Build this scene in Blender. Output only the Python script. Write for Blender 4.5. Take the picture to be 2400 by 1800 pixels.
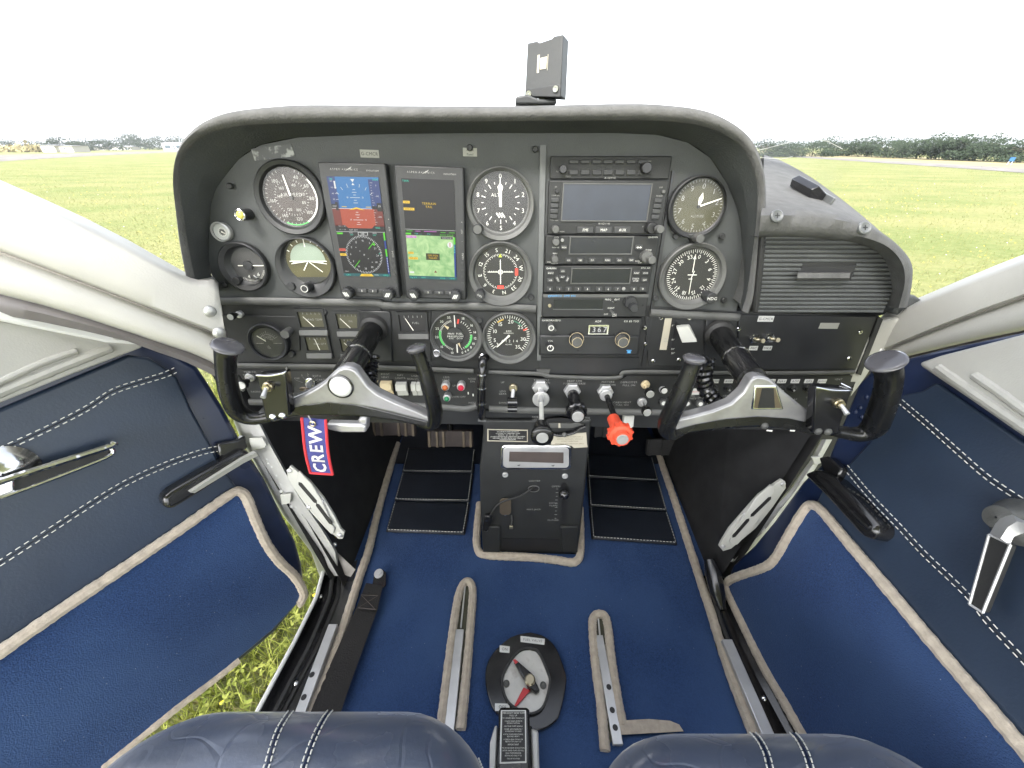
import bpy, bmesh, math, random
from mathutils import Vector as V, Matrix
from mathutils.bvhtree import BVHTree
R = math.radians
random.seed(7)
for o in list(bpy.data.objects):
    bpy.data.objects.remove(o)
scene = bpy.context.scene
COL = scene.collection

# ------------------------------------------------------------------ camera
FPX, PITCH = 900.0, R(31.7)          # focal length in pixels of a 2400 px wide frame, downward tilt
cp, sp = math.cos(PITCH), math.sin(PITCH)
GROUND = -1.55                       # the grass lies 1.55 m under the lens
cam_d = bpy.data.cameras.new('camera')
cam_d.sensor_fit = 'HORIZONTAL'
cam_d.sensor_width = 36.0
cam_d.lens = 36.0 * FPX / 2400.0
cam_d.clip_start, cam_d.clip_end = 0.01, 5000
cam = bpy.data.objects.new('camera', cam_d)
cam.rotation_euler = (R(90) - PITCH, 0, 0)
COL.objects.link(cam)
scene.camera = cam

# ------------------------------------------------------------------ sky, sun, exposure
EXPO = 2.85
SUN_EL, SUN_AZ = 48.0, 205.0         # a veiled sun behind the left shoulder
world = bpy.data.worlds.new('World')
scene.world = world
world.use_nodes = True
nt = world.node_tree
sky = nt.nodes.new('ShaderNodeTexSky')
sky.sky_type = 'NISHITA'
sky.sun_disc = False
sky.sun_elevation = R(SUN_EL)
sky.sun_rotation = R(SUN_AZ)
sky.air_density, sky.dust_density, sky.ozone_density = 1.0, 3.0, 1.0
bg = nt.nodes['Background']
bg.inputs[1].default_value = 0.15
# an even overcast veil: the sky's colour is pulled towards its own brightness, the same everywhere
bw = nt.nodes.new('ShaderNodeRGBToBW')
mx = nt.nodes.new('ShaderNodeMix')
mx.data_type = 'RGBA'
mx.inputs[0].default_value = 0.75
nt.links.new(sky.outputs[0], bw.inputs[0])
nt.links.new(sky.outputs[0], mx.inputs[6])
nt.links.new(bw.outputs[0], mx.inputs[7])
nt.links.new(mx.outputs[2], bg.inputs[0])
sun_d = bpy.data.lights.new('sun', 'SUN')
sun_d.energy, sun_d.angle, sun_d.color = 1.0, R(18), (1.0, 0.96, 0.9)
sun = bpy.data.objects.new('sun', sun_d)
sun.rotation_euler = (R(90 - SUN_EL), 0, R(180 - SUN_AZ))
COL.objects.link(sun)
vs = scene.view_settings
vs.view_transform, vs.look, vs.exposure, vs.gamma = 'Standard', 'None', EXPO, 1.0
vs.use_curve_mapping = False
scene.cycles.use_denoising = True
scene.cycles.max_bounces = 8
scene.cycles.transparent_max_bounces = 12
scene.cycles.sample_clamp_indirect = 8.0

# ------------------------------------------------------------------ geometry helpers
def ray(x, y):
    u, v = (x - 1200) / FPX, (y - 900) / FPX
    return V((u, cp - v * sp, -(sp + v * cp)))
def atY(x, y, Y):
    r = ray(x, y); return r * (Y / r.y)
def atX(x, y, X):
    r = ray(x, y); return r * (X / r.x)
def atZ(x, y, Z):
    r = ray(x, y); return r * (Z / r.z)

class Fr:
    """A flat working frame: origin, two axes, normal = x cross y."""
    def __init__(s, o, x, y):
        s.o, s.x = V(o), V(x).normalized()
        y = V(y); s.y = (y - s.x * y.dot(s.x)).normalized()
        s.n = s.x.cross(s.y)
    def pt(s, a, b, c=0.0):
        return s.o + s.x * a + s.y * b + s.n * c
    def at(s, x, y, c=0.0):
        r = ray(x, y)
        return r * (((s.o + s.n * c).dot(s.n)) / r.dot(s.n))
    def px(s, x, y, c=0.0):
        d = s.at(x, y, c) - s.o
        return d.dot(s.x), d.dot(s.y)
    def m(s, x, y, c=0.0):                       # metres per photo pixel there
        a, b = s.px(x, y, c), s.px(x + 1, y, c)
        return math.hypot(b[0] - a[0], b[1] - a[1])
    def sub(s, a, b, c=0.0, rot=0.0):
        q = R(rot)
        return Fr(s.pt(a, b, c), s.x * math.cos(q) + s.y * math.sin(q), s.y * math.cos(q) - s.x * math.sin(q))
    def subpx(s, x, y, c=0.0, rot=0.0):
        a, b = s.px(x, y, c)
        return s.sub(a, b, c, rot)

def resample(pts, n, closed=False):
    pts = [V(p) for p in pts]
    if closed: pts = pts + [pts[0]]
    d = [0.0]
    for p, q in zip(pts, pts[1:]): d.append(d[-1] + (q - p).length)
    out, k = [], 0
    m = n if closed else n - 1
    for i in range(n):
        t = d[-1] * i / m
        while k < len(d) - 2 and d[k + 1] < t: k += 1
        w = 0 if d[k + 1] == d[k] else (t - d[k]) / (d[k + 1] - d[k])
        out.append(pts[k].lerp(pts[k + 1], w))
    return out
def spline(pts, n):                              # Catmull-Rom through the points, n per span
    pts = [V(p) for p in pts]
    q = [pts[0] * 2 - pts[1]] + pts + [pts[-1] * 2 - pts[-2]]
    out = []
    for i in range(1, len(q) - 2):
        p0, p1, p2, p3 = q[i - 1:i + 3]
        for k in range(n):
            t = k / n
            out.append(0.5 * ((2 * p1) + (p2 - p0) * t + (2 * p0 - 5 * p1 + 4 * p2 - p3) * t * t + (3 * p1 - p0 - 3 * p2 + p3) * t ** 3))
    return out + [pts[-1]]

GLYPH = {}
def load_glyphs():
    cu = bpy.data.curves.new('g', 'FONT'); cu.resolution_u = 2
    ob = bpy.data.objects.new('g', cu); COL.objects.link(ob)
    for ch in 'ABCDEFGHIJKLMNOPQRSTUVWXYZabcdefghijklmnopqrstuvwxyz0123456789-/.,+>|°':
        cu.body = ch
        dg = bpy.context.evaluated_depsgraph_get(); dg.update()
        me = bpy.data.meshes.new_from_object(ob.evaluated_get(dg))
        vs_ = [(v.co.x, v.co.y) for v in me.vertices]
        GLYPH[ch] = (vs_, [list(p.vertices) for p in me.polygons], max([v[0] for v in vs_] or [0.3]))
        bpy.data.meshes.remove(me)
    bpy.data.objects.remove(ob); bpy.data.curves.remove(cu)
load_glyphs()

ORG = {}                                          # world origin of every object built
class MB:
    def __init__(s): s.v, s.f = [], []
    def add(s, vs_, fs):
        o = len(s.v); s.v += [tuple(v) for v in vs_]; s.f += [[i + o for i in f] for f in fs]; return s
    def box(s, fr, a0, a1, b0, b1, c0, c1):
        vs_ = [fr.pt(a, b, c) for c in (c0, c1) for b in (b0, b1) for a in (a0, a1)]
        return s.add(vs_, [(0, 2, 3, 1), (4, 5, 7, 6), (0, 1, 5, 4), (2, 6, 7, 3), (0, 4, 6, 2), (1, 3, 7, 5)])
    def cbox(s, fr, w, h, c0, c1): return s.box(fr, -w / 2, w / 2, -h / 2, h / 2, c0, c1)
    def prism(s, fr, pts, c0, c1, pts1=None):
        n = len(pts); pts1 = pts1 or pts
        vs_ = [fr.pt(a, b, c0) for a, b in pts] + [fr.pt(a, b, c1) for a, b in pts1]
        return s.add(vs_, [list(range(n))[::-1], list(range(n, 2 * n))] + [(i, (i + 1) % n, n + (i + 1) % n, n + i) for i in range(n)])
    def pxprism(s, fr, pts, c0, c1):               # outline given in photo pixels on the plane at c1
        return s.prism(fr, [fr.px(x, y, c1) for x, y in pts], c0, c1)
    def flat(s, fr, pts, c=0.0): return s.add([fr.pt(a, b, c) for a, b in pts], [list(range(len(pts)))])
    def rect(s, fr, a, b, w, h, c=0.0, rot=0.0):
        q = R(rot); co, si = math.cos(q), math.sin(q)
        return s.flat(fr, [(a + x * co - y * si, b + x * si + y * co) for x, y in ((-w / 2, -h / 2), (w / 2, -h / 2), (w / 2, h / 2), (-w / 2, h / 2))], c)
    def disc(s, fr, a, b, r, c=0.0, n=24, r2=None):
        r2 = r2 or r
        return s.flat(fr, [(a + r * math.cos(2 * math.pi * i / n), b + r2 * math.sin(2 * math.pi * i / n)) for i in range(n)], c)
    def lathe(s, fr, prof, n=24, a=0.0, b=0.0, squash=1.0):
        vs_, fs = [], []
        for r, c in prof:
            for i in range(n):
                q = 2 * math.pi * i / n
                vs_.append(fr.pt(a + r * math.cos(q), b + r * squash * math.sin(q), c))
        for k in range(len(prof) - 1):
            for i in range(n):
                j = (i + 1) % n
                fs.append((k * n + i, k * n + j, (k + 1) * n + j, (k + 1) * n + i))
        if prof[0][0] > 0.0 and prof[0][1] is not None and getattr(s, 'cap0', False): fs.append(list(range(n))[::-1])
        return s.add(vs_, fs)
    def cyl(s, fr, r, c0, c1, n=20, a=0.0, b=0.0, ch=0.0, teeth=0):
        """closed cylinder along the normal; ch = chamfer of the far rim; teeth = fluted rim"""
        nn = n if not teeth else teeth * 2
        rr = [r * (1 if (not teeth or i % 2) else 0.9) for i in range(nn)]
        lev = [(1, c0), (1, c1 - ch), (1 - ch / r if ch else 1, c1)] if ch else [(1, c0), (1, c1)]
        vs_ = [fr.pt(a + rr[i] * k * math.cos(2 * math.pi * i / nn), b + rr[i] * k * math.sin(2 * math.pi * i / nn), c) for k, c in lev for i in range(nn)]
        fs = [list(range(nn))[::-1], list(range((len(lev) - 1) * nn, len(lev) * nn))]
        for l in range(len(lev) - 1):
            fs += [(l * nn + i, l * nn + (i + 1) % nn, (l + 1) * nn + (i + 1) % nn, (l + 1) * nn + i) for i in range(nn)]
        return s.add(vs_, fs)
    def dome(s, fr, r, h, c=0.0, a=0.0, b=0.0, n=12, rings=3):
        prof = [(r * math.cos(k / rings * math.pi / 2), c + h * math.sin(k / rings * math.pi / 2)) for k in range(rings)] + [(r * 0.02, c + h)]
        return s.lathe(fr, [(r, c - 0.001)] + prof, n, a, b)
    def tube(s, pts, r, n=8, closed=False, flat=1.0, up=None):
        pts = [V(p) for p in pts]; m = len(pts)
        rs = list(r) if isinstance(r, (list, tuple)) else [r] * m
        vs_, fs = [], []
        prev = V(up) if up is not None else None
        for i, p in enumerate(pts):
            t = (pts[(i + 1) % m] - pts[i - 1]) if closed else (pts[min(i + 1, m - 1)] - pts[max(i - 1, 0)])
            t = t.normalized() if t.length else V((0, 0, 1))
            ref = prev if prev is not None else (V((0, 0, 1)) if abs(t.z) < 0.9 else V((1, 0, 0)))
            u = (ref - t * ref.dot(t))
            if u.length < 1e-6: u = t.orthogonal()
            u.normalize(); w = t.cross(u)
            if up is None: prev = u
            for k in range(n):
                q = 2 * math.pi * k / n
                vs_.append(p + (u * math.cos(q) * flat + w * math.sin(q)) * rs[i])
        for i in range(m if closed else m - 1):
            j = (i + 1) % m
            fs += [(i * n + k, i * n + (k + 1) % n, j * n + (k + 1) % n, j * n + k) for k in range(n)]
        if not closed: fs += [list(range(n))[::-1], list(range((m - 1) * n, m * n))]
        return s.add(vs_, fs)
    def loft(s, rows, closed=False):
        m = len(rows[0]); vs_ = [p for r in rows for p in r]; fs = []
        for i in range(len(rows) - 1):
            for k in range(m if closed else m - 1):
                j = (k + 1) % m
                fs.append((i * m + k, i * m + j, (i + 1) * m + j, (i + 1) * m + k))
        return s.add(vs_, fs)
    def text(s, fr, t, a, b, h, c=0.0, rot=0.0, align='c', sx=1.0, gap=0.1):
        """print: h is the capital height in metres; centred on (a, b)"""
        k = h / 0.69
        w = 0.0; pos = []
        for ch in t:
            pos.append(w)
            w += (0.32 if ch == ' ' else GLYPH.get(ch, ([], [], 0.5))[2] + gap)
        w -= gap
        off = {'c': -w / 2, 'l': 0.0, 'r': -w}[align]
        q = R(rot); co, si = math.cos(q), math.sin(q)
        for ch, p in zip(t, pos):
            if ch == ' ' or ch not in GLYPH: continue
            vs_, fs, _ = GLYPH[ch]
            pts = []
            for x, y in vs_:
                X, Y = (x + p + off) * k * sx, (y - 0.345) * k
                pts.append(fr.pt(a + X * co - Y * si, b + X * si + Y * co, c))
            s.add(pts, fs)
        return s
    def arc(s, fr, r0, r1, d0, d1, c=0.0, n=16, a=0.0, b=0.0):       # ring sector, degrees clockwise from the top
        vs_ = []
        for i in range(n + 1):
            q = R(d0 + (d1 - d0) * i / n)
            vs_ += [fr.pt(a + r0 * math.sin(q), b + r0 * math.cos(q), c), fr.pt(a + r1 * math.sin(q), b + r1 * math.cos(q), c)]
        return s.add(vs_, [(2 * i, 2 * i + 2, 2 * i + 3, 2 * i + 1) for i in range(n)])
    def tick(s, fr, d, r0, r1, w, c=0.0, a=0.0, b=0.0, w1=None):
        q = R(d); si, co = math.sin(q), math.cos(q); w1 = w if w1 is None else w1
        return s.flat(fr, [(a + r * si + k * co, b + r * co - k * si) for r, k in ((r0, -w / 2), (r0, w / 2), (r1, w1 / 2), (r1, -w1 / 2))], c)
    def build(s, name, mat, parent=None, smooth=True, ang=38, bevel=0.0, seg=2, recalc=True, **tags):
        me = bpy.data.meshes.new(name)
        if parent is not None: org = ORG[parent.name]
        else:
            xs, ys, zs = zip(*s.v); org = V(((min(xs) + max(xs)) / 2, (min(ys) + max(ys)) / 2, min(zs)))
        me.from_pydata([(x - org.x, y - org.y, z - org.z) for x, y, z in s.v], [], s.f)
        if recalc:
            bm = bmesh.new(); bm.from_mesh(me); bmesh.ops.recalc_face_normals(bm, faces=bm.faces); bm.to_mesh(me); bm.free()
        if smooth:
            me.polygons.foreach_set('use_smooth', [True] * len(me.polygons))
            me.set_sharp_from_angle(angle=R(ang))
        me.materials.append(M[mat] if isinstance(mat, str) else mat)
        ob = bpy.data.objects.new(name, me); COL.objects.link(ob)
        if parent is not None: ob.parent = parent
        else: ob.location = org
        ORG[ob.name] = org
        if bevel:
            bv = ob.modifiers.new('edge', 'BEVEL'); bv.width = bevel; bv.segments = seg; bv.limit_method = 'ANGLE'; bv.angle_limit = R(40)
        for k, v in tags.items(): ob[k] = v
        return ob
    def bvh(s): return BVHTree.FromPolygons([V(v) for v in s.v], s.f)

def thing(name, label, category, loc, group=None):
    o = bpy.data.objects.new(name, None); COL.objects.link(o)
    o.empty_display_size = 0.02
    o.location = loc; ORG[o.name] = V(loc)
    o['label'] = label; o['category'] = category
    if group: o['group'] = group
    return o
def proj(bvh, x, y, off=0.001):
    r = ray(x, y).normalized()
    h = bvh.ray_cast(V((0, 0, 0)), r)
    return None if h[0] is None else h[0] + h[1] * (off if h[1].dot(r) < 0 else -off)

# ------------------------------------------------------------------ materials
M = {}
def mat(name, col, rough=0.5, metal=0.0, var=0.12, vs_=25.0, bump=0.0, bs=300.0, spec=0.5, rvar=0.0, coat=0.0, sheen=0.0, col2=None, c2lo=0.55, c2hi=0.7, c2s=12.0, aniso=0.0):
    m = bpy.data.materials.new(name); m.use_nodes = True; M[name] = m
    n, l = m.node_tree.nodes, m.node_tree.links
    b = n['Principled BSDF']
    b.inputs['Roughness'].default_value = rough; b.inputs['Metallic'].default_value = metal
    b.inputs['Specular IOR Level'].default_value = spec
    b.inputs['Coat Weight'].default_value = coat; b.inputs['Coat Roughness'].default_value = 0.15
    b.inputs['Sheen Weight'].default_value = sheen
    tc = n.new('ShaderNodeTexCoord')
    nz = n.new('ShaderNodeTexNoise'); nz.inputs['Scale'].default_value = vs_; nz.inputs['Detail'].default_value = 5
    l.new(tc.outputs['Object'], nz.inputs['Vector'])
    rp = n.new('ShaderNodeValToRGB'); rp.color_ramp.elements[0].position, rp.color_ramp.elements[1].position = 0.3, 0.7
    rp.color_ramp.elements[0].color = (*[c * (1 - var) for c in col], 1); rp.color_ramp.elements[1].color = (*[min(1, c * (1 + var)) for c in col], 1)
    l.new(nz.outputs['Fac'], rp.inputs['Fac']); out = rp.outputs['Color']
    if col2:
        n2 = n.new('ShaderNodeTexNoise'); n2.inputs['Scale'].default_value = c2s; n2.inputs['Detail'].default_value = 8
        l.new(tc.outputs['Object'], n2.inputs['Vector'])
        r2 = n.new('ShaderNodeMapRange'); r2.inputs[1].default_value, r2.inputs[2].default_value = c2lo, c2hi
        l.new(n2.outputs['Fac'], r2.inputs[0])
        mm = n.new('ShaderNodeMix'); mm.data_type = 'RGBA'; mm.inputs[7].default_value = (*col2, 1)
        l.new(r2.outputs[0], mm.inputs[0]); l.new(out, mm.inputs[6]); out = mm.outputs[2]
    l.new(out, b.inputs['Base Color'])
    if rvar:
        mr = n.new('ShaderNodeMapRange'); mr.inputs[3].default_value, mr.inputs[4].default_value = max(0.03, rough - rvar), min(1, rough + rvar)
        l.new(nz.outputs['Fac'], mr.inputs[0]); l.new(mr.outputs[0], b.inputs['Roughness'])
    if bump:
        bn = n.new('ShaderNodeTexNoise'); bn.inputs['Scale'].default_value = bs; bn.inputs['Detail'].default_value = 3
        l.new(tc.outputs['Object'], bn.inputs['Vector'])
        bb = n.new('ShaderNodeBump'); bb.inputs['Strength'].default_value = bump; bb.inputs['Distance'].default_value = 0.001
        l.new(bn.outputs['Fac'], bb.inputs['Height']); l.new(bb.outputs[0], b.inputs['Normal'])
    return m
def lin(c): return tuple((x / 255 / 12.92) if x <= 10 else ((x / 255 + 0.055) / 1.055) ** 2.4 for x in c)
def emat(name, rgb, k=1.0):                      # a lit display colour, given as it shows on the screen
    m = bpy.data.materials.new(name); m.use_nodes = True; M[name] = m
    n, l = m.node_tree.nodes, m.node_tree.links
    b = n['Principled BSDF']; b.inputs['Base Color'].default_value = (0.01, 0.01, 0.01, 1); b.inputs['Roughness'].default_value = 0.3
    b.inputs['Specular IOR Level'].default_value = 0.2
    tc = n.new('ShaderNodeTexCoord'); nz = n.new('ShaderNodeTexNoise'); nz.inputs['Scale'].default_value = 900
    l.new(tc.outputs['Object'], nz.inputs['Vector'])
    c = lin(rgb); rp = n.new('ShaderNodeValToRGB')
    rp.color_ramp.elements[0].color = (*[x * 0.94 for x in c], 1); rp.color_ramp.elements[1].color = (*[x * 1.06 for x in c], 1)
    l.new(nz.outputs['Fac'], rp.inputs['Fac']); l.new(rp.outputs[0], b.inputs['Emission Color'])
    b.inputs['Emission Strength'].default_value = k / (2 ** EXPO)
    return m
def glassmat(name, tint=(1, 1, 1), refl=0.025, rough=0.02, glare_veil=0.0):
    m = bpy.data.materials.new(name); m.use_nodes = True; M[name] = m
    n, l = m.node_tree.nodes, m.node_tree.links
    n.remove(n['Principled BSDF']); out = n['Material Output']
    tr = n.new('ShaderNodeBsdfTransparent'); tr.inputs[0].default_value = (*tint, 1)
    gl = n.new('ShaderNodeBsdfGlossy'); gl.inputs['Roughness'].default_value = rough
    lw = n.new('ShaderNodeLayerWeight'); lw.inputs[0].default_value = 0.5
    pw = n.new('ShaderNodeMath'); pw.operation = 'POWER'; pw.inputs[1].default_value = 5.0; l.new(lw.outputs['Facing'], pw.inputs[0])
    fr = n.new('ShaderNodeMath'); fr.operation = 'MULTIPLY_ADD'; fr.inputs[1].default_value = 0.9; fr.inputs[2].default_value = refl; l.new(pw.outputs[0], fr.inputs[0])
    ms = n.new('ShaderNodeMixShader')
    l.new(fr.outputs[0], ms.inputs[0]); l.new(tr.outputs[0], ms.inputs[1]); l.new(gl.outputs[0], ms.inputs[2])
    last = ms
    if glare_veil:  # patchy translucent veil imitating glare and haze across the pane
        df = n.new('ShaderNodeBsdfTranslucent'); df.inputs[0].default_value = (0.8, 0.8, 0.8, 1)
        nz = n.new('ShaderNodeTexNoise'); nz.inputs['Scale'].default_value = 9; nz.inputs['Detail'].default_value = 6
        mr = n.new('ShaderNodeMapRange'); mr.inputs[1].default_value, mr.inputs[2].default_value = 0.4, 0.8; mr.inputs[4].default_value = glare_veil
        m2 = n.new('ShaderNodeMixShader')
        l.new(nz.outputs['Fac'], mr.inputs[0]); l.new(mr.outputs[0], m2.inputs[0]); l.new(ms.outputs[0], m2.inputs[1]); l.new(df.outputs[0], m2.inputs[2]); last = m2
    l.new(last.outputs[0], out.inputs['Surface'])
    return m

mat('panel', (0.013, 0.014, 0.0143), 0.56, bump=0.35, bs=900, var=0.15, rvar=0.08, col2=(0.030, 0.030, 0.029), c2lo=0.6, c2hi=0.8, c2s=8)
mat('panel_glare_grey', (0.050, 0.054, 0.054), 0.55, bump=0.35, bs=900, var=0.12, rvar=0.08, col2=(0.064, 0.066, 0.065), c2lo=0.6, c2hi=0.8, c2s=8)  # panel paint greyed above, veiling glare put into the colour
mat('panel_gloss', (0.018, 0.019, 0.021), 0.34, bump=0.15, bs=700, var=0.2, rvar=0.1)
mat('trim_grey', (0.10, 0.105, 0.105), 0.42, var=0.2, bump=0.1, rvar=0.1)
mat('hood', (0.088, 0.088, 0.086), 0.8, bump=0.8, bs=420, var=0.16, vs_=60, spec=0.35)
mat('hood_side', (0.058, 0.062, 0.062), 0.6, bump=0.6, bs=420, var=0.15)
mat('bezel', (0.020, 0.021, 0.022), 0.5, bump=0.2, bs=700, var=0.2)
mat('bezel_grey', (0.075, 0.076, 0.073), 0.5, bump=0.3, bs=600, var=0.2, rvar=0.1)
mat('dial', (0.012, 0.012, 0.013), 0.5, var=0.2)
mat('dial_brown', (0.030, 0.022, 0.020), 0.5, var=0.3, vs_=40)
mat('dial_grey', (0.055, 0.055, 0.053), 0.6, var=0.15)
mat('dial_olive', (0.06, 0.054, 0.018), 0.55, var=0.2)
mat('dial_sky', (0.20, 0.25, 0.20), 0.55, var=0.1)
mat('dial_khaki', (0.055, 0.053, 0.030), 0.55, var=0.2)
mat('print', (0.62, 0.62, 0.58), 0.6, var=0.12, vs_=300)
mat('print_mid', (0.36, 0.36, 0.34), 0.6, var=0.2, vs_=600)
mat('print_dim', (0.26, 0.26, 0.25), 0.6, var=0.45, vs_=600)
mat('needle', (0.75, 0.74, 0.66), 0.5, var=0.05)
mat('print_blue', (0.08, 0.3, 0.6), 0.5)
mat('print_green', (0.07, 0.42, 0.10), 0.5)
mat('print_dgreen', (0.03, 0.14, 0.09), 0.5)
mat('print_yellow', (0.55, 0.36, 0.04), 0.5)
mat('print_lime', (0.5, 0.6, 0.05), 0.5)
mat('print_red', (0.55, 0.05, 0.035), 0.5)
mat('print_black', (0.01, 0.01, 0.011), 0.5)
mat('label_white', (0.60, 0.60, 0.58), 0.5, var=0.06)
mat('label_grey', (0.30, 0.30, 0.27), 0.5, var=0.1, col2=(0.16, 0.16, 0.15), c2s=60)
mat('label_scratched', (0.06, 0.063, 0.063), 0.5, var=0.2, col2=(0.30, 0.31, 0.30), c2lo=0.5, c2hi=0.62, c2s=90)
mat('label_cream', (0.42, 0.39, 0.31), 0.6, var=0.12, col2=(0.35, 0.31, 0.24), c2s=50)
mat('black_plastic', (0.008, 0.0082, 0.0085), 0.26, bump=0.12, bs=500, var=0.2, rvar=0.12)
mat('black_rubber', (0.020, 0.020, 0.020), 0.62, bump=0.3, bs=400, var=0.2)
mat('black_gloss', (0.010, 0.010, 0.011), 0.16, var=0.3, rvar=0.08, coat=0.3)
mat('lcd_off', (0.010, 0.012, 0.016), 0.22, var=0.12, vs_=60)
mat('lcd_blue', (0.020, 0.025, 0.036), 0.28, var=0.14, vs_=40)
mat('key', (0.030, 0.031, 0.032), 0.5, var=0.15)
mat('chrome', (0.72, 0.72, 0.72), 0.16, 1.0, var=0.06, rvar=0.06)
mat('alloy', (0.50, 0.50, 0.50), 0.36, 0.55, var=0.12, bump=0.1, rvar=0.1)
mat('spun', (0.46, 0.46, 0.45), 0.34, 0.5, var=0.1, vs_=90, rvar=0.12)
mat('grey_metal', (0.46, 0.46, 0.45), 0.42, 0.15, var=0.12, col2=(0.24, 0.23, 0.22), c2lo=0.58, c2hi=0.8, c2s=14, rvar=0.1)
mat('white_metal', (0.44, 0.44, 0.41), 0.42, var=0.06, col2=(0.30, 0.29, 0.26), c2lo=0.62, c2hi=0.85, c2s=18)
mat('white_paint', (0.70, 0.70, 0.69), 0.3, var=0.03)
mat('beige_plastic', (0.37, 0.363, 0.335), 0.5, var=0.07, vs_=14, bump=0.25, bs=500, col2=(0.30, 0.285, 0.255), c2lo=0.55, c2hi=0.9, c2s=5)
mat('beige_dark', (0.30, 0.285, 0.26), 0.6, var=0.08)
mat('door_seal', (0.15, 0.138, 0.142), 0.5, var=0.15)
mat('horn_cap', (0.075, 0.073, 0.080), 0.22, var=0.2, rvar=0.08, coat=0.5)
mat('leather', (0.019, 0.031, 0.055), 0.36, bump=0.18, bs=340, var=0.14, vs_=10, rvar=0.07)
mat('navy_paint', (0.008, 0.016, 0.048), 0.30, var=0.15, rvar=0.08, coat=0.25, bump=0.04)
mat('thread', (0.62, 0.62, 0.58), 0.8, var=0.1)
mat('piping', (0.40, 0.345, 0.28), 0.95, var=0.14, vs_=110, bump=1.0, bs=330, sheen=0.3)
mat('vinyl', (0.010, 0.013, 0.020), 0.40, bump=0.3, bs=300, var=0.2, rvar=0.08)
mat('black_trim', (0.010, 0.010, 0.010), 0.6, bump=0.3, bs=200, var=0.2)
mat('footwell', (0.017, 0.017, 0.018), 0.7, var=0.3, bump=0.2, bs=120)
mat('webbing', (0.012, 0.011, 0.011), 0.85, bump=0.8, bs=420, var=0.15)
mat('brown_rubber', (0.050, 0.038, 0.034), 0.6, var=0.3, bump=0.3)
mat('rail_dark', (0.06, 0.06, 0.035), 0.55, var=0.3)
mat('red_knob', (0.72, 0.085, 0.04), 0.36, var=0.06, bump=0.05)
mat('red_paint', (0.46, 0.025, 0.03), 0.4, var=0.15)
mat('cream_switch', (0.52, 0.43, 0.27), 0.35, var=0.04)
mat('white_switch', (0.44, 0.44, 0.41), 0.35, var=0.05)
mat('tag_blue', (0.055, 0.06, 0.22), 0.85, bump=0.8, bs=700, var=0.12, vs_=200)
mat('tag_red', (0.62, 0.04, 0.05), 0.85, bump=0.7, bs=700, var=0.1)
mat('tag_thread', (0.72, 0.70, 0.68), 0.8, bump=0.8, bs=900, var=0.08)
mat('brass', (0.42, 0.37, 0.26), 0.35, 1.0, var=0.2)
mat('bronze', (0.16, 0.13, 0.095), 0.4, 0.7, var=0.2)
mat('amber_lens', (0.42, 0.10, 0.02), 0.2, var=0.1)
mat('yellow_lens', (0.42, 0.38, 0.08), 0.2, var=0.1)
mat('green_lens', (0.01, 0.16, 0.06), 0.2, var=0.1)
mat('gauge_white', (0.46, 0.47, 0.45), 0.4, var=0.1)
mat('headliner', (0.60, 0.58, 0.54), 0.8, var=0.04)
mat('gps_black', (0.035, 0.037, 0.038), 0.5, bump=0.2, var=0.1)
mat('scrape', (0.30, 0.28, 0.26), 0.5, 0.4, var=0.3)
glassmat('gauge_glass', rough=0.16); glassmat('windscreen_glass', (0.985, 0.99, 0.985), glare_veil=0.07)

def carpetmat(name, col):
    m = mat(name, col, 0.95, var=0.30, vs_=520, bump=1.0, bs=620, spec=0.1, sheen=0.15, col2=(col[0] * 1.7, col[1] * 1.55, col[2] * 1.35), c2lo=0.42, c2hi=0.72, c2s=5)
    n, l = m.node_tree.nodes, m.node_tree.links
    b = n['Principled BSDF']; src = b.inputs['Base Color'].links[0].from_socket
    tc = [x for x in n if x.type == 'TEX_COORD'][0]
    vo = n.new('ShaderNodeTexVoronoi'); vo.inputs['Scale'].default_value = 70; l.new(tc.outputs['Object'], vo.inputs['Vector'])
    lt = n.new('ShaderNodeMath'); lt.operation = 'LESS_THAN'; lt.inputs[1].default_value = 0.04; l.new(vo.outputs['Distance'], lt.inputs[0])
    mm = n.new('ShaderNodeMix'); mm.data_type = 'RGBA'; mm.inputs[7].default_value = (0.35, 0.37, 0.4, 1)
    ml = n.new('ShaderNodeMath'); ml.operation = 'MULTIPLY'; ml.inputs[1].default_value = 0.55; l.new(lt.outputs[0], ml.inputs[0])
    l.new(ml.outputs[0], mm.inputs[0]); l.new(src, mm.inputs[6]); l.new(mm.outputs[2], b.inputs['Base Color'])
    return m
carpetmat('carpet', (0.022, 0.048, 0.128))

# the panel's plane: tilted 5 degrees, its foot nearer the lens
T = R(5)
PF = Fr((0, 0.56, -0.165), (1, 0, 0), (0, math.sin(T), math.cos(T)))
FLOOR = -0.75

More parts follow.
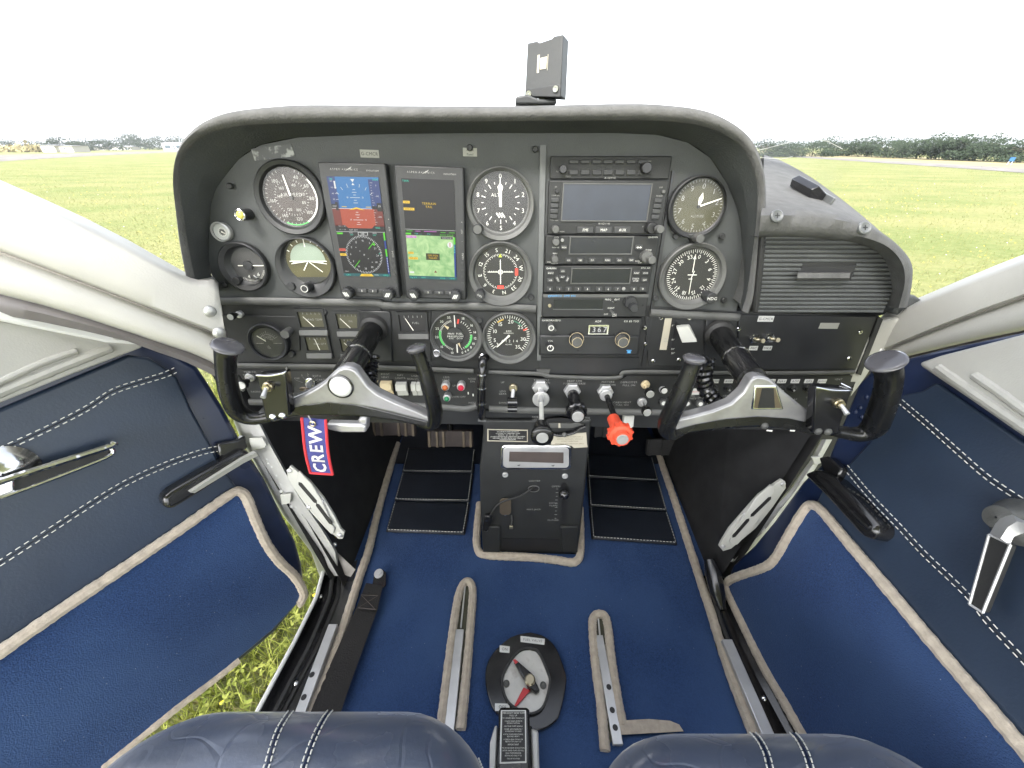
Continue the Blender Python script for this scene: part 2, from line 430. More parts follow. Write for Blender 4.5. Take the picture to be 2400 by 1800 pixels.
# ================================================================== the airfield
def groundmat():
    m = bpy.data.materials.new('meadow'); m.use_nodes = True; M['meadow'] = m
    n, l = m.node_tree.nodes, m.node_tree.links
    b = n['Principled BSDF']; b.inputs['Roughness'].default_value = 0.95; b.inputs['Specular IOR Level'].default_value = 0.1
    tc = n.new('ShaderNodeTexCoord')
    def noise(s, d, stretch=None):
        z = n.new('ShaderNodeTexNoise'); z.inputs['Scale'].default_value = s; z.inputs['Detail'].default_value = d
        if stretch:
            mp = n.new('ShaderNodeMapping'); mp.inputs['Scale'].default_value = stretch; l.new(tc.outputs['Object'], mp.inputs['Vector']); l.new(mp.outputs[0], z.inputs['Vector'])
        else: l.new(tc.outputs['Object'], z.inputs['Vector'])
        return z.outputs['Fac']
    def ramp(f, a, ca, bb, cb):
        r = n.new('ShaderNodeValToRGB'); r.color_ramp.elements[0].position, r.color_ramp.elements[1].position = a, bb
        r.color_ramp.elements[0].color, r.color_ramp.elements[1].color = (*ca, 1), (*cb, 1); l.new(f, r.inputs[0]); return r.outputs[0]
    big = ramp(noise(0.4, 9, (0.75, 1.15, 1)), 0.36, (0.122, 0.150, 0.052), 0.66, (0.220, 0.204, 0.096))
    fine = ramp(noise(6, 8), 0.3, (0.085, 0.105, 0.034), 0.72, (0.165, 0.168, 0.072))
    mx_ = n.new('ShaderNodeMix'); mx_.data_type = 'RGBA'; mx_.inputs[0].default_value = 0.5
    l.new(big, mx_.inputs[6]); l.new(fine, mx_.inputs[7])
    l.new(mx_.outputs[2], b.inputs['Base Color'])
    bp = n.new('ShaderNodeBump'); bp.inputs['Strength'].default_value = 0.8; bp.inputs['Distance'].default_value = 0.08
    l.new(noise(14, 6), bp.inputs['Height']); l.new(bp.outputs[0], b.inputs['Normal'])
groundmat()
g = MB(); s_ = 2500.0
g.add([(-s_, -s_, GROUND), (s_, -s_, GROUND), (s_, s_, GROUND), (-s_, s_, GROUND)], [(0, 1, 2, 3)])
go = g.build('ground', 'meadow', recalc=False, smooth=False, kind='structure'); go['label'] = 'wide mown airfield meadow reaching to the treeline'
mat('tarmac', (0.150, 0.143, 0.135), 1.0, var=0.2, vs_=0.6, bump=0.3, bs=20, spec=0.02)
mat('dry_grass', (0.20, 0.17, 0.075), 0.95, var=0.3, vs_=0.25, bump=0.4, bs=8)
def strip(name, matn, near, far, dz, label):      # edges read off the photo, laid on the ground
    m = MB(); n = 40; m.loft([resample([atZ(x, y, GROUND + dz) for x, y in near], n), resample([atZ(x, y, GROUND + dz) for x, y in far], n)])
    o = m.build(name, matn, kind='structure', smooth=False); o['label'] = label
strip('taxiway', 'tarmac', [(-150, 388), (0, 378), (200, 366), (400, 357), (600, 353), (1200, 350)], [(-150, 369), (0, 363), (200, 359), (400, 353.5), (600, 351), (1200, 349)], .02, 'pale grey taxiway crossing the far side of the field')
strip('runway', 'tarmac', [(1300, 356), (1800, 364), (2040, 380), (2250, 394), (2400, 405), (2600, 420)], [(1300, 354), (1800, 361), (2040, 375), (2250, 386), (2400, 395), (2600, 409)], .02, 'pale grey strip of runway below the dense treeline')
strip('dry_verge', 'dry_grass', [(1300, 354), (1800, 361), (2040, 375), (2250, 386), (2400, 395), (2600, 409)], [(1300, 350), (1800, 355), (2040, 364), (2250, 372), (2400, 379), (2600, 388)], .012, 'straw coloured verge below the dense treeline')

# grass blades: denser near the aircraft, thinning outwards evenly in all directions ahead and to the sides
def bladesmat(name, c0, c1, bscale=7):
    m = bpy.data.materials.new(name); m.use_nodes = True; M[name] = m
    n, l = m.node_tree.nodes, m.node_tree.links
    b = n['Principled BSDF']; b.inputs['Roughness'].default_value = 0.6; b.inputs['Specular IOR Level'].default_value = 0.25
    tc = n.new('ShaderNodeTexCoord'); z = n.new('ShaderNodeTexNoise'); z.inputs['Scale'].default_value = bscale; z.inputs['Detail'].default_value = 9; z.inputs['Roughness'].default_value = .72
    r = n.new('ShaderNodeValToRGB'); r.color_ramp.elements[0].position, r.color_ramp.elements[1].position = 0.36, 0.66
    r.color_ramp.elements[0].color, r.color_ramp.elements[1].color = (*c0, 1), (*c1, 1)
    l.new(tc.outputs['Object'], z.inputs['Vector']); l.new(z.outputs['Fac'], r.inputs[0]); l.new(r.outputs[0], b.inputs['Base Color'])
    t = n.new('ShaderNodeBsdfTranslucent'); l.new(r.outputs[0], t.inputs[0]); ms = n.new('ShaderNodeMixShader'); ms.inputs[0].default_value = 0.35
    l.new(b.outputs[0], ms.inputs[1]); l.new(t.outputs[0], ms.inputs[2]); l.new(ms.outputs[0], n['Material Output'].inputs['Surface'])
bladesmat('blade', (0.118, 0.146, 0.046), (0.235, 0.226, 0.096), .55)
bladesmat('blade_lush', (0.15, 0.20, 0.028), (0.42, 0.43, 0.105), 14)
bladesmat('blade_dry', (0.20, 0.19, 0.07), (0.30, 0.27, 0.12))
mat('flower_yellow', (0.75, 0.55, 0.02), 0.6, var=0.1)
mat('flower_white', (0.75, 0.75, 0.68), 0.6, var=0.1)
def scatter(n, r0, r1, a0, a1, rng):
    for _ in range(n):
        r = r0 * (r1 / r0) ** rng.random(); a = R(rng.uniform(a0, a1))
        yield r, r * math.sin(a), r * math.cos(a)
rng = random.Random(3)
bl, dry, fy, fw, lush = MB(), MB(), MB(), MB(), MB()
def blade(mb, x, y, h, w, z=GROUND):
    a = rng.uniform(0, 6.283); lean = rng.uniform(0.1, 0.9) * h; la = rng.uniform(0, 6.283)
    dx, dy = math.cos(a) * w / 2, math.sin(a) * w / 2; ox, oy = math.cos(la) * lean, math.sin(la) * lean
    o = len(mb.v)
    mb.v += [(x - dx, y - dy, z), (x + dx, y + dy, z), (x + ox * .45 + dx * .8, y + oy * .45 + dy * .8, z + h * .62), (x + ox * .45 - dx * .8, y + oy * .45 - dy * .8, z + h * .62), (x + ox, y + oy, z + h)]
    mb.f += [(o, o + 1, o + 2, o + 3), (o + 3, o + 2, o + 4)]
for r, x, y in scatter(90000, 2.6, 60, -75, 75, rng):
    k = 1 + r / 16
    blade(dry if rng.random() < 0.16 else bl, x, y, rng.uniform(.02, .055), .005 * k)
for _ in range(30000):                             # the tall tangle right beside the open door
    x, y = rng.uniform(-2.6, -0.55), rng.uniform(-0.4, 2.4)
    blade(dry if rng.random() < 0.15 else lush, x, y, rng.uniform(.04, .15), rng.uniform(.0025, .0065))
def leaflet(mb, p, L, w, a, up):
    d = V((math.cos(a), math.sin(a), up)).normalized() * L; q = V((-math.sin(a), math.cos(a), 0)) * w
    o = len(mb.v); mb.v += [tuple(p), tuple(p + d * .5 + q), tuple(p + d), tuple(p + d * .5 - q)]; mb.f.append((o, o + 1, o + 2, o + 3))
for _ in range(5200):                              # broad clover and dandelion leaves there
    p = V((rng.uniform(-2.4, -0.6), rng.uniform(-0.3, 2.2), GROUND + rng.uniform(.03, .1)))
    for k in range(3): leaflet(lush, p, rng.uniform(.012, .028), rng.uniform(.003, .007), rng.uniform(0, 6.28), rng.uniform(-.2, .6))
def bloom(mb, x, y, z, s):
    o = len(mb.v); mb.v += [(x + s * math.cos(k * 1.0472), y + s * math.sin(k * 1.0472), z + 0.3 * s * (k % 2)) for k in range(6)] + [(x, y, z + s * .5)]
    mb.f += [(o + k, o + (k + 1) % 6, o + 6) for k in range(6)]
def patchy(x, y): return 0.5 + 0.5 * math.sin(x * .9 + 1.3 * math.sin(y * .7)) * math.sin(y * .8 + math.cos(x * .5))
for r, x, y in scatter(5200, 3.0, 30, -75, 75, rng):
    if rng.random() < 0.25 + 0.75 * patchy(x, y): bloom(fy if rng.random() < .88 else fw, x, y, GROUND + rng.uniform(.06, .11), .006 * (1 + r / 12))
for _ in range(45): bloom(fy, rng.uniform(-2.3, -0.6), rng.uniform(-0.3, 2.2), GROUND + rng.uniform(.06, .12), rng.uniform(.005, .009))
for mb, nm, mt, lb in ((lush, 'lush_grass', 'blade_lush', 'long lime green grass and clover beside the open door'), (bl, 'grass', 'blade', 'green grass blades and clover covering the airfield meadow'), (dry, 'dry_grass', 'blade_dry', 'straw coloured dry blades among the green grass'),
                       (fy, 'yellow_flowers', 'flower_yellow', 'tiny yellow flowers scattered over the meadow'), (fw, 'white_flowers', 'flower_white', 'tiny white flowers scattered over the meadow')):
    o = mb.build(nm, mt, recalc=False, smooth=False, kind='stuff'); o['label'] = lb; o['category'] = 'grass' if 'grass' in nm else 'flowers'

# far buildings and trees: bearings read off the photo, placed on the ground at real distances
def ground_at(px, dist, y=350):                   # a point on the ground, dist metres ahead, on the bearing of pixel column px
    r = ray(px, y); return V((r.x / r.y * dist, dist, GROUND))
bladesmat('leaf_far', (0.016, 0.030, 0.016), (0.045, 0.064, 0.032))
mat('bark', (0.09, 0.07, 0.05), 0.9, var=0.3, bump=0.5, bs=10)
def tree(px, ytop, dist, w, label, seed, lobes=15, n=2600, group='trees along the edge of the airfield'):
    rg = random.Random(seed); p = ground_at(px, dist); r_ = ray(px, ytop); h = r_.z / r_.y * dist - GROUND
    t = thing('tree', label, 'tree', p, group)
    tr = MB(); top = p + V((rg.uniform(-.2, .2), 0, h * .62))
    tr.tube([p, p.lerp(top, .5) + V((rg.uniform(-.15, .15), 0, 0)), top], [h * .03, h * .022, h * .01], 7)
    for k in range(5):
        q = p.lerp(top, rg.uniform(.35, .9)); a = rg.uniform(0, 6.28)
        tr.tube([q, q + V((math.cos(a) * w * .25, math.sin(a) * w * .25, h * rg.uniform(.08, .2)))], [h * .012, h * .004], 5)
    tr.build('trunk', 'bark', t)
    c = MB(); L = [(p + V((0, 0, h * .78)), w * .26, h * .2)]
    for k in range(lobes):
        a = rg.uniform(0, 6.28); rr = rg.uniform(.1, .55) * w; zz = rg.uniform(.08, .70)
        L.append((p + V((math.cos(a) * rr, math.sin(a) * rr, h * zz)), w * rg.uniform(.18, .28), h * rg.uniform(.14, .24)))
    for _ in range(n):
        q, rx, rz = rg.choice(L)
        d = V((rg.gauss(0, 1), rg.gauss(0, 1), rg.gauss(0, 1))).normalized() * (rg.uniform(.5, 1.06))
        o = q + V((d.x * rx, d.y * rx, d.z * rz))
        if o.z < p.z + .1: o.z = p.z + h * rg.uniform(.03, .3)
        s = h * rg.uniform(.02, .05); u = V((rg.gauss(0, 1), rg.gauss(0, 1), rg.gauss(0, 1))).normalized(); w_ = u.orthogonal()
        c.add([o + u * s, o + w_ * s * .7, o - u * s, o - w_ * s * .7], [(0, 1, 2, 3)])
    c.build('crown', 'leaf_far', t, recalc=False, smooth=False)
    return t
right = [(1796, 330, 80, 5.4), (1832, 334, 80, 5.4), (1868, 336, 80, 5.4), (1908, 334, 82, 5.6), (1945, 325, 92, 6.4), (1992, 332, 86, 6.2), (2036, 323, 82, 6), (2080, 324, 77, 5.8),
         (2124, 327, 72, 5), (2158, 331, 68, 4.6), (2193, 316, 65, 4.4), (2228, 323, 62, 4.2), (2262, 317, 60, 4.4), (2318, 316, 57, 5), (2362, 328, 54, 4.4), (2408, 328, 51, 4.4)]
rl = ['small hazy tree just clear of the padded panel hood', 'second small hazy tree out from the panel hood', 'low hazy tree before the gap in the treeline', 'low round tree after the gap in the treeline',
      'tall domed tree near the middle of the treeline', 'lower tree between two domed trees of the treeline', 'broad tree above the clip on the dash', 'broad tree right of the clip on the dash',
      'flat topped tree in the middle of the dense treeline', 'low tree before the tallest narrow tree', 'tallest narrow tree of the dense treeline', 'rounded tree next to the tallest narrow tree',
      'big round tree in the dense treeline', 'big dark tree near the end of the treeline', 'second last tree of the dense treeline', 'last tree of the dense treeline, cut by the frame']
for i, (px, yt, d, w) in enumerate(right): tree(px, yt - 8, d, w * 1.1, rl[i], 40 + i)
left = [(-12, 331, 230, 13), (30, 325, 225, 12), (72, 327, 220, 12), (106, 328, 215, 11), (146, 318, 205, 12), (182, 321, 200, 12), (220, 322, 205, 12), (255, 323, 210, 12), (288, 320, 300, 17), (318, 311, 300, 18), (350, 322, 260, 13), (382, 317, 330, 19), (415, 315, 330, 20)]
ll = ['outermost low tree beyond the white sheds', 'low tree behind the bank of scrub', 'second low tree behind the bank of scrub', 'small tree directly behind the white sheds', 'tall dark tree behind the white sheds', 'dark round tree beside the white sheds',
      'dark tree above the start of the long low shed', 'dark tree above the end of the long low shed', 'pale distant tree on the rise', 'highest pale distant tree on the rise', 'bush between the long shed and the white hut', 'pale distant tree behind the white hut', 'pale distant tree beside the panel hood']
for i, (px, yt, d, w) in enumerate(left): tree(px, yt, d, w, ll[i], 80 + i, 12, 1300)

mat('shed_wall', (0.40, 0.38, 0.33), 0.7, var=0.06, vs_=0.5)
mat('shed_roof', (0.24, 0.24, 0.25), 0.6, var=0.1, vs_=0.5)
mat('window_dark', (0.05, 0.07, 0.08), 0.15)
def shed(name, label, px0, px1, dist, h, rise, wins, dp=6.0):
    a, b = ground_at(px0, dist), ground_at(px1, dist); w = b.x - a.x
    t = thing(name, label, 'building', (a + b) / 2)
    fr = Fr(a, (1, 0, 0), (0, 0, 1)); bk = -dp
    m = MB(); m.box(fr, 0, w, 0, h, bk, 0); m.build('wall', 'shed_wall', t)
    m = MB(); m.prism(Fr(fr.pt(-.3, 0, 0), (0, 1, 0), (0, 0, 1)), [(-.4, h + .02), (dp + .4, h + .02), (dp / 2, h + rise)], 0, w + .6); m.build('roof', 'shed_roof', t)
    for (u0, u1, v0, v1) in wins:
        m = MB(); m.box(fr, u0 * w, u1 * w, v0 * h, v1 * h, .02, .08); f = m.build('window', 'window_dark', t)
        m = MB(); e = .09
        for q in ((u0 * w - e, u0 * w, v0 * h - e, v1 * h + e), (u1 * w, u1 * w + e, v0 * h - e, v1 * h + e), (u0 * w, u1 * w, v0 * h - e, v0 * h), (u0 * w, u1 * w, v1 * h, v1 * h + e)): m.box(fr, *q, .03, .14)
        m.build('frame', 'white_paint', f)
shed('portable_cabin', 'cream portable cabin standing by the taxiway under dark trees', 97, 130, 150, 1.95, .2, [(.2, .3, .05, .8)])
shed('white_shed', 'long white shed joined beside the cream portable cabin', 131, 171, 151, 1.85, .15, [(.05, .14, .3, .7), (.5, .6, .3, .7)])
shed('hangar_shed', 'long low grey hangar shed beneath the treeline', 205, 308, 250, 1.5, .5, [(.1, .16, .1, .7), (.3, .36, .1, .7), (.5, .56, .1, .7), (.7, .76, .1, .7), (.88, .93, .1, .7)])
shed('clubhouse', 'white flat clubhouse with dark windows beside the panel hood', 383, 440, 200, 3.0, .3, [(.1, .34, .28, .74), (.44, .5, .1, .74), (.56, .9, .28, .74)])
mat('banner_blue', (0.02, 0.09, 0.22), 0.6)
p = ground_at(2386, 44); fr = Fr(p, (1, 0, 0), (0, 0, 1)); t = thing('windbreak_sign', 'small blue sign board on posts under the last trees', 'sign', p)
m = MB(); m.cbox(fr.sub(0, .5), .5, .34, 0, .04); m.build('board', 'banner_blue', t)
for sx in (-.18, .18): m = MB(); m.box(fr, sx - .03, sx + .03, 0, .42, -.02, .02); m.build('post', 'white_metal', t)
# scrub bank left of the sheds
sc = MB(); rg = random.Random(9)
for _ in range(2600):
    p = ground_at(rg.uniform(-60, 100), rg.uniform(150, 185)); z = GROUND + abs(rg.gauss(0, .8)); s = rg.uniform(.15, .5)
    u = V((rg.gauss(0, 1), rg.gauss(0, 1), rg.gauss(0, 1))).normalized(); w_ = u.orthogonal(); o = V((p.x, p.y, z))
    sc.add([o + u * s, o + w_ * s, o - u * s, o - w_ * s], [(0, 1, 2, 3)])
o = sc.build('scrub', 'dry_grass', recalc=False, smooth=False, kind='stuff'); o['label'] = 'bank of straw coloured scrub below the far trees'; o['category'] = 'scrub'

# ================================================================== cabin structure
# overhead: headliner and wing (above and behind the lens; they shade the cabin as in the aircraft)
m = MB(); fr = Fr((0, -0.55, 0.42), (1, 0, 0), (0, 1, 0))
m.box(fr, -.58, .62, -.75, .62, 0, .06); o = m.build('headliner', 'headliner', kind='structure', bevel=.02); o['label'] = 'pale cloth headliner of the cabin roof'
m = MB(); m.box(fr, -5.2, 5.2, -.7, .35, .22, .37); o = m.build('wing', 'white_paint', kind='structure', bevel=.05); o['label'] = 'white high wing over the cabin'

# floor
m = MB()
m.add([(-.375, -.5, FLOOR), (.47, -.5, FLOOR), (.47, 1.0, FLOOR), (-.375, 1.0, FLOOR)], [(0, 1, 2, 3)])
m.add([(-.375, -.5, FLOOR - .03), (.47, -.5, FLOOR - .03), (.47, 1.0, FLOOR - .03), (-.375, 1.0, FLOOR - .03)], [(3, 2, 1, 0)])
fl = m.build('cabin_floor', 'carpet', smooth=False, recalc=False, kind='structure'); fl['label'] = 'royal blue carpeted cabin floor'
m = MB(); m.box(Fr((0, 1.0, FLOOR), (1, 0, 0), (0, 0, 1)), -.6, .62, 0, .62, -.03, 0); o = m.build('firewall', 'footwell', kind='structure', label='black firewall at the end of the footwells')
for x0, x1 in ((-.33, -.085), (.135, .42)):
    m = MB(); m.box(Fr(((x0 + x1) / 2, .9, FLOOR + .002), (1, 0, 0), (0, 1, 0)), (x0 - x1) / 2, (x1 - x0) / 2, -.11, .1, 0, .004); m.build('toe_shade_sheet', 'vinyl', fl)  # black sheet standing in for shade on the forward footwell floor
def sidewall(name, pts, label):
    m = MB(); m.add([V(p) for p in pts], [(0, 1, 2, 3)]); d = .02 if pts[0][0] > 0 else -.02
    m.add([V(p) + V((d, 0, 0)) for p in pts], [(3, 2, 1, 0)])
    m.build(name, 'footwell', kind='structure', smooth=False, label=label)
sidewall('footwell_wall_left', [(-.335, .44, FLOOR), (-.335, 1.0, FLOOR), (-.50, 1.0, -.22), (-.47, .54, -.30)], 'black side wall of the pilot footwell')
sidewall('footwell_wall_right', [(.405, .44, FLOOR), (.44, 1.0, FLOOR), (.58, 1.0, -.22), (.56, .55, -.30)], 'black side wall of the passenger footwell')

# padded hood round the panel (glareshield)
inner = [(461, 668), (453, 635), (439, 562), (430, 500), (423, 453), (421, 420), (425, 390), (437, 360), (460, 333), (495, 312), (540, 299), (600, 292), (700, 288), (900, 286), (1100, 285), (1300, 283), (1450, 282), (1560, 284), (1640, 294), (1700, 316), (1740, 348), (1765, 395), (1775, 440), (1774, 500), (1768, 560), (1760, 620), (1750, 690), (1738, 728)]
outer = [(448, 670), (440, 640), (428, 575), (420, 510), (415, 455), (414, 415), (417, 378), (427, 343), (448, 313), (482, 284), (530, 265), (600, 254), (700, 248), (900, 250), (1100, 251), (1250, 250), (1450, 245), (1560, 247), (1650, 259), (1712, 286), (1755, 322), (1780, 372), (1790, 430), (1790, 500), (1784, 560), (1776, 620), (1766, 690), (1752, 732)]
face = [(505, 668), (492, 635), (488, 590), (490, 535), (494, 480), (507, 440), (529, 410), (560, 372), (610, 340), (700, 322), (900, 314), (1100, 312), (1300, 312), (1450, 312), (1540, 316), (1610, 333), (1665, 370), (1704, 430), (1728, 488), (1737, 532), (1740, 600), (1740, 662), (1731, 705), (1726, 728)]
NL = 150
def loop(pts, c): return resample(spline([PF.at(x, y, c) for x, y in pts], 5), NL)
l_in, l_out = loop(inner, .048), loop(outer, .048)
def by_angle(pts, ref):                           # the panel edge sampled at the bearings of the lip, so the wall runs square
    o = PF.px(1110, 560, 0); ang = lambda p: math.atan2((p - PF.o).dot(PF.x) - o[0], (p - PF.o).dot(PF.y) - o[1])
    P = resample(pts, 600); A = [ang(p) for p in P]; out = []
    for q in ref:
        t = ang(q); k = min(range(len(A)), key=lambda i: abs(A[i] - t)); out.append(P[k])
    return [(a + b * 2 + c) / 4 for a, b, c in zip(out[:1] + out, out, out[1:] + out[-1:])]
l_face = by_angle(spline([PF.at(x, y, .001) for x, y in face], 5), l_in)
l_mid = [(a + b) / 2 + PF.n * .008 for a, b in zip(l_in, l_out)]
q1 = [(a * .82 + b * .18) + PF.n * .006 for a, b in zip(l_in, l_out)]
q2 = [(a * .18 + b * .82) + PF.n * .006 for a, b in zip(l_in, l_out)]
cen = PF.at(1100, 520, .03)
def grow(lp, k, dy, dz=0): return [V((cen.x + (p.x - cen.x) * k, p.y + dy, p.z + dz)) for p in lp]
hd = thing('glareshield', 'padded grey hood arching over the instrument panel', 'glareshield', PF.at(1100, 700))
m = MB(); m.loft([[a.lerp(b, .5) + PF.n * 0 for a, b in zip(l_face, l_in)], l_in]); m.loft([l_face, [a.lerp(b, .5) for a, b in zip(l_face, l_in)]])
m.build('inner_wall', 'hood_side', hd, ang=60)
m = MB(); m.loft([l_in, q1, l_mid, q2, l_out, grow(l_out, 1.006, .03, .003), grow(l_out, 1.012, .14, .005), grow(l_out, .99, .36, -.02), grow(l_out, .9, .52, -.08)])
m.build('padding', 'hood', hd, ang=60)

# right-hand dash deck with its padded brow
rows = [
    [(1778, 556, .505), (1850, 556, .505), (1930, 560, .505), (2010, 570, .50), (2068, 592, .495), (2098, 622, .49), (2106, 665, .49), (2092, 722, .50)],
    [(1780, 540, .488), (1850, 541, .488), (1930, 545, .488), (2010, 553, .485), (2075, 575, .48), (2112, 612, .475), (2121, 660, .475), (2106, 722, .485)],
    [(1783, 505, .49), (1855, 505, .49), (1930, 510, .49), (2010, 526, .487), (2083, 562, .482), (2124, 608, .478), (2131, 655, .478), (2116, 722, .49)],
    [(1786, 486, .515), (1858, 487, .515), (1930, 495, .512), (2012, 517, .505), (2088, 560, .498), (2130, 607, .49), (2135, 655, .49), (2120, 722, .50)],
    [(1787, 450, .60), (1855, 457, .595), (1925, 474, .585), (2005, 507, .57), (2083, 557, .55), (2132, 607, .52), (2137, 657, .515), (2123, 722, .52)],
    [(1789, 405, .72), (1845, 417, .70), (1912, 443, .675), (1995, 490, .64), (2070, 548, .60), (2131, 607, .55), (2138, 657, .54), (2125, 722, .54)],
    [(1791, 363, .88), (1832, 377, .85), (1900, 415, .79), (1988, 479, .72), (2062, 541, .65), (2130, 606, .59), (2138, 658, .57), (2126, 722, .56)]]
rows = [[atY(*p) for p in r] for r in rows]
rows.append([p + V((.012, .10, -.07)) for p in rows[-1]])
rows = [resample(spline(r, 4), 40) for r in rows]
dk = thing('dash_deck', 'grey textured dash shelf and padded brow above the glovebox', 'dashboard', rows[0][0])
inn = [p + V((0, .018, -.001)) for p in rows[0]]; rows = [inn] + rows
m = MB(); m.loft(rows); deck_bvh = m.bvh(); m.build('padding', 'hood', dk, ang=70)
for x, y in ((1819, 507), (2024, 535)):
    p = proj(deck_bvh, x, y, 0); f = Fr(p, (1, 0, 0), (0, .5, .86))
    m = MB(); m.lathe(f, [(.0075, -.001), (.0075, .002), (.006, .003), (.0045, .002), (.0001, .002)], 14); s0 = m.build('screw', 'trim_grey', dk)
    m = MB(); m.rect(f, 0, 0, .006, .0012, .0024); m.rect(f, 0, 0, .0012, .006, .0025); m.build('slot', 'print_black', s0)
# low fairing at the outer end of the deck
m = MB(); f = Fr(atY(2140, 715, .555), (1, 0, 0), (0, .1, 1)); m.prism(f, [f.px(x, y) for x, y in ((2095, 738), (2104, 712), (2124, 690), (2150, 694), (2188, 722), (2170, 745))], -.04, 0); m.build('end_fairing', 'hood_side', dk, bevel=.004)
# unseen black slab behind the panel, added to block skylight over the footwells
m = MB(); m.box(Fr((.06, .82, -.21), (1, 0, 0), (0, 1, 0)), -.50, .50, -.235, .24, 0, .01); m.build('footwell_light_block', 'footwell', kind='structure', label='unseen black slab added to keep skylight out of the footwells')
m = MB(); f = Fr(atY(1950, 1050, .60), (1, 0, 0), (0, 0, 1)); m.prism(f, [f.px(x, y) for x, y in ((1690, 1340), (1800, 1180), (1900, 1060), (1960, 930), (2020, 830), (2075, 760), (2230, 760), (2230, 860), (2080, 1040), (1960, 1200), (1790, 1370))], -.02, 0); m.build('kick_panel', 'footwell', kind='structure', label='black kick panel behind the passenger pillar')

# spring clip on the deck
f0 = proj(deck_bvh, 1917, 455, .001); t = thing('document_clip', 'black spring clip with white base fixed on the dash shelf', 'clip', f0)
b0, b1 = proj(deck_bvh, 1880, 440, .001), proj(deck_bvh, 1945, 478, .001)
xd = (b1 - b0); f = Fr((b0 + b1) / 2, xd, V((0, .75, .66))); w = xd.length
m = MB(); m.box(f, -w / 2 - .004, w / 2 + .004, -.008, .008, 0, .004); m.build('base', 'trim_grey', t, bevel=.001)
m = MB(); m.box(f, -w / 2 + .002, w / 2 - .002, -.017, -.003, .001, .014); m.build('jaw', 'black_plastic', t, bevel=.002)
m = MB(); m.prism(Fr(f.pt(-w * .36, 0, 0), f.y, f.n), [(-.004, .006), (.008, .006), (.016, .026), (.010, .034), (.000, .030)], 0, w * .72); m.build('lever', 'black_gloss', t, bevel=.001)

# windscreen: a curved pane from the deck up to the roof
m = MB(); rows = []
for k in range(9):
    v = k / 8; z = -.13 + .60 * v; yc = 1.06 - .80 * v ** 1.1; hw = .56 - .03 * v
    rows.append([V((.03 + hw * math.sin(q) / math.sin(R(62)), yc - .40 * (1 - v * .55) * (1 - math.cos(q)), z)) for q in [R(-62 + 124 * i / 24) for i in range(25)]])
m.loft(rows); wbv = m.bvh(); o = m.build('windscreen', 'windscreen_glass', smooth=True, ang=80, kind='structure'); o['label'] = 'curved clear windscreen ahead of the panel'

for pts in ([(1772, 352), (1800, 346), (1845, 334), (1888, 322), (1905, 324), (1940, 330), (1975, 348)], [(1780, 368), (1830, 372), (1858, 366)], [(2024, 412), (2040, 420)]):
    P = [proj(wbv, x, y, .001) for x, y in pts]; P = [p for p in P if p]
    if len(P) > 1: m = MB(); m.tube(P, .00045, 5); m.build('scratch', 'white_metal', o)
# ------------------------------------------------------------------ front door posts
def post(name, label, top, groove, low, X, screws, sgn, seal=None):
    t = thing(name, label, 'pillar', atX(*groove[0], X(groove[0][0])))
    def P(p, off): q = atX(p[0], p[1], X(p[0]) - sgn * off); return q
    A = [resample([P(p, .004) for p in top], 40), None, None, None]
    n = 40
    tr = resample([V((*p, 0)) for p in top], n); gr = resample([V((*p, 0)) for p in groove], n); lo = resample([V((*p, 0)) for p in low], n)
    rows = []
    for k, off in ((-.10, -.05), (0.0, .0), (.05, .013), (.11, .0165), (.16, .017), (.5, .019), (.93, .017), (.97, .012), (1.0, -.004)):
        rows.append([P(((a.lerp(b, k)).x, (a.lerp(b, k)).y), off) for a, b in zip(tr, gr)])
    m = MB(); m.loft(rows); m.build('upper_cover', 'beige_plastic', t, ang=70)
    rows = []
    for k, off in ((0.0, -.006), (.06, .004), (.2, .010), (.5, .012), (.85, .010), (.96, .004), (1.0, -.012)):
        rows.append([P(((a.lerp(b, k)).x, (a.lerp(b, k)).y), off) for a, b in zip(gr, lo)])
    m = MB(); m.loft(rows); m.build('lower_rail', 'beige_plastic', t, ang=70)
    m = MB(); m.tube([P((a.x, a.y), .003) for a in gr], .003, 6); m.build('groove', 'beige_dark', t)
    if seal:
        se = resample([V((*p, 0)) for p in seal], n); m = MB(); m.loft([[P((a.x, a.y), -.008) for a in lo], [P(((a.lerp(b, .5)).x, (a.lerp(b, .5)).y), -.006) for a, b in zip(lo, se)], [P((b.x, b.y), -.02) for b in se]]); m.build('door_seal', 'door_seal', t, ang=70)
    for x, y in screws:
        f = Fr(P((x, y), .019), (0, sgn, .0), (0, 0, 1)) if sgn < 0 else Fr(P((x, y), .019), (0, -1, 0), (0, 0, 1))
        nn = f.n; m = MB(); f = Fr(f.o, V((0.6, -.0, 0)) + V((0, -.8 * sgn, 0)), (0, 0, 1)); f = f if f.n.dot(-f.o) > 0 else Fr(f.o, -f.x, f.y)
        m.lathe(f, [(.0072, -.002), (.0072, .001), (.006, .003), (.0035, .0042), (.0001, .0046)], 14); m.build('screw', 'spun', t)
    return t
post('door_post', 'beige screen pillar sloping up from the pilot end of the panel',
     [(514, 690), (512, 668), (498, 657), (470, 661), (440, 652), (400, 630), (300, 575), (200, 525), (100, 480), (0, 437), (-120, 385)],
     [(530, 800), (520, 790), (480, 772), (400, 742), (300, 703), (200, 665), (100, 627), (0, 590), (-120, 545)],
     [(520, 870), (500, 850), (450, 828), (380, 805), (300, 778), (200, 745), (100, 715), (0, 690), (-120, 660)],
     lambda x: -.392 - .158 * (520 - x) / 520, [(492, 730), (514, 780)], -1, [(545, 905), (500, 880), (440, 850), (360, 822), (300, 800), (200, 776), (100, 755), (0, 738), (-120, 712)])
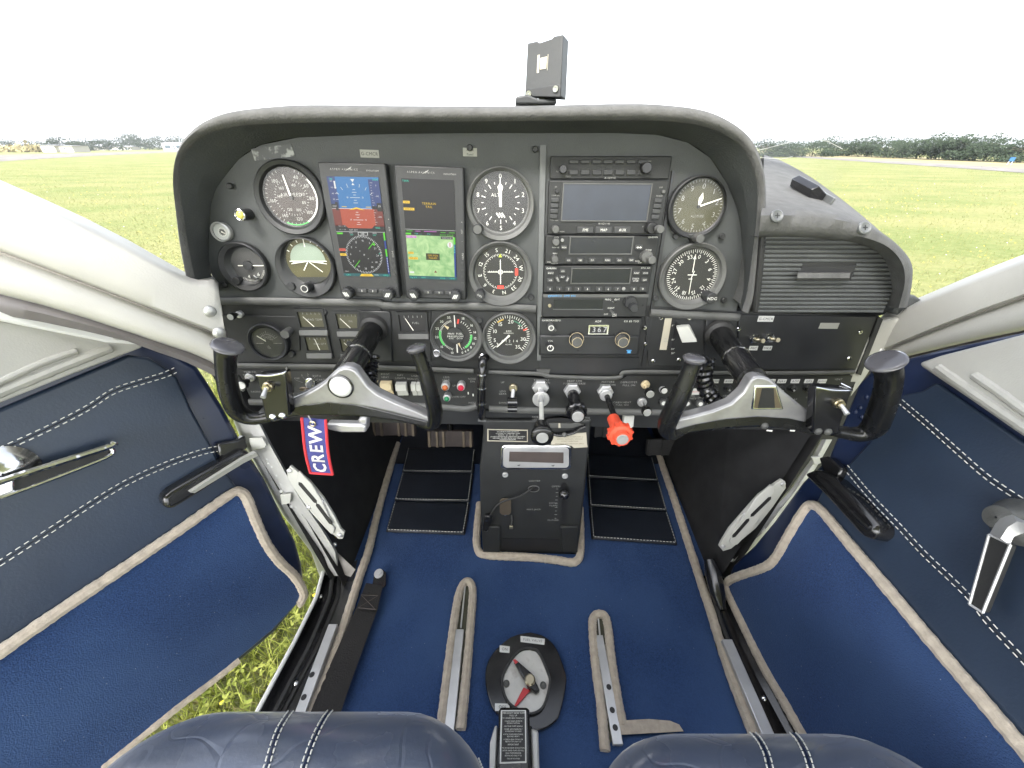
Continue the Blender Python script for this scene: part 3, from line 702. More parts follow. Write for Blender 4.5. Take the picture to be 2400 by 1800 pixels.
post('door_post', 'beige screen pillar sloping up from the glovebox end of the panel',
     [(2062, 752), (2072, 735), (2090, 727), (2120, 720), (2160, 703), (2250, 665), (2330, 632), (2400, 605), (2520, 560)],
     [(2030, 838), (2050, 832), (2100, 810), (2200, 768), (2300, 730), (2400, 695), (2520, 655)],
     [(2000, 872), (2040, 858), (2100, 842), (2200, 818), (2300, 795), (2400, 775), (2520, 752)],
     lambda x: .60 + .025 * (x - 2000) / 400, [(2080, 774), (2058, 823)], 1, [(2000, 905), (2050, 884), (2100, 864), (2200, 842), (2300, 820), (2400, 798), (2520, 772)])
# the lower cheek of the passenger pillar, between panel end and yoke
m = MB(); f = Fr(atY(2000, 860, .548), (1, 0, 0), (0, .06, 1))
pts = [(2062, 752), (2110, 745), (2110, 850), (2045, 862), (2015, 905), (1992, 935), (1985, 905), (2008, 850), (2040, 790)]
m.prism(f, [f.px(x, y, .004) for x, y in pts], -.01, .004); m.build('pillar_foot', 'beige_plastic', bevel=.003, label='beige flared foot of the pillar beside the passenger sub panel', category='pillar trim')
m = MB(); f = Fr(atY(520, 860, .545), (1, 0, 0), (0, .06, 1))
pts = [(512, 700), (528, 790), (540, 860), (560, 905), (585, 960), (600, 985), (560, 960), (530, 900), (500, 850), (488, 780)]
m.prism(f, [f.px(x, y, .0) for x, y in pts], -.012, .0); m.build('pillar_foot', 'beige_plastic', bevel=.003, label='pale wavy pillar foot showing behind the pilot yoke horn', category='pillar trim')

# lower posts (riveted strips) with slotted hinge plates
def lowpost(label, le, ri, Ys, rivets, plates):
    t = thing('hinge_post', label, 'door post', atY(*le[-1], Ys[1]))
    y0, y1 = le[0][1], le[-1][1]
    def P(x, y, off=0.0): return atY(x, y, Ys[0] + (Ys[1] - Ys[0]) * (y - y0) / (y1 - y0) - off)
    a = resample([V((*p, 0)) for p in le], 36); b = resample([V((*p, 0)) for p in ri], 36)
    m = MB(); rows = []
    for k, off in ((-.02, -.05), (0, -.008), (.08, 0), (.45, .004), (.5, .009), (.92, .009), (1.0, 0), (1.02, -.05)):
        rows.append([P((p.lerp(q, k)).x, (p.lerp(q, k)).y, off) for p, q in zip(a, b)])
    m.loft(rows); m.build('strip', 'grey_metal', t, ang=50)
    for x, y in rivets:
        f = Fr(P(x, y, .007), (1, 0, 0), (0, .35, .94)); m = MB(); m.dome(f, .0042, .0028, n=9); m.build('rivet', 'grey_metal', t)
    for pts in plates:
        f = Fr(P(*pts[0], .012), (1, 0, 0), (0, .2, .98)); m = MB(); m.prism(f, [f.px(x, y, .004) for x, y in pts], 0, .004); m.build('hinge_plate', 'white_metal', t, bevel=.001)
    return t
LP = lowpost('riveted grey metal post beside the open door', [(548, 985), (566, 1030), (597, 1085), (632, 1150), (662, 1205), (694, 1245), (731, 1295), (750, 1350)], [(608, 985), (636, 1040), (664, 1090), (700, 1155), (735, 1205), (762, 1245), (789, 1290), (799, 1350)], (.52, .465),
     [(590, 1040), (609, 1041), (594, 1053), (626, 1075), (630, 1085), (638, 1093), (649, 1113), (659, 1133), (660, 1151), (673, 1152), (684, 1186), (695, 1188), (709, 1204), (710, 1207), (732, 1241), (748, 1258), (769, 1300)],
     [[(583, 1028), (613, 1026), (624, 1042), (620, 1050), (590, 1058)], [(656, 1160), (682, 1158), (680, 1180), (660, 1184)]])
RP = lowpost('riveted grey metal post beside the closed door', [(1924, 1030), (1897, 1083), (1873, 1115), (1852, 1146), (1815, 1187), (1777, 1240), (1753, 1266), (1712, 1308)], [(1950, 1030), (1922, 1080), (1900, 1115), (1873, 1160), (1844, 1200), (1803, 1252), (1770, 1278), (1728, 1318)], (.53, .475),
     [(1888, 1117), (1880, 1127), (1876, 1134), (1865, 1155), (1851, 1175), (1833, 1193), (1805, 1227), (1790, 1240), (1787, 1245), (1766, 1274), (1749, 1285), (1716, 1313)],
     [[(1903, 1072), (1925, 1070), (1932, 1082), (1910, 1092)]])
def link(label, pts, slots, Y, pins):
    t = thing('hinge_link', label, 'bracket', atY(*pts[0], Y))
    f = Fr(atY(*pts[0], Y), (1, 0, 0), (0, .25, .97))
    m = MB(); m.prism(f, [f.px(x, y, .005) for x, y in pts], 0, .005); m.build('plate', 'white_metal', t, bevel=.0007)
    c = V((sum(p[0] for p in pts) / len(pts), sum(p[1] for p in pts) / len(pts), 0))
    ins = [(c.x + (x - c.x) * .66, c.y + (y - c.y) * .86) for x, y in pts]
    m = MB(); m.prism(f, [f.px(x, y, .009) for x, y in ins], .005, .009); m.build('raised_boss', 'white_metal', t, bevel=.0012)
    for (x0, y0, x1, y1) in slots:
        a, b = f.px(x0, y0, .0095), f.px(x1, y1, .0095); d = V((b[0] - a[0], b[1] - a[1])); q = V((-d.y, d.x)).normalized() * .0035; e = d.normalized() * .004
        m = MB(); m.prism(f, [(a[0] + q.x, a[1] + q.y), (a[0] - e.x, a[1] - e.y), (a[0] - q.x, a[1] - q.y), (b[0] - q.x, b[1] - q.y), (b[0] + e.x, b[1] + e.y), (b[0] + q.x, b[1] + q.y)], .0085, .0094); m.build('slot', 'print_black', t)
    for x, y in pins:
        g = f.subpx(x, y, .005); m = MB(); m.lathe(g, [(.0045, 0), (.0045, .002), (.003, .003), (.0001, .0032)], 12); m.build('pin', 'alloy', t)
link('white slotted hinge link against the pilot footwell', [(680, 1092), (685, 1096), (725, 1128), (757, 1167), (784, 1211), (798, 1240), (807, 1248), (803, 1263), (794, 1264), (764, 1240), (725, 1197), (690, 1147), (674, 1119), (672, 1105)],
     [(703, 1134, 739, 1176), (744, 1184, 775, 1226)], .49, [(679, 1103), (797, 1254), (724, 1189), (754, 1174)])
link('white slotted hinge link against the passenger footwell', [(1832, 1124), (1841, 1129), (1842, 1144), (1811, 1189), (1772, 1238), (1714, 1286), (1695, 1292), (1686, 1281), (1690, 1272), (1709, 1240), (1743, 1201), (1779, 1160)],
     [(1804, 1168, 1763, 1208), (1753, 1219, 1720, 1257)], .50, [(1834, 1134), (1694, 1280), (1774, 1219), (1745, 1205)])

# ------------------------------------------------------------------ door sills
def sill(name, label, lines, mats, zs):
    t = thing(name, label, 'door sill', atZ(*lines[0][-1], zs[0]))
    rows = [resample([atZ(x, y, z) for x, y in ln], 24) for ln, z in zip(lines, zs)]
    m = MB(); m.loft(rows); m.build('trough', 'black_gloss', t, ang=30)
    m = MB(); m.tube(rows[0], .0035, 6); m.build('white_edge' if mats else 'rubber_edge', 'white_paint' if mats else 'black_rubber', t)
    for k in range(2, len(rows) - 1):
        m = MB(); m.tube([p + V((0, 0, .001)) for p in rows[k]], .004, 7); m.build('rubber_seal', 'black_rubber', t)
    return t, rows
LS, lrows = sill('door_sill', 'black ridged sill with white edge under the open door', [[(757, 1340), (742, 1398), (692, 1500), (606, 1662), (560, 1750)], [(766, 1342), (754, 1400), (706, 1505), (624, 1662), (580, 1750)], [(780, 1342), (774, 1400), (728, 1510), (648, 1662), (608, 1750)], [(796, 1342), (792, 1400), (746, 1515), (668, 1662), (630, 1750)], [(838, 1310), (822, 1400), (774, 1530), (712, 1668), (680, 1750)]], True, (-.728, -.745, -.738, -.748, -.749))
RS, rrows = sill('door_sill', 'black ridged sill along the closed passenger door', [[(1712, 1318), (1704, 1360), (1716, 1410), (1752, 1500), (1806, 1600), (1876, 1720), (1930, 1800)], [(1690, 1330), (1690, 1380), (1704, 1430), (1736, 1510), (1780, 1600), (1845, 1720), (1890, 1800)], [(1668, 1345), (1672, 1400), (1690, 1460), (1722, 1540), (1762, 1630), (1806, 1720), (1840, 1800)], [(1636, 1352), (1660, 1420), (1682, 1490), (1712, 1570), (1748, 1660), (1776, 1720), (1805, 1800)]], False, (-.738, -.745, -.738, -.749))
m = MB(); m.tube([atZ(x, y, z) for x, y, z in ((1662, 1310, -.70), (1672, 1345, -.715), (1682, 1392, -.725), (1692, 1430, -.735))], [.010, .016, .014, .006], 10)
m.build('rubber_boot', 'black_gloss', RS)
for i, (x, y) in enumerate(((751, 1398), (693, 1601))):
    f = Fr(atZ(x, y, -.742), (1, 0, 0), (0, 1, 0)); m = MB(); m.dome(f, .0045, .003); m.build('screw', 'chrome', LS)
f = Fr(atZ(1790, 1636, -.728), (1, 0, 0), (0, 1, 0)); m = MB(); m.dome(f, .004, .003); m.build('screw', 'chrome', RS)
m = MB(); m.loft([[atZ(788, 1292, -.69), atZ(833, 1335, -.735)], [atZ(800, 1345, -.737), atZ(822, 1352, -.74)]]); m.build('scuffed_plate', 'scrape', LS)
m = MB(); m.dome(Fr(atZ(783, 1277, -.68), (1, 0, 0), (0, .5, .86)), .006, .004); m.build('screw', 'chrome', LS)

# ================================================================== instrument panel
IP = thing('instrument_panel', 'black crinkle painted instrument panel spanning the cockpit', 'instrument panel', PF.at(1200, 950))
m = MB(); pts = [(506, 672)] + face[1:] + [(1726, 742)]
m.pxprism(PF, pts + [(1726, 760), (500, 760)], -.02, 0.0); m.build('upper_panel', 'panel_glare_grey', IP)
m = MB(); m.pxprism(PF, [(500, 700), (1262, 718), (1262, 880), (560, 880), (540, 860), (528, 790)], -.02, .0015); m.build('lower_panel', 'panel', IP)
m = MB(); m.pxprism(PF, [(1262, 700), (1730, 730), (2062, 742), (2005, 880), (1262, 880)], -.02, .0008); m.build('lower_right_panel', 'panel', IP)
def bar(pxs, r, c, name='trim_rail', mt='trim_grey', flat=.6, parent=IP):
    m = MB(); m.tube(spline([PF.at(x, y, c) for x, y in pxs], 5), r, 10, flat=flat, up=PF.n); return m.build(name, mt, parent)
bar([(512, 706), (620, 706), (760, 708), (880, 710), (905, 716), (1000, 718), (1130, 718), (1256, 724)], .0058, .006, mt='bezel_grey')
bar([(1524, 733), (1600, 737), (1732, 744)], .006, .006, mt='bezel_grey')
bar([(556, 856), (700, 858), (900, 862), (1010, 866), (1110, 870)], .0042, .007, mt='bezel_grey')
bar([(1145, 872), (1260, 876), (1290, 882), (1400, 886), (1452, 884), (1466, 872), (1560, 872), (1720, 874), (1900, 874), (2002, 872)], .0035, .007, mt='bezel_grey')
# switch strip along the foot of the panel
m = MB(); m.pxprism(PF, [(556, 866), (1110, 876), (1150, 878), (1290, 888), (1455, 890), (1470, 880), (2010, 880), (1985, 955), (1940, 962), (1540, 962), (1150, 960), (1110, 950), (590, 938)], -.03, .003); m.build('switch_strip', 'panel', IP)
bar([(585, 942), (700, 944), (900, 948), (1040, 954), (1090, 958), (1118, 952)], .006, .004, mt='bezel_grey')
bar([(1146, 958), (1250, 962), (1380, 964), (1500, 966), (1560, 966)], .0062, .004, mt='bezel_grey')
bar([(1560, 966), (1700, 968), (1850, 966), (1960, 962)], .005, .004, mt='panel_gloss')
m = MB(); m.pxprism(PF, [(590, 945), (1120, 962), (1560, 972), (1960, 968), (1930, 1010), (600, 985)], -.05, -.02); m.build('under_lip', 'panel_gloss', IP)
# plates let into the left half
m = MB(); m.pxprism(PF, [(704, 712), (893, 718), (893, 842), (720, 842), (704, 780)], .0015, .004); m.build('cluster_plate', 'panel', IP, bevel=.001)
m = MB(); m.pxprism(PF, [(898, 726), (1010, 728), (1010, 848), (905, 846)], .0015, .0035); m.build('cluster_plate', 'panel', IP, bevel=.001)
m = MB(); m.pxprism(PF, [(836, 727), (911, 730), (915, 735), (920, 850), (836, 848)], .0035, .007); m.build('shaft_plate', 'panel_gloss', IP, bevel=.002)
m = MB(); m.pxprism(PF, [(1012, 728), (1252, 730), (1258, 738), (1258, 845), (1010, 842)], .0015, .0035); m.build('engine_gauge_plate', 'panel', IP, bevel=.001)
m = MB(); m.pxprism(PF, [(515, 738), (700, 742), (704, 822), (545, 818)], .0012, .0035); m.build('ammeter_plate', 'panel', IP, bevel=.001)
m = MB(); m.pxprism(PF, [(1512, 742), (1648, 742), (1650, 858), (1520, 858)], .001, .0035); m.build('flap_plate', 'panel', IP, bevel=.001)
m = MB(); m.pxprism(PF, [(1655, 742), (1728, 744), (1726, 860), (1650, 858)], .001, .004); m.build('shaft_plate', 'panel_gloss', IP, bevel=.002)
m = MB(); m.pxprism(PF, [(1732, 738), (2056, 742), (2006, 868), (1728, 866)], .001, .004); m.build('jack_plate', 'panel_gloss', IP, bevel=.001)
m = MB(); m.pxprism(PF, [(2060, 742), (2070, 748), (2018, 880), (2008, 876)], .0, .006); m.build('end_strip', 'black_rubber', IP)
# radio tray surround
m = MB(); m.pxprism(PF, [(1266, 340), (1280, 340), (1268, 845), (1258, 845)], .0, .004); m.build('tray_edge', 'trim_grey', IP)
m = MB(); m.pxprism(PF, [(1576, 400), (1582, 402), (1512, 860), (1504, 858)], .0, .004); m.build('tray_edge', 'panel_gloss', IP)
m = MB(); m.pxprism(PF, [(1262, 838), (1498, 838), (1492, 872), (1268, 878)], .0, .003); m.build('blank_plate', 'panel_gloss', IP)
m = MB(); m.pxprism(PF, [(1290, 866), (1258, 866), (1258, 880), (1284, 884)], .003, .007); m.build('bracket', 'bezel_grey', IP)
def screws(lst, c=.004, r=5.0, mt='chrome', parent=IP, slot=True):
    for x, y in lst:
        f = PF.subpx(x, y, c); rr = r * PF.m(x, y, c); m = MB()
        m.lathe(f, [(rr, -.001), (rr, rr * .25), (rr * .75, rr * .55), (rr * .3, rr * .5), (rr * .02, rr * .5)], 14); s0 = m.build('screw', mt, parent)
        if slot: m = MB(); m.rect(f, 0, 0, rr * 1.2, rr * .26, rr * .6, 30); m.rect(f, 0, 0, rr * 1.2, rr * .26, rr * .61, 120); m.build('slot', 'print_black', s0)
screws([(1731, 771), (2016, 778), (1989, 840), (1511, 768), (1531, 846), (1658, 740), (1591, 843), (1549, 745), (1616, 745)], r=5)
screws([(539, 436), (526, 667), (1584, 554), (1692, 554), (1697, 704), (1245, 697), (1536, 699), (1254, 350), (1101, 346)], r=7, mt='bezel', slot=False)
screws([(760, 731), (850, 740), (684, 829), (1124, 750), (1238, 756), (820, 806)], r=8, mt='bezel', slot=False, c=.004)
screws([(1512, 806), (1562, 382), (1563, 399)], r=4)
PT = MB()                                         # painted lettering on the panel
def ptxt(mb, s, x, y, h, c=.0045, rot=0, fr=PF, **k): a, b = fr.px(x, y, c); mb.text(fr, s, a, b, h * fr.m(x, y, c), c, rot, **k)
for s, x, y in (('PRIM AIR', 586, 872), ('PULL ON', 584, 879), ('MASTER', 626, 872), ('ALT BAT', 627, 879), ('FUEL', 664, 873), ('PUMP', 664, 880), ('RADIUS', 600, 918), ('PITOT', 903, 877), ('HEAT', 903, 884), ('NAV', 938, 879), ('LIGHTS', 938, 886), ('LIGHTS', 976, 881), ('BCN STROBE', 976, 888),
                ('LDG', 1046, 884), ('GEAR', 1045, 891), ('UP', 1064, 904), ('DWN', 1067, 930), ('OFF', 1085, 930), ('NOSE', 1106, 888), ('DN', 1107, 894), ('NOSE', 1107, 944), ('UP', 1107, 951), ('UP', 1178, 896), ('LDG', 1178, 917), ('GEAR', 1178, 923), ('DWN', 1178, 944),
                ('THROTTLE', 1269, 891), ('PUSH OPEN', 1270, 897), ('PROP RPM', 1346, 893), ('PUSH INCREASE', 1346, 899), ('MIXTURE', 1425, 895), ('PULL LEAN', 1424, 902), ('DEFROSTER', 1474, 896), ('PULL ON', 1474, 903), ('CABIN HEAT', 1458, 943), ('PULL ON', 1458, 949),
                ('NOSE', 1256, 977), ('LEFT', 1256, 983), ('NOSE', 1374, 979), ('RIGHT', 1374, 985), ('PANEL', 1618, 927), ('LIGHTS', 1620, 934), ('DIM', 1641, 932), ('STROBE', 1708, 928), ('LIGHT', 1708, 935), ('FLAP', 1860, 936), ('GEAR', 1898, 931), ('VENT', 1965, 889)):
    ptxt(PT, s, x, y, 4.6, .0046 if y < 965 else .0005)
for s, x, y in (('OFF', 696, 887), ('R', 708, 880), ('L', 722, 876), ('BOTH', 742, 881), ('START', 750, 890)): ptxt(PT, s, x, y, 4.6)
for x0, y0, x1, y1 in ((694, 891, 710, 897), (709, 883, 717, 892), (721, 879, 724, 888), (738, 884, 732, 891), (747, 893, 739, 898)):
    PT.tube([PF.at(x0, y0, .0045), PF.at(x1, y1, .0045)], .0002, 4)
PT.build('lettering', 'print_dim', IP, recalc=False, smooth=False)

# ------------------------------------------------------------------ round instruments
def gauge(name, label, cat, cx, cy, rf, ox, oy, ro, dial='dial', ring='bezel', cf=.0025, rim=.011, loc=None, ell=1.0):
    """dial centre and radius, bezel centre and radius in photo pixels"""
    f = PF.subpx(cx, cy, cf); rr = rf * PF.m(cx, cy, cf)
    a, b = PF.px(ox, oy, rim); fb = PF.sub(a, b, 0); R1 = ro * PF.m(ox, oy, rim)
    t = thing(name, label, cat, PF.at(ox, oy, 0))
    n = 48; V0 = []
    da, db = PF.px(cx, cy, cf)
    for (k, rad, ca, cb, c) in ((0, R1, a, b, .001), (1, R1, a, b, rim - .0015), (2, R1 - .0015, a, b, rim), (3, R1 * .5 + rr * .5 - .001, (a + da) / 2, (b + db) / 2, rim - .002), (4, rr + .002, da, db, cf + .0012), (5, rr, da, db, cf)):
        V0.append([PF.pt(ca + rad * math.cos(2 * math.pi * i / n), cb + rad * math.sin(2 * math.pi * i / n), c) for i in range(n)])
    m = MB(); m.loft(V0, True); m.build('bezel', ring, t, ang=30)
    m = MB(); m.disc(f, 0, 0, rr + .0005, -.0002, 40); m.build('dial_face', dial, t, smooth=False)
    m = MB(); m.disc(f, 0, 0, rr + .001, .0035, 40); t['_r'] = rr
    g_ = m.build('cover_glass', 'gauge_glass', t, smooth=False)
    return t, f, rr
def knob(parent, x, y, r, c0, c1, mt='black_plastic', name='knob', teeth=0, cap=None, capr=.8, line=False, ch=.12, n=22):
    f = PF.subpx(x, y, c1); rr = r * PF.m(x, y, c1); m = MB(); L = c1 - c0
    m.cyl(f, rr, -L, 0, n, ch=min(rr * ch, L * .4), teeth=teeth); k = m.build(name, mt, parent)
    if cap: m = MB(); m.cyl(f, rr * capr, -.001, .0008, n); m.build('cap', cap, k)
    if line: m = MB(); m.rect(f, 0, rr * .45, rr * .22, rr * .9, .0004); m.build('pointer', 'print', k)
    return k
def hand(mb, f, d, L, w, tail=.0, c=.002, w1=None): mb.tick(f, d, -tail, L, w, c, w1=w1 if w1 is not None else w * .5)

t, f, r = gauge('airspeed_indicator', 'round airspeed dial with white arc at upper pilot end', 'gauge', 684, 463, 61, 677, 465, 81, 'dial_brown')
m = MB()
for s, d in (('40', 25), ('60', 58), ('80', 92), ('100', 133), ('120', 172), ('140', 214), ('160', 262), ('180', 318)): m.text(f, s, .76 * r * math.sin(R(d)), .76 * r * math.cos(R(d)), r * .12, .0004)
for s, d in (('40', 22), ('60', 75), ('80', 112), ('100', 160), ('120', 205), ('140', 275), ('160', 315)): m.text(f, s, .46 * r * math.sin(R(d)), .46 * r * math.cos(R(d)), r * .10, .0004)
for i in range(34): m.tick(f, 20 + i * 9.6, .9 * r, .99 * r, r * .018, .0004); m.tick(f, 20 + i * 9.6, .58 * r, .65 * r, r * .016, .0004)
m.text(f, 'AIRSPEED', 0, .10 * r, r * .12, .0004); m.build('markings', 'print_mid', t, recalc=False, smooth=False)
m = MB(); m.arc(f, .93 * r, .985 * r, 50, 152, .0006); m.build('white_arc', 'print', t); m = MB(); m.arc(f, .95 * r, .99 * r, 152, 205, .0006); m.build('green_arc', 'print_green', t)
m = MB(); hand(m, f, -9, .78 * r, r * .07, 0, .0022, r * .05); m.build('needle', 'needle', t)
m = MB(); m.cyl(f, r * .07, .001, .0026, 14); m.build('hub', 'bezel', t)

t, f, r = gauge('turn_indicator', 'dim grey dial with a black centre nearest the pilot pillar', 'gauge', 583, 622, 39, 567, 627, 56, 'dial_grey', ring='bezel')
m = MB()
for s, d in (('5', 168), ('6', 140), ('4', 195)): m.text(f, s, .68 * r * math.sin(R(d)), .68 * r * math.cos(R(d)), r * .2, .0004)
for i in range(22): m.tick(f, 110 + i * 5, .84 * r, .95 * r, r * .02, .0004)
m.build('markings', 'print', t, recalc=False, smooth=False)
m = MB(); m.tick(f, 90, .25 * r, .95 * r, r * .05, .002); m.tick(f, -90, .25 * r, .6 * r, r * .05, .002); m.build('needle', 'needle', t)
m = MB(); m.cyl(f, r * .28, .0004, .003, 20); m.build('hub', 'bezel', t)
knob(t, 596, 652, 5, .004, .012, 'chrome'); knob(t, 552, 659, 9, .0, .012, 'bezel', 'adjuster')

t, f, r = gauge('attitude_indicator', 'olive and pale green attitude dial beside the first display', 'gauge', 723, 612, 51, 714, 630, 69, 'dial_olive', ring='bezel')
m = MB(); pts = [(r * .8 * math.sin(R(d)), r * .8 * math.cos(R(d))) for d in range(-86, 87, 8)]; m.flat(f, pts + [(r * .8, .0), (-r * .8, .0)], .0006); m.build('sky_half', 'dial_sky', t, smooth=False)
m = MB(); m.rect(f, 0, .0, 1.7 * r, r * .035, .0012); m.rect(f, -.5 * r, -.02 * r, .4 * r, r * .07, .002); m.rect(f, .5 * r, -.02 * r, .4 * r, r * .07, .002)
for d in (-60, -40, -20, 20, 40, 60): m.tick(f, d, .86 * r, .97 * r, r * .035, .0014)
m.tick(f, 0, .62 * r, .98 * r, r * .04, .0014); m.tick(f, 215, .05 * r, .5 * r, r * .04, .0014); m.tick(f, 130, .05 * r, .75 * r, r * .035, .0014); m.tick(f, 262, .1 * r, .8 * r, r * .03, .0014); m.tick(f, 98, .1 * r, .85 * r, r * .03, .0014)
m.build('horizon_bars', 'needle', t, recalc=False)
m = MB(); m.flat(f, [(r * math.sin(R(d)), r * math.cos(R(d))) for d in range(135, 226, 9)], .0018); m.build('lower_mask', 'bezel', t, smooth=False)
k = knob(t, 713, 677, 11, .006, .022, 'bezel', 'cage_knob'); knob(t, 681, 672, 9, .006, .013, 'bezel', 'adjuster')
ff = PF.subpx(713, 677, .0222); m = MB(); m.arc(ff, .0042, .0050, 0, 360, .0, 24); m.build('ring', 'print', k)

t, f, r = gauge('altimeter', 'black altimeter with its white hand pointing straight up', 'gauge', 1173, 475, 64, 1173, 481, 80, 'dial', ring='bezel_grey')
m = MB()
for i in range(10):
    d = 36 * i; m.text(f, str(i), .86 * r * math.sin(R(d)), .86 * r * math.cos(R(d)), r * .15, .0004); m.tick(f, d, .57 * r, .72 * r, r * .03, .0004); m.tick(f, d + 18, .62 * r, .70 * r, r * .022, .0004)
m.text(f, 'ALT', -.18 * r, .26 * r, r * .11, .0004)
for k in range(3): m.rect(f, (-.1 + .1 * k) * r, -.42 * r, .05 * r, .2 * r, .0004, 35)
m.build('markings', 'print', t, recalc=False, smooth=False)
m = MB(); m.flat(f, [(-.045 * r, -.14 * r), (.045 * r, -.14 * r), (.055 * r, .35 * r), (.10 * r, .52 * r), (.02 * r, .62 * r), (.008 * r, .82 * r), (-.008 * r, .82 * r), (-.02 * r, .62 * r), (-.10 * r, .52 * r), (-.055 * r, .35 * r)], .002); m.build('needle', 'needle', t, smooth=False)
knob(t, 1119, 538, 12, .004, .022, 'bezel', 'setting_knob', cap='bezel_grey')

t, f, r = gauge('course_indicator', 'black course dial with white cross and two red flags', 'gauge', 1173, 637, 57, 1173, 645, 75, 'dial', ring='bezel_grey')
m = MB()
for i, s in enumerate(('S', '21', '24', 'W', '30', '33', 'N', '3', '6', 'E', '12', '15')):
    d = -10 + 30 * i; m.text(f, s, .86 * r * math.sin(R(d)), .86 * r * math.cos(R(d)), r * .15, .0004, -d)
for i in range(72): m.tick(f, -10 + 5 * i, (.66 if i % 2 else .62) * r, .71 * r, r * .018, .0004)
m.rect(f, 0, 0, r * .03, r * .98, .0016); m.rect(f, 0, 0, r * 1.05, r * .03, .0017); m.arc(f, .07 * r, .10 * r, 0, 360, .0018, 20)
for k in range(-5, 6):
    if k: m.rect(f, 0, k * .08 * r, .06 * r, .018 * r, .0012); m.rect(f, k * .09 * r, 0.02 * r, .018 * r, .05 * r, .0012)
m.build('markings', 'print', t, recalc=False, smooth=False)
m = MB(); m.rect(f, .66 * r, 0, .13 * r, .28 * r, .0014); m.build('flag', 'print_red', t, smooth=False); m = MB(); m.rect(f, 0, -.62 * r, .28 * r, .14 * r, .0014); m.build('flag', 'print_red', t, smooth=False)
m = MB(); m.flat(f, [(-.07 * r, .58 * r), (.07 * r, .58 * r), (0, .72 * r)], .0015); m.build('lubber_arrow', 'print_lime', t, smooth=False)
k = knob(t, 1124, 693, 12, .004, .022, 'bezel', 'course_knob', teeth=10); ff = PF.subpx(1124, 693, .0225); m = MB(); m.text(ff, 'OBS', 0, 0, .0026, 0, -30); m.build('lettering', 'print', k, recalc=False, smooth=False)

t, f, r = gauge('altimeter', 'yellowed altimeter at the glovebox end with a long hand', 'gauge', 1636, 484, 58, 1636, 487, 68, 'dial_khaki', ring='bezel', rim=.012)
m = MB()
for i in range(10):
    d = 6 + 36 * i; m.text(f, str(i), .74 * r * math.sin(R(d)), .74 * r * math.cos(R(d)), r * .19, .0004, -4)
for i in range(50): m.tick(f, 6 + 7.2 * i, (.89 if i % 5 else .86) * r, .97 * r, r * .022, .0004)
m.text(f, 'ALTITUDE', .04 * r, -.36 * r, r * .09, .0004, 0, sx=.8); m.build('markings', 'print_dim', t, recalc=False, smooth=False)
m = MB(); m.flat(f, [(r * (a * math.cos(R(8)) + b * math.sin(R(8))), r * (-a * math.sin(R(8)) + b * math.cos(R(8)))) for a, b in ((-.03, 0), (.03, 0), (.09, .3), (0, .52), (-.09, .3))], .0016); m.build('short_hand', 'needle', t, smooth=False)
m = MB(); hand(m, f, 71, .9 * r, r * .07, 0, .0022); m.build('long_hand', 'needle', t)
m = MB(); m.cyl(f, .06 * r, .001, .003, 12); m.build('hub', 'bezel', t)
knob(t, 1642, 560, 10, .004, .026, 'bezel_grey', 'setting_knob', n=18); m = MB(); m.pxprism(PF, [(1612, 548), (1640, 545), (1652, 560), (1625, 572)], .001, .012); m.build('knob_housing', 'bezel', t, bevel=.002)

t, f, r = gauge('heading_indicator', 'black heading dial with white aircraft symbol above the flap lever', 'gauge', 1621, 645, 59, 1625, 651, 78, 'dial', ring='bezel_grey')
m = MB()
for i, s in enumerate(('0', '3', '6', '9', '12', '15', '18', '21', '24', '27', '30', '33')):
    d = 12 + 30 * i; m.text(f, s, .72 * r * math.sin(R(d)), .72 * r * math.cos(R(d)), r * .15, .0004, -d)
for i in range(72): m.tick(f, 12 + 5 * i, (.88 if i % 2 else .84) * r, .98 * r, r * .022, .0004)
m.build('markings', 'print', t, recalc=False, smooth=False)
m = MB(); m.tick(f, -2, .12 * r, .8 * r, r * .035, .0016); m.tick(f, 178, .08 * r, .75 * r, r * .03, .0016); m.rect(f, 0, .02 * r, .36 * r, .035 * r, .0018); m.rect(f, .02 * r, .03 * r, .03 * r, .3 * r, .0019, -15); m.rect(f, -.04 * r, -.14 * r, .15 * r, .03 * r, .0018)
m.tick(f, 222, .6 * r, .98 * r, r * .02, .0016); m.flat(f, [(-.10 * r, .62 * r), (0.03 * r, .62 * r), (-.03 * r, .8 * r)], .0017); m.build('aircraft_symbol', 'print', t, recalc=False, smooth=False)
k = knob(t, 1669, 700, 13, .004, .024, 'bezel', 'heading_knob'); ff = PF.subpx(1669, 700, .0245); m = MB(); m.text(ff, 'HDG', 0, 0, .0042, 0); m.build('lettering', 'print', k, recalc=False, smooth=False)

t, f, r = gauge('manifold_pressure_gauge', 'round dial lettered MAN PRESS FUEL FLOW with green arcs', 'gauge', 1068, 786, 52, 1069, 792, 62, 'dial', ring='bezel_grey', cf=.0055, rim=.014)
m = MB()
for s, d in (('35', -17), ('30', -42), ('25', -68), ('20', -95), ('15', -129), ('10', -165), ('18', 25), ('16', 57), ('14', 80), ('12', 99), ('10', 117), ('8', 131), ('6', 143), ('4', 153), ('0', 163)): m.text(f, s, .87 * r * math.sin(R(d)), .87 * r * math.cos(R(d)), r * .11, .0004)
for i in range(30): m.tick(f, -165 + i * 5.2, .64 * r, .74 * r, r * .02, .0004)
for i in range(16): m.tick(f, 25 + i * 9, .64 * r, .74 * r, r * .02, .0004)
m.rect(f, 0, .66 * r, .045 * r, .56 * r, .0008); m.rect(f, .03 * r, -.62 * r, .055 * r, .42 * r, .0008); m.build('markings', 'print', t, recalc=False, smooth=False)
m = MB(); m.arc(f, .66 * r, .75 * r, -72, -131, .0006); m.arc(f, .66 * r, .75 * r, 88, 146, .0006); m.build('green_arc', 'print_green', t, recalc=False)
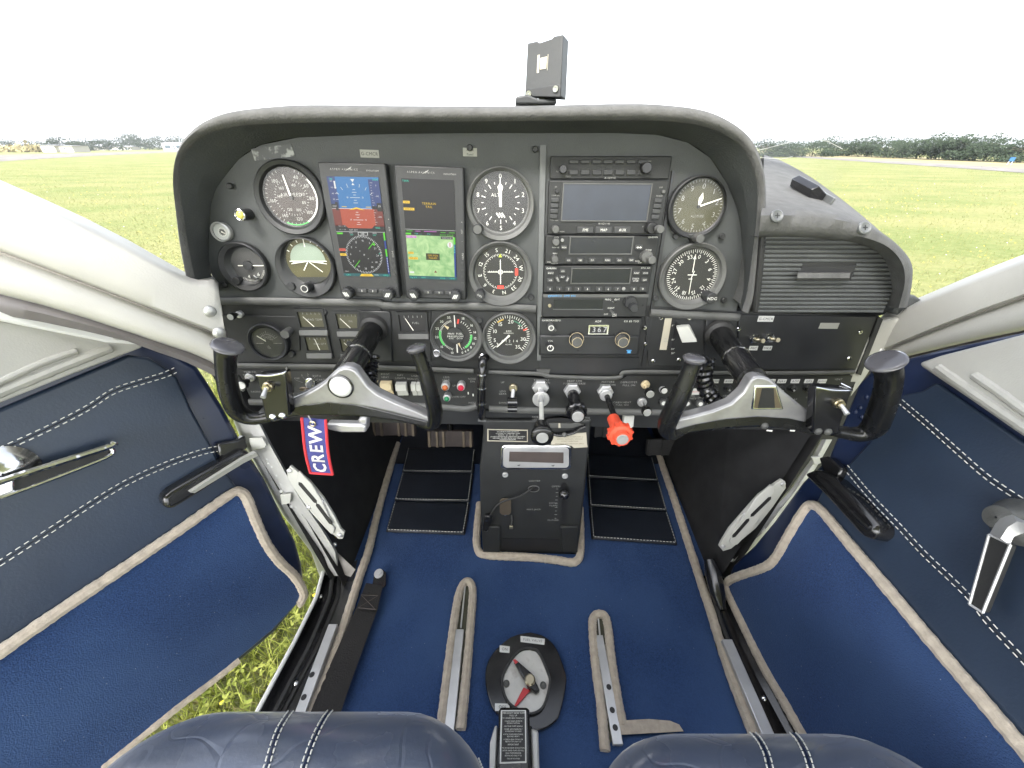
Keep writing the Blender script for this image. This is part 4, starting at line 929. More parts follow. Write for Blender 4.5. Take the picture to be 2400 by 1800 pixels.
m = MB(); m.tick(f, 13, .56 * r, .78 * r, .07 * r, .0007); m.build('red_mark', 'print_red', t)
m = MB(); m.cyl(f, .37 * r, .0004, .002, 28); h = m.build('hub', 'bezel', t)
m = MB()
for s, x, y in (('MAN', -.2, .1), ('FUEL', .18, .1), ('PRESS', -.2, -.03), ('FLOW', .18, -.03), ('IN HG', -.2, -.13), ('GAL/HR', .18, -.13)): m.text(f, s, x * r, y * r, .085 * r if y > -.1 else .05 * r, .0023)
m.build('lettering', 'print', t, recalc=False, smooth=False)
m = MB(); m.flat(f, [(-.33 * r, .28 * r), (-.26 * r, .40 * r), (-.52 * r, .52 * r)], .0016); m.flat(f, [(.06 * r, -.36 * r), (.16 * r, -.33 * r), (.21 * r, -.62 * r)], .0016); m.build('needle', 'cream_switch', t, smooth=False)
knob(t, 1023, 829, 9, .003, .016, 'chrome', 'reset_knob')

t, f, r = gauge('tachometer', 'round RPM dial numbered 3 to 35 with a white hand', 'gauge', 1192, 787, 51, 1193, 796, 64, 'dial', ring='bezel_grey', cf=.0055, rim=.014)
m = MB()
for s, d in (('3', -129), ('5', -108), ('10', -71), ('15', -35), ('20', 8), ('25', 52), ('30', 103), ('35', 142)): m.text(f, s, .68 * r * math.sin(R(d)), .68 * r * math.cos(R(d)), r * .17, .0004)
for i in range(41): m.tick(f, -130 + i * 6.7, (.84 if i % 5 else .78) * r, .97 * r, r * .03, .0004)
m.text(f, 'RPM', 0, .22 * r, r * .08, .0004); m.text(f, 'HUNDREDS', 0, .13 * r, r * .055, .0004); m.text(f, 'HOURS', 0, -.42 * r, r * .06, .0004)
for k, s in enumerate('41214'): m.text(f, s, (-.3 + .17 * k) * r, -.25 * r, r * .12, .0004)
m.build('markings', 'print', t, recalc=False, smooth=False)
m = MB(); m.arc(f, .78 * r, .84 * r, -38, -16, .0006); m.build('yellow_arc', 'print_yellow', t); m = MB(); m.arc(f, .72 * r, .78 * r, 18, 52, .0006); m.build('green_arc', 'print_dgreen', t); m = MB(); m.tick(f, 68, .72 * r, .92 * r, .08 * r, .0006); m.build('red_mark', 'print_red', t)
m = MB(); hand(m, f, -134, .76 * r, .09 * r, .06 * r, .0022); m.build('needle', 'needle', t)
m = MB(); m.cyl(f, .05 * r, .001, .003, 12); m.build('hub', 'needle', t)

t, f, r = gauge('ammeter', 'small round grey meter with curved scale beside the pilot yoke horn', 'gauge', 630, 802, 35, 626, 804, 46, 'dial_grey', ring='bezel', cf=.0055, rim=.014)
m = MB(); m.arc(f, .52 * r, .55 * r, -62, 62, .0004)
for i in range(11): m.tick(f, -60 + 12 * i, .55 * r, (.72 if i % 5 else .8) * r, r * .02, .0004)
m.text(f, 'CARB', 0, .36 * r, r * .13, .0004); m.text(f, 'AIR TEMP', 0, .2 * r, r * .11, .0004); m.rect(f, 0, -.08 * r, 1.7 * r, .03 * r, .0004); m.build('markings', 'print_dim', t, recalc=False, smooth=False)
m = MB(); m.tick(f, -52, .15 * r, .78 * r, .06 * r, .002); m.build('needle', 'needle', t)
m = MB(); m.disc(f, 0, -.1 * r, .33 * r, .0012, 24); m.flat(f, [(r * .98 * math.sin(R(d)), r * .98 * math.cos(R(d))) for d in range(96, 265, 8)], .001); m.build('lower_mask', 'bezel', t, smooth=False)
m = MB(); m.cyl(f, .12 * r, .001, .0032, 14, b=-.32 * r); m.build('zero_screw', 'bezel_grey', t)
m = MB(); a = PF.at(680, 774, .003); b = PF.at(667, 784, .022); m.tube([a, b], [.006, .0065], 12); m.build('light_hood', 'bezel_grey', t)

# small vacuum gauge, annunciator
t, f, r = gauge('suction_gauge', 'tiny pale dial with white pointer beside the yellow lamp', 'gauge', 517, 543, 18.5, 517, 544, 20.5, 'gauge_white', 'alloy', .006, .009)
m = MB(); m.arc(f, .42 * r, .54 * r, 0, 360, .0004, 24, .22 * r, -.05 * r)
for i in range(12): m.tick(f, i * 30, .28 * r, .42 * r, .05 * r, .0004, .22 * r, -.05 * r)
m.build('markings', 'print', t, recalc=False); m = MB(); m.tick(f, 120, -.1 * r, .6 * r, .22 * r, .0012, .22 * r, -.02 * r, 0.03 * r); m.build('needle', 'needle', t); m = MB(); m.disc(f, .22 * r, -.05 * r, .42 * r, .0002); m.build('inner_face', 'dial_grey', t)
t = thing('warning_lamp', 'round yellow press lamp with silver rim near the airspeed dial', 'lamp', PF.at(575, 501, 0))
k = knob(t, 562, 504, 13, .0, .020, 'bezel', 'body'); f = PF.subpx(562, 504, .020); r = 13 * PF.m(562, 504, .02)
m = MB(); m.lathe(f, [(r * .98, -.002), (r * .98, .001), (r * .85, .0015), (r * .66, .0005)], 24); m.build('rim', 'chrome', t); m = MB(); m.dome(f, r * .66, r * .2, 0); m.build('lens', 'yellow_lens', t)

# little square engine gauges with sloping shelves below them
names = [('cylinder temperature', 730, 748, 56, 38, 'dial_khaki', 'square gauge lettered HEAD TEMP, upper of the pair by the round meter'), ('oil temperature', 816, 752, 50, 36, 'dial_khaki', 'square olive gauge just above the pilot yoke shaft'), ('fuel quantity', 744, 805, 50, 34, 'dial_khaki', 'square olive gauge below the one lettered HEAD TEMP'), ('oil pressure', 823, 808, 46, 32, 'dial_khaki', 'square gauge half hidden behind the pilot yoke shaft'), ('fuel quantity', 967, 756, 60, 40, 'dial', 'square black gauge beside the manifold pressure dial')]
for nm, x, y, w, h, dl, lb in names:
    c = .0048; f = PF.subpx(x, y, c); k = PF.m(x, y, c); W, H = w * k, h * k
    t = thing('engine_gauge', lb, 'gauge', PF.at(x, y + 25, 0), 'square engine gauges')
    m = MB(); e = .004
    for q in ((-W / 2 - e, -W / 2, -H / 2 - e, H / 2 + e), (W / 2, W / 2 + e, -H / 2 - e, H / 2 + e), (-W / 2, W / 2, H / 2, H / 2 + e), (-W / 2, W / 2, -H / 2 - e, -H / 2)): m.box(f, *q, -.002, .003)
    m.build('bezel', 'panel', t); m = MB(); m.rect(f, 0, 0, W, H, 0); m.build('dial_face', dl, t, smooth=False)
    m = MB(); d0 = -40 if nm[0] != 'f' or x < 800 else -28
    if x == 744: d0 = -12
    m.tick(f, d0, .0, H * .85, W * .035, .001, .05 * W if x != 967 else 0, -.48 * H, W * .02); m.build('needle', 'needle', t)
    m = MB(); m.text(f, {730: 'HEAD TEMP', 816: 'OIL', 744: 'FUEL QTY', 823: 'PSI', 967: 'FUEL'}[x], .12 * W, -.02 * H, H * .12, .0005)
    for i in range(5): m.rect(f, (-.3 + .17 * i) * W, .36 * H, W * .02, H * .13, .0005)
    m.build('markings', 'print_dim', t, recalc=False, smooth=False)
    m = MB(); w2 = W * 1.22; y1 = -H / 2 - .004
    m.prism(Fr(f.pt(-w2 / 2, 0, 0), f.y, f.n), [(y1, -.001), (y1, .0035), (y1 - .0085, .006), (y1 - .0095, -.001)], 0, w2); m.build('shelf', 'bezel_grey', t, bevel=.0012)

# ================================================================== displays and radios
def rectfit(pts, c):                              # a true rectangle on the panel from four photo corners TL TR BR BL
    q = [PF.px(x, y, c) for x, y in pts]
    ce = (sum(p[0] for p in q) / 4, sum(p[1] for p in q) / 4)
    w = (math.dist(q[0], q[1]) + math.dist(q[3], q[2])) / 2; h = (math.dist(q[0], q[3]) + math.dist(q[1], q[2])) / 2
    dx, dy = (q[1][0] - q[0][0] + q[2][0] - q[3][0]), (q[1][1] - q[0][1] + q[2][1] - q[3][1])
    return PF.sub(ce[0], ce[1], c, math.degrees(math.atan2(dy, dx))), w, h
emat('scr_blue', (52, 124, 184)); emat('scr_blue_dk', (52, 72, 128)); emat('scr_brown', (186, 82, 56)); emat('scr_brown_dk', (128, 58, 50)); emat('scr_black', (34, 35, 38)); emat('scr_white', (238, 240, 238)); emat('scr_cyan', (80, 226, 196))
emat('scr_yellow', (246, 206, 62)); emat('scr_green', (96, 214, 52)); emat('scr_magenta', (206, 110, 206)); emat('scr_navy', (30, 62, 150)); emat('scr_teal', (46, 104, 108)); emat('scr_red', (214, 96, 80)); emat('scr_terrain_ink', (60, 58, 30))
def terrainmat():
    m = emat('scr_terrain', (164, 212, 142)); n, l = m.node_tree.nodes, m.node_tree.links
    nz = [x for x in n if x.type == 'TEX_NOISE'][0]; nz.inputs['Scale'].default_value = 75; nz.inputs['Detail'].default_value = 6; nz.inputs['Distortion'].default_value = 1.2
    r = [x for x in n if x.type == 'VALTORGB'][0]; a, b = lin((138, 190, 124)), lin((196, 232, 166)); r.color_ramp.elements[0].color, r.color_ramp.elements[1].color = (*a, 1), (*b, 1); r.color_ramp.elements[0].position, r.color_ramp.elements[1].position = .35, .65
terrainmat()
class Scr:
    """draws flat shapes on a lit screen in 0..1 coordinates, origin top left; one mesh per colour"""
    def __init__(s, f, w, h): s.f, s.w, s.h, s.mb = f, w, h, {}
    def L(s, m, z):
        return s.mb.setdefault((m, z), MB()), 0.0003 + z * 0.00012
    def P(s, u, v): return (u - .5) * s.w, (.5 - v) * s.h
    def rect(s, m, u0, v0, u1, v1, z=0):
        mb, c = s.L(m, z)
        if (u1 - u0) * (v1 - v0) > .004: mb = s.mb.setdefault((m, z, len(s.mb)), MB())
        a, b = s.P(u0, v0), s.P(u1, v1); mb.flat(s.f, [(a[0], b[1]), (b[0], b[1]), (b[0], a[1]), (a[0], a[1])], c)
    def poly(s, m, pts, z=0): mb, c = s.L(m, z); mb.flat(s.f, [s.P(u, v) for u, v in pts], c)
    def text(s, m, t, u, v, h, z=3, **k): mb, c = s.L(m, z); a, b = s.P(u, v); mb.text(s.f, t, a, b, h * s.h, c, **k)
    def tick(s, m, u, v, d, r0, r1, w, z=2): mb, c = s.L(m, z); a, b = s.P(u, v); mb.tick(s.f, d, r0 * s.w, r1 * s.w, w * s.w, c, a, b)
    def done(s, parent):
        for k, mb in s.mb.items():
            if mb.v: mb.build('screen_area' if len(k) > 2 else 'screen_graphics', k[0], parent, recalc=False, smooth=False)  # lit display graphics, joined by colour
def display(label, bez, scr, c=.016):
    f, w, h = rectfit(bez, c); t = thing('flight_display', label, 'display', f.pt(0, -h / 2, -c), 'tall glass flight displays')
    m = MB(); m.cbox(f, w, h, -c, 0); m.build('bezel', 'bezel', t, bevel=.002)
    g, sw, sh = rectfit(scr, c + .0006); m = MB(); m.cbox(g, sw, sh, -.001, 0); m.build('screen', 'scr_black', t, smooth=False)
    m = MB(); m.rect(f, -w * .5 + .014, -h * .5 + .024, .0001, .0001, .001)
    for s, x, y in (('+', .47, .12), ('SET', .47, .05), ('-', .47, -.02), ('CDRE', .475, -.14)): m.text(f, s, (x - .015) * w, y * h, .0022, .0004, 90 if len(s) > 1 else 0)
    m.text(f, 'ASPEN AVIONICS', -.12 * w, .455 * h, .0022, .0004, gap=.3); m.text(f, 'EVOLUTION', .30 * w, .45 * h, .0018, .0004)
    m.flat(f, [(-.1 * w, .445 * h), (-.09 * w, .45 * h), (.0, .475 * h), (-.02 * w, .46 * h)], .0005); m.build('lettering', 'print_dim', t, recalc=False, smooth=False)
    for k in range(5): m = MB(); m.box(f, w * .425, w * .465, (-.20 - .055 * k) * h, (-.185 - .055 * k) * h, 0, .0012); m.build('side_button', 'print_dim' if 0 else 'key', t)
    for k, s in enumerate((-.12, 0.06, .24)):
        m = MB(); m.box(f, (s - .075) * w, (s + .075) * w, -.455 * h, -.425 * h, 0, .0025); b = m.build('button', 'key', t, bevel=.0006)
        m = MB(); m.rect(f, s * w, -.44 * h, .0006, .003, .0028); m.build('mark', 'print', b, smooth=False)
    for s in (-1, 1):
        g2 = f.sub(s * .34 * w, -.455 * h, 0); m = MB(); m.cyl(g2, .0085, 0, .014, ch=.0015, teeth=14); k = m.build('knob', 'bezel', t)
        m = MB(); [m.rect(g2, d * .0022, 0, .0012, .0065, .0143, -30 * s) for d in (-1, 0, 1)]; m.build('grip_marks', 'print', k, recalc=False, smooth=False)
    return t, Scr(g, sw, sh)
t, S = display('tall display showing a blue and red artificial horizon', [(746, 378), (908, 384), (934, 698), (796, 697)], [(766, 413), (888, 416), (915, 648), (806, 647)])
S.rect('scr_blue', 0, 0, 1, .30); S.rect('scr_brown', 0, .297, 1, .49)
S.rect('scr_blue_dk', 0, 0, .155, .30, 1); S.rect('scr_blue_dk', .79, .02, 1, .30, 1); S.rect('scr_brown_dk', 0, .30, .155, .47, 1); S.rect('scr_brown_dk', .83, .30, 1, .47, 1)
S.poly('scr_black', [(0, .46), (.2, .46), (.26, .49), (.74, .49), (.8, .46), (1, .46), (1, .53), (0, .53)], 1); S.rect('scr_white', 0, .525, 1, .528, 2); S.rect('scr_white', 0, .295, 1, .299, 2)
for d in (-50, -33, -16, 16, 33, 50): S.tick('scr_white', .49, .30, d, .40, .46, .008)
S.poly('scr_white', [(.45, .02), (.53, .02), (.49, .05)], 3); S.poly('scr_white', [(.46, .075), (.52, .075), (.49, .055)], 3)
for v, w in ((.115, .05), (.14, .09), (.165, .05), (.19, .20), (.215, .05), (.24, .09), (.33, .05), (.355, .09), (.38, .05), (.405, .20), (.43, .05), (.45, .09)): S.rect('scr_white', .49 - w / 2, v, .49 + w / 2, v + .004, 2)
for v in (.19, .405): S.text('scr_white', '10', .34, v, .016); S.text('scr_white', '10', .64, v, .016)
S.text('scr_white', '-- --', .38, .095, .012); S.poly('scr_yellow', [(.33, .31), (.44, .29), (.49, .283), (.54, .29), (.65, .31), (.54, .305), (.49, .298), (.44, .305)], 4)
S.rect('scr_yellow', .2, .277, .3, .283, 3); S.rect('scr_yellow', .68, .277, .78, .283, 3)
S.text('scr_cyan', '130', .07, .022, .018); S.text('scr_cyan', '2000', .93, .022, .018); S.text('scr_cyan', '1002', .86, .483, .018); S.text('scr_white', 'OAT 20°C', .36, .508, .013)
S.text('scr_white', '120 ---- 30', .14, .47, .011); S.text('scr_white', '30 ---- 30', .14, .505, .011)
for i, v in enumerate((.04, .10, .155, .21)): S.text('scr_white', str(60 - 10 * i), .07, v, .014); S.rect('scr_white', .11, v, .16, v + .003, 2)
S.rect('scr_white', .12, .04, .15, .11, 2)
for k in range(18): S.rect('scr_white', .82, .05 + k * .0235, .82 + (.05 if k % 4 == 0 else .025), .0525 + k * .0235, 2)
for s, v in (('0', .075), ('-100', .175), ('-200', .375)): S.text('scr_white', s, .93, v, .014)
S.poly('scr_black', [(0, .255), (.08, .255), (.08, .235), (.13, .235), (.13, .315), (.08, .315), (.08, .295), (0, .295)], 3); S.rect('scr_white', .02, .273, .1, .277, 4)
S.poly('scr_black', [(.8, .27), (.9, .27), (.9, .24), (1, .24), (1, .32), (.9, .32), (.9, .3), (.8, .3)], 3); S.text('scr_white', '20', .95, .27, .018, 4)
S.rect('scr_green', .01, .535, .13, .553, 2); S.text('scr_white', 'CRS', .3, .537, .013); S.text('scr_cyan', '191°', .31, .557, .015); S.text('scr_white', 'HDG', .78, .537, .013); S.text('scr_cyan', '230°', .78, .557, .015)
S.rect('scr_white', .44, .53, .64, .562, 2); S.rect('scr_black', .45, .533, .63, .559, 3); S.text('scr_white', '148°', .54, .546, .02, 4)
for i in range(72): S.tick('scr_white', .5, .765, 5 * i + 2, .35 if i % 2 else .335, .38, .009)
for i, s in enumerate(('12', '15', 'S', '21', '24', 'W', '30', '33', 'N', '3', '6', 'E')):
    d = -28 + 30 * i; S.text('scr_white', s, .5 + .28 * math.sin(R(d)), .765 - .28 * math.cos(R(d)) * S.w / S.h, .019)
S.tick('scr_green', .5, .765, 43, .16, .35, .014); S.tick('scr_green', .5, .765, 223, .16, .35, .014); S.poly('scr_green', [(.70, .655), (.76, .638), (.75, .67)], 3)
S.text('scr_white', '+', .5, .765, .03); S.tick('scr_white', .5, .765, -45, .10, .115, .015); S.tick('scr_white', .5, .765, -45, .2, .215, .015); S.tick('scr_white', .5, .765, 135, .10, .115, .015); S.tick('scr_white', .5, .765, 135, .2, .215, .015)
S.rect('scr_red', .0, .70, .13, .728, 2); S.rect('scr_yellow', .0, .752, .13, .778, 2); S.text('scr_brown_dk', 'TRFC', .065, .714, .015); S.text('scr_brown_dk', 'GPS', .065, .765, .015)
S.rect('scr_teal', 0, .968, 1, 1, 1); S.poly('scr_yellow', [(.34, 1), (.38, .972), (.60, .972), (.64, 1)], 2); S.text('scr_brown_dk', 'VLOC1', .49, .985, .014, 4); S.text('scr_cyan', 'CRS', .10, .985, .017); S.text('scr_cyan', 'HDG', .90, .985, .017); S.text('scr_white', 'VOR1', .70, .983, .013); S.text('scr_white', '13nm', .08, .945, .013)
S.rect('scr_green', .955, .53, .99, .61, 2); S.rect('scr_navy', .955, .61, .99, .70, 2); S.rect('scr_green', .955, .70, .99, .78, 2); S.rect('scr_navy', .955, .78, .99, .965, 2)
for k in range(9): S.rect('scr_white', .965, .795 + k * .018, .98, .803 + k * .018, 3)
S.text('scr_cyan', 'W', .83, .75, .015)
S.done(t)
t, S = display('tall display showing TERRAIN FAIL over a pale green map', [(922, 385), (1086, 392), (1093, 703), (952, 699)], [(941, 417), (1062, 423), (1073, 656), (959, 653)])
S.text('scr_cyan', 'TERR', .08, .022, .018); S.text('scr_yellow', 'TERRAIN', .5, .225, .022, gap=.12); S.text('scr_yellow', 'FAIL', .5, .255, .022, gap=.12)
for s, v, w in (('GPS1', .205, .13), ('RSM GPS', .27, .21)): S.rect('scr_yellow', .0, v, w, v + .025, 1); S.text('scr_brown_dk', s, w / 2, v + .0125, .013)
S.rect('scr_white', 0, .478, 1, .481, 1)
for u, v, w, cm in ((.02, .493, .12, 'scr_green'), (.2, .493, .1, 'scr_magenta'), (.37, .493, .25, 'scr_magenta'), (.7, .498, .1, 'scr_green'), (.87, .498, .12, 'scr_green')): S.rect(cm, u, v, u + w, v + .006, 2)
S.text('scr_cyan', 'TRK ----', .25, .523, .014); S.text('scr_cyan', 'ETE  -', .48, .523, .014); S.text('scr_green', 'BARO 1014mB', .82, .525, .015); S.rect('scr_green', .0, .515, .11, .532, 1)
S.rect('scr_terrain', 0, .538, .955, .966, 1); S.rect('scr_magenta', .01, .543, .21, .566, 2); S.text('scr_white', 'NAV MAP', .11, .555, .013); S.rect('scr_black', .70, .543, .94, .568, 2); S.text('scr_white', 'NORTH UP', .82, .556, .013)
S.rect('scr_terrain_ink', .38, .72, .66, .79, 2); S.text('scr_yellow', 'GPS POS', .52, .742, .018); S.text('scr_yellow', 'FAILED', .52, .768, .018)
S.rect('scr_yellow', .02, .71, .13, .732, 2); S.rect('scr_yellow', .02, .765, .21, .79, 2); S.text('scr_brown_dk', 'GPS1', .075, .721, .012); S.text('scr_brown_dk', 'RSM GPS', .115, .777, .012)
mb, c = S.L('scr_white', 2); a = S.P(.88, .625); mb.disc(S.f, *a, .055 * S.w, c, 20); mb, c = S.L('scr_red', 3); mb.tick(S.f, 0, -.04 * S.w, .04 * S.w, .016 * S.w, c, *a)
S.poly('scr_brown_dk', [(.53, .925), (.56, .90), (.59, .925)], 3); S.poly('scr_brown_dk', [(.0, .87), (.03, .86), (.03, .875)], 3)
S.rect('scr_green', .955, .545, .99, .62, 1); S.rect('scr_navy', .955, .62, .99, .966, 1); S.rect('scr_teal', 0, .966, 1, 1, 1); S.text('scr_cyan', 'Pg 2/3', .09, .985, .017); S.text('scr_cyan', 'INFO', .3, .983, .014); S.text('scr_cyan', 'CRSR', .7, .985, .016); S.text('scr_cyan', 'VIEW', .9, .985, .016); S.rect('scr_white', .02, .92, .11, .938, 2)
for k in range(5): S.rect('scr_cyan', .963, .63 + k * .017, .98, .638 + k * .017, 2)
S.done(t)

def radio(name, label, cat, pts, c, mt='panel'):
    f, w, h = rectfit(pts, c); t = thing(name, label, cat, f.pt(0, -h / 2, -c)); m = MB(); m.cbox(f, w, h, -c - .002, 0); m.build('faceplate', mt, t, bevel=.0012); return t, f, w, h
def keyb(t, x, y, w, h, c, s='', th=3.4, rot=0, mt='key', name='button'):
    f = PF.subpx(x, y, c + .0022, rot); k = PF.m(x, y, c); m = MB(); m.cbox(f, w * k, h * k, -.0022, 0); b = m.build(name, mt, t, bevel=.0006)
    if s:
        m = MB(); m.text(f, s, 0, 0, th * k, .0003, sx=.85); m.build('lettering', 'print', b, recalc=False, smooth=False)
    return b
def screen(t, pts, c, mt='lcd_off', frame=True, name='screen'):
    g, w, h = rectfit(pts, c + .0005); m = MB(); m.cbox(g, w, h, -.001, 0); m.build(name, mt, t, smooth=False)
    if frame:
        m = MB(); e = .0014
        for q in ((-w / 2 - e, -w / 2, -h / 2 - e, h / 2 + e), (w / 2, w / 2 + e, -h / 2 - e, h / 2 + e), (-w / 2, w / 2, h / 2, h / 2 + e), (-w / 2, w / 2, -h / 2 - e, -h / 2)): m.box(g, *q, -.001, .0012)
        m.build('screen_frame', 'bezel_grey', t)
    return g, w, h
def plab(t, lst, c, mt='print', name='lettering'):
    m = MB()
    for s, x, y, h in lst: ptxt(m, s, x, y, h, c + .0004)
    m.build(name, mt, t, recalc=False, smooth=False)

c = .006
t, f, w, h = radio('audio_selector', 'narrow dark audio selector panel topping the radio stack', 'radio', [(1290, 366), (1574, 366), (1569, 420), (1289, 420)], c)
for k in range(7): keyb(t, 1345 + 27 * k, 404, 21, 10, c); keyb(t, 1345 + 27 * k, 379, 21, 8, c)
knob(t, 1320, 396, 9, c, c + .01); knob(t, 1517, 393, 12, c, c + .012); plab(t, [('PS', 1306, 402, 3.5), ('PILOT', 1332, 413, 3), ('CREW', 1520, 378, 3), ('AVIDYNE', 1430, 417, 4)], c, 'print_dim')
c = .012
t, f, w, h = radio('navigator_unit', 'large navigator with a dark blue blank screen and keys FMS MAP AUX', 'radio', [(1288, 423), (1568, 423), (1549, 549), (1282, 549)], c)
screen(t, [(1322, 431), (1525, 433), (1516, 517), (1317, 516)], c, 'lcd_blue')
for s, x in (('FMS', 1372), ('MAP', 1415), ('AUX', 1459)): keyb(t, x, 539, 38, 14, c, s, 6)
for k in range(4): keyb(t, 1301 - k, 469 + 12.8 * k, 18, 9, c); keyb(t, 1543 - k * 2.2, 470 + 12.8 * k, 18, 9, c)
k = knob(t, 1303, 538, 9, c, c + .014, 'bezel_grey', teeth=14); k = knob(t, 1530, 535, 13, c, c + .014); knob(t, 1549, 538, 9, c + .014, c + .026, 'bezel_grey', 'inner_knob', teeth=14)
plab(t, [('AVIDYNE', 1416, 524, 4.2), ('COM SEL', 1302, 458, 3), ('VOL SQL', 1299, 516, 3), ('PUSH', 1317, 543, 3), ('COM', 1510, 531, 3), ('FLIGHT', 1546, 459, 3), ('SD', 1303, 438, 3), ('USB', 1549, 439, 3)], c, 'print_dim')
knob(t, 1306, 448, 4, c, c + .003); knob(t, 1556, 449, 4, c, c + .003, 'bezel_grey')
t, f, w, h = radio('nav_com_radio', 'radio with arrow key and keys C/V OBS T/F below a blank screen', 'radio', [(1280, 551), (1545, 554), (1537, 620), (1277, 620)], c)
screen(t, [(1337, 556), (1483, 556), (1478, 594), (1336, 594)], c)
for s, x in (('C/V', 1333), ('OBS', 1360), ('T/F', 1388), ('FUNC', 1424), ('CLR', 1452), ('ENT', 1480)): keyb(t, x, 610, 15, 10, c, s, 3.6)
keyb(t, 1322, 580, 14, 10, c, 'MON', 3.4); b = keyb(t, 1498, 580, 17, 11, c)
m = MB(); ff = PF.subpx(1498, 580, c + .0026); q = PF.m(1498, 580, c)
for s in (-1, 1): m.flat(ff, [(s * 6.5 * q, 0), (s * 2 * q, 2.6 * q), (s * 2 * q, -2.6 * q)], 0)
m.rect(ff, 0, 0, 6 * q, 1.2 * q, .0001); m.build('arrows', 'print', b, recalc=False, smooth=False)
knob(t, 1304, 568, 8, c, c + .012, 'bezel_grey'); knob(t, 1301, 608, 8, c, c + .012, 'bezel_grey'); knob(t, 1318, 563, 4, c, c + .001, 'print_dim', 'sensor'); knob(t, 1518, 603, 14, c, c + .012, 'bezel_grey', teeth=20); knob(t, 1529, 610, 9, c + .012, c + .024, 'bezel_grey', 'inner_knob')
plab(t, [('GARMIN', 1530, 556, 3.8), ('TUNE', 1520, 586, 3.6), ('COM', 1304, 556, 3), ('NAV', 1301, 594, 3.4), ('VOL', 1287, 614, 3), ('PUSH ID', 1300, 617.5, 2.6), ('PUSH SQ', 1302, 580, 2.6), ('PUSH', 1494, 612, 2.8), ('C/N', 1499, 616, 2.8)], c)
t, f, w, h = radio('transponder', 'transponder with numbered keys 0 to 9 along its foot', 'radio', [(1276, 623), (1530, 623), (1520, 686), (1274, 686)], c)
screen(t, [(1341, 630), (1478, 630), (1475, 663), (1340, 663)], c)
for s, x, y, rr in (('IDENT', 1291, 640, 0), ('VFR', 1290, 657, 0), ('ON', 1319, 635.5, 0), ('ALT', 1318.6, 649, 0), ('STBY', 1307, 655, -60), ('OFF', 1330, 655, 62), ('FUNC', 1492, 640, 0), ('CRSR', 1513, 640, 0), ('CLR', 1511, 656, 0)): keyb(t, x, y, 15, 9, c, s, 3.6, rr)
b = keyb(t, 1490, 656, 16, 11, c); m = MB(); ptxt(m, 'START', 1490, 653.5, 3.2, c + .0026); ptxt(m, 'STOP', 1490, 658.5, 3.2, c + .0026); m.build('lettering', 'print', b, recalc=False, smooth=False)
for i, x in enumerate((1289, 1311, 1332.6, 1355, 1376.5, 1404, 1425.5, 1447.6, 1485.6, 1506.6)): keyb(t, x, 677.5, 15, 9.5, c, str(i), 5)
knob(t, 1462, 677, 4, c, c + .001, 'print_dim', 'sensor'); plab(t, [('GARMIN', 1292, 629, 4), ('GTX 328', 1513, 628, 3.6)], c)
c = .014
t, f, w, h = radio('distance_radio', 'radio with thin silver top strip and blue lettering', 'radio', [(1272, 690), (1521, 690), (1512, 743), (1270, 743)], c)
g, sw, sh = rectfit([(1273, 690), (1521, 690), (1520, 697), (1273, 697)], c + .001); m = MB(); m.cbox(g, sw, sh, -.002, 0); m.build('top_strip', 'bezel_grey', t)
m = MB(); ptxt(m, 'NARCO  DME 890', 1320, 693.4, 4.6, c + .0014); a, b = PF.px(1287.5, 693.4, c); m.arc(PF, .0012, .0018, 0, 360, c + .0014, 14, a, b); m.build('lettering', 'print_blue', t, recalc=False, smooth=False)
screen(t, [(1298, 702), (1414, 702), (1412, 724), (1297, 724)], c, 'lcd_off', False, 'display_window'); m = MB(); g, sw, sh = rectfit([(1296, 724.5), (1413, 724.5), (1413, 726), (1296, 726)], c + .001); m.cbox(g, sw, sh, -.001, 0); m.build('window_lip', 'trim_grey', t)
knob(t, 1288.5, 717, 4, c, c + .003, 'brass', 'light_sensor'); plab(t, [('FREQ', 1425, 702, 3.8), ('GS/T', 1446, 702, 3.8), ('IDENT', 1432, 722, 3.6), ('OFF', 1420, 736.5, 3.6), ('PULL', 1440, 736.5, 3.4), ('RMT', 1440, 741, 3.4)], c)
m = MB(); m.tube([PF.at(1434, 706, c), PF.at(1441, 709, c + .006)], .0009, 8); m.build('toggle', 'chrome', t); m = MB(); m.tube([PF.at(1431, 728, c), PF.at(1437, 733, c + .009)], .0018, 8); m.build('toggle', 'bezel_grey', t)
knob(t, 1480, 711, 15, c, c + .01, 'bezel', teeth=22); knob(t, 1487, 723, 10, c + .01, c + .022, 'bezel', 'inner_knob', teeth=18); knob(t, 1507, 717, 2, c, c + .001, 'print_black', 'screw_hole')
t, f, w, h = radio('direction_finder_radio', 'direction finder radio showing 367 between two large knobs', 'radio', [(1267, 745), (1501, 745), (1496, 833), (1264, 833)], .010)
c = .010
m = MB(); m.pxprism(PF, [(1265, 786), (1499, 788), (1497, 832), (1265, 832)], c - .001, c + .004); m.build('lower_face', 'panel_gloss', t, bevel=.002)
g, sw, sh = rectfit([(1379, 761), (1426, 761), (1426, 783), (1378, 783)], c + .002); m = MB()
for q in ((-sw / 2, -sw / 2 + .0025, -sh / 2, sh / 2), (sw / 2 - .0025, sw / 2, -sh / 2, sh / 2), (-sw / 2 + .0025, sw / 2 - .0025, sh / 2 - .0025, sh / 2), (-sw / 2 + .0025, sw / 2 - .0025, -sh / 2, -sh / 2 + .0015)): m.box(g, *q, -.003, .0015)
m.build('window_frame', 'chrome', t); m = MB(); m.rect(g, 0, 0, sw - .004, sh - .003, -.0012); m.build('counter', 'print_black', t, smooth=False); m = MB(); m.text(g, '367', .002, -.0005, sh * .55, -.0006, gap=.25); m.build('digits', 'scr_white', t, recalc=False, smooth=False)
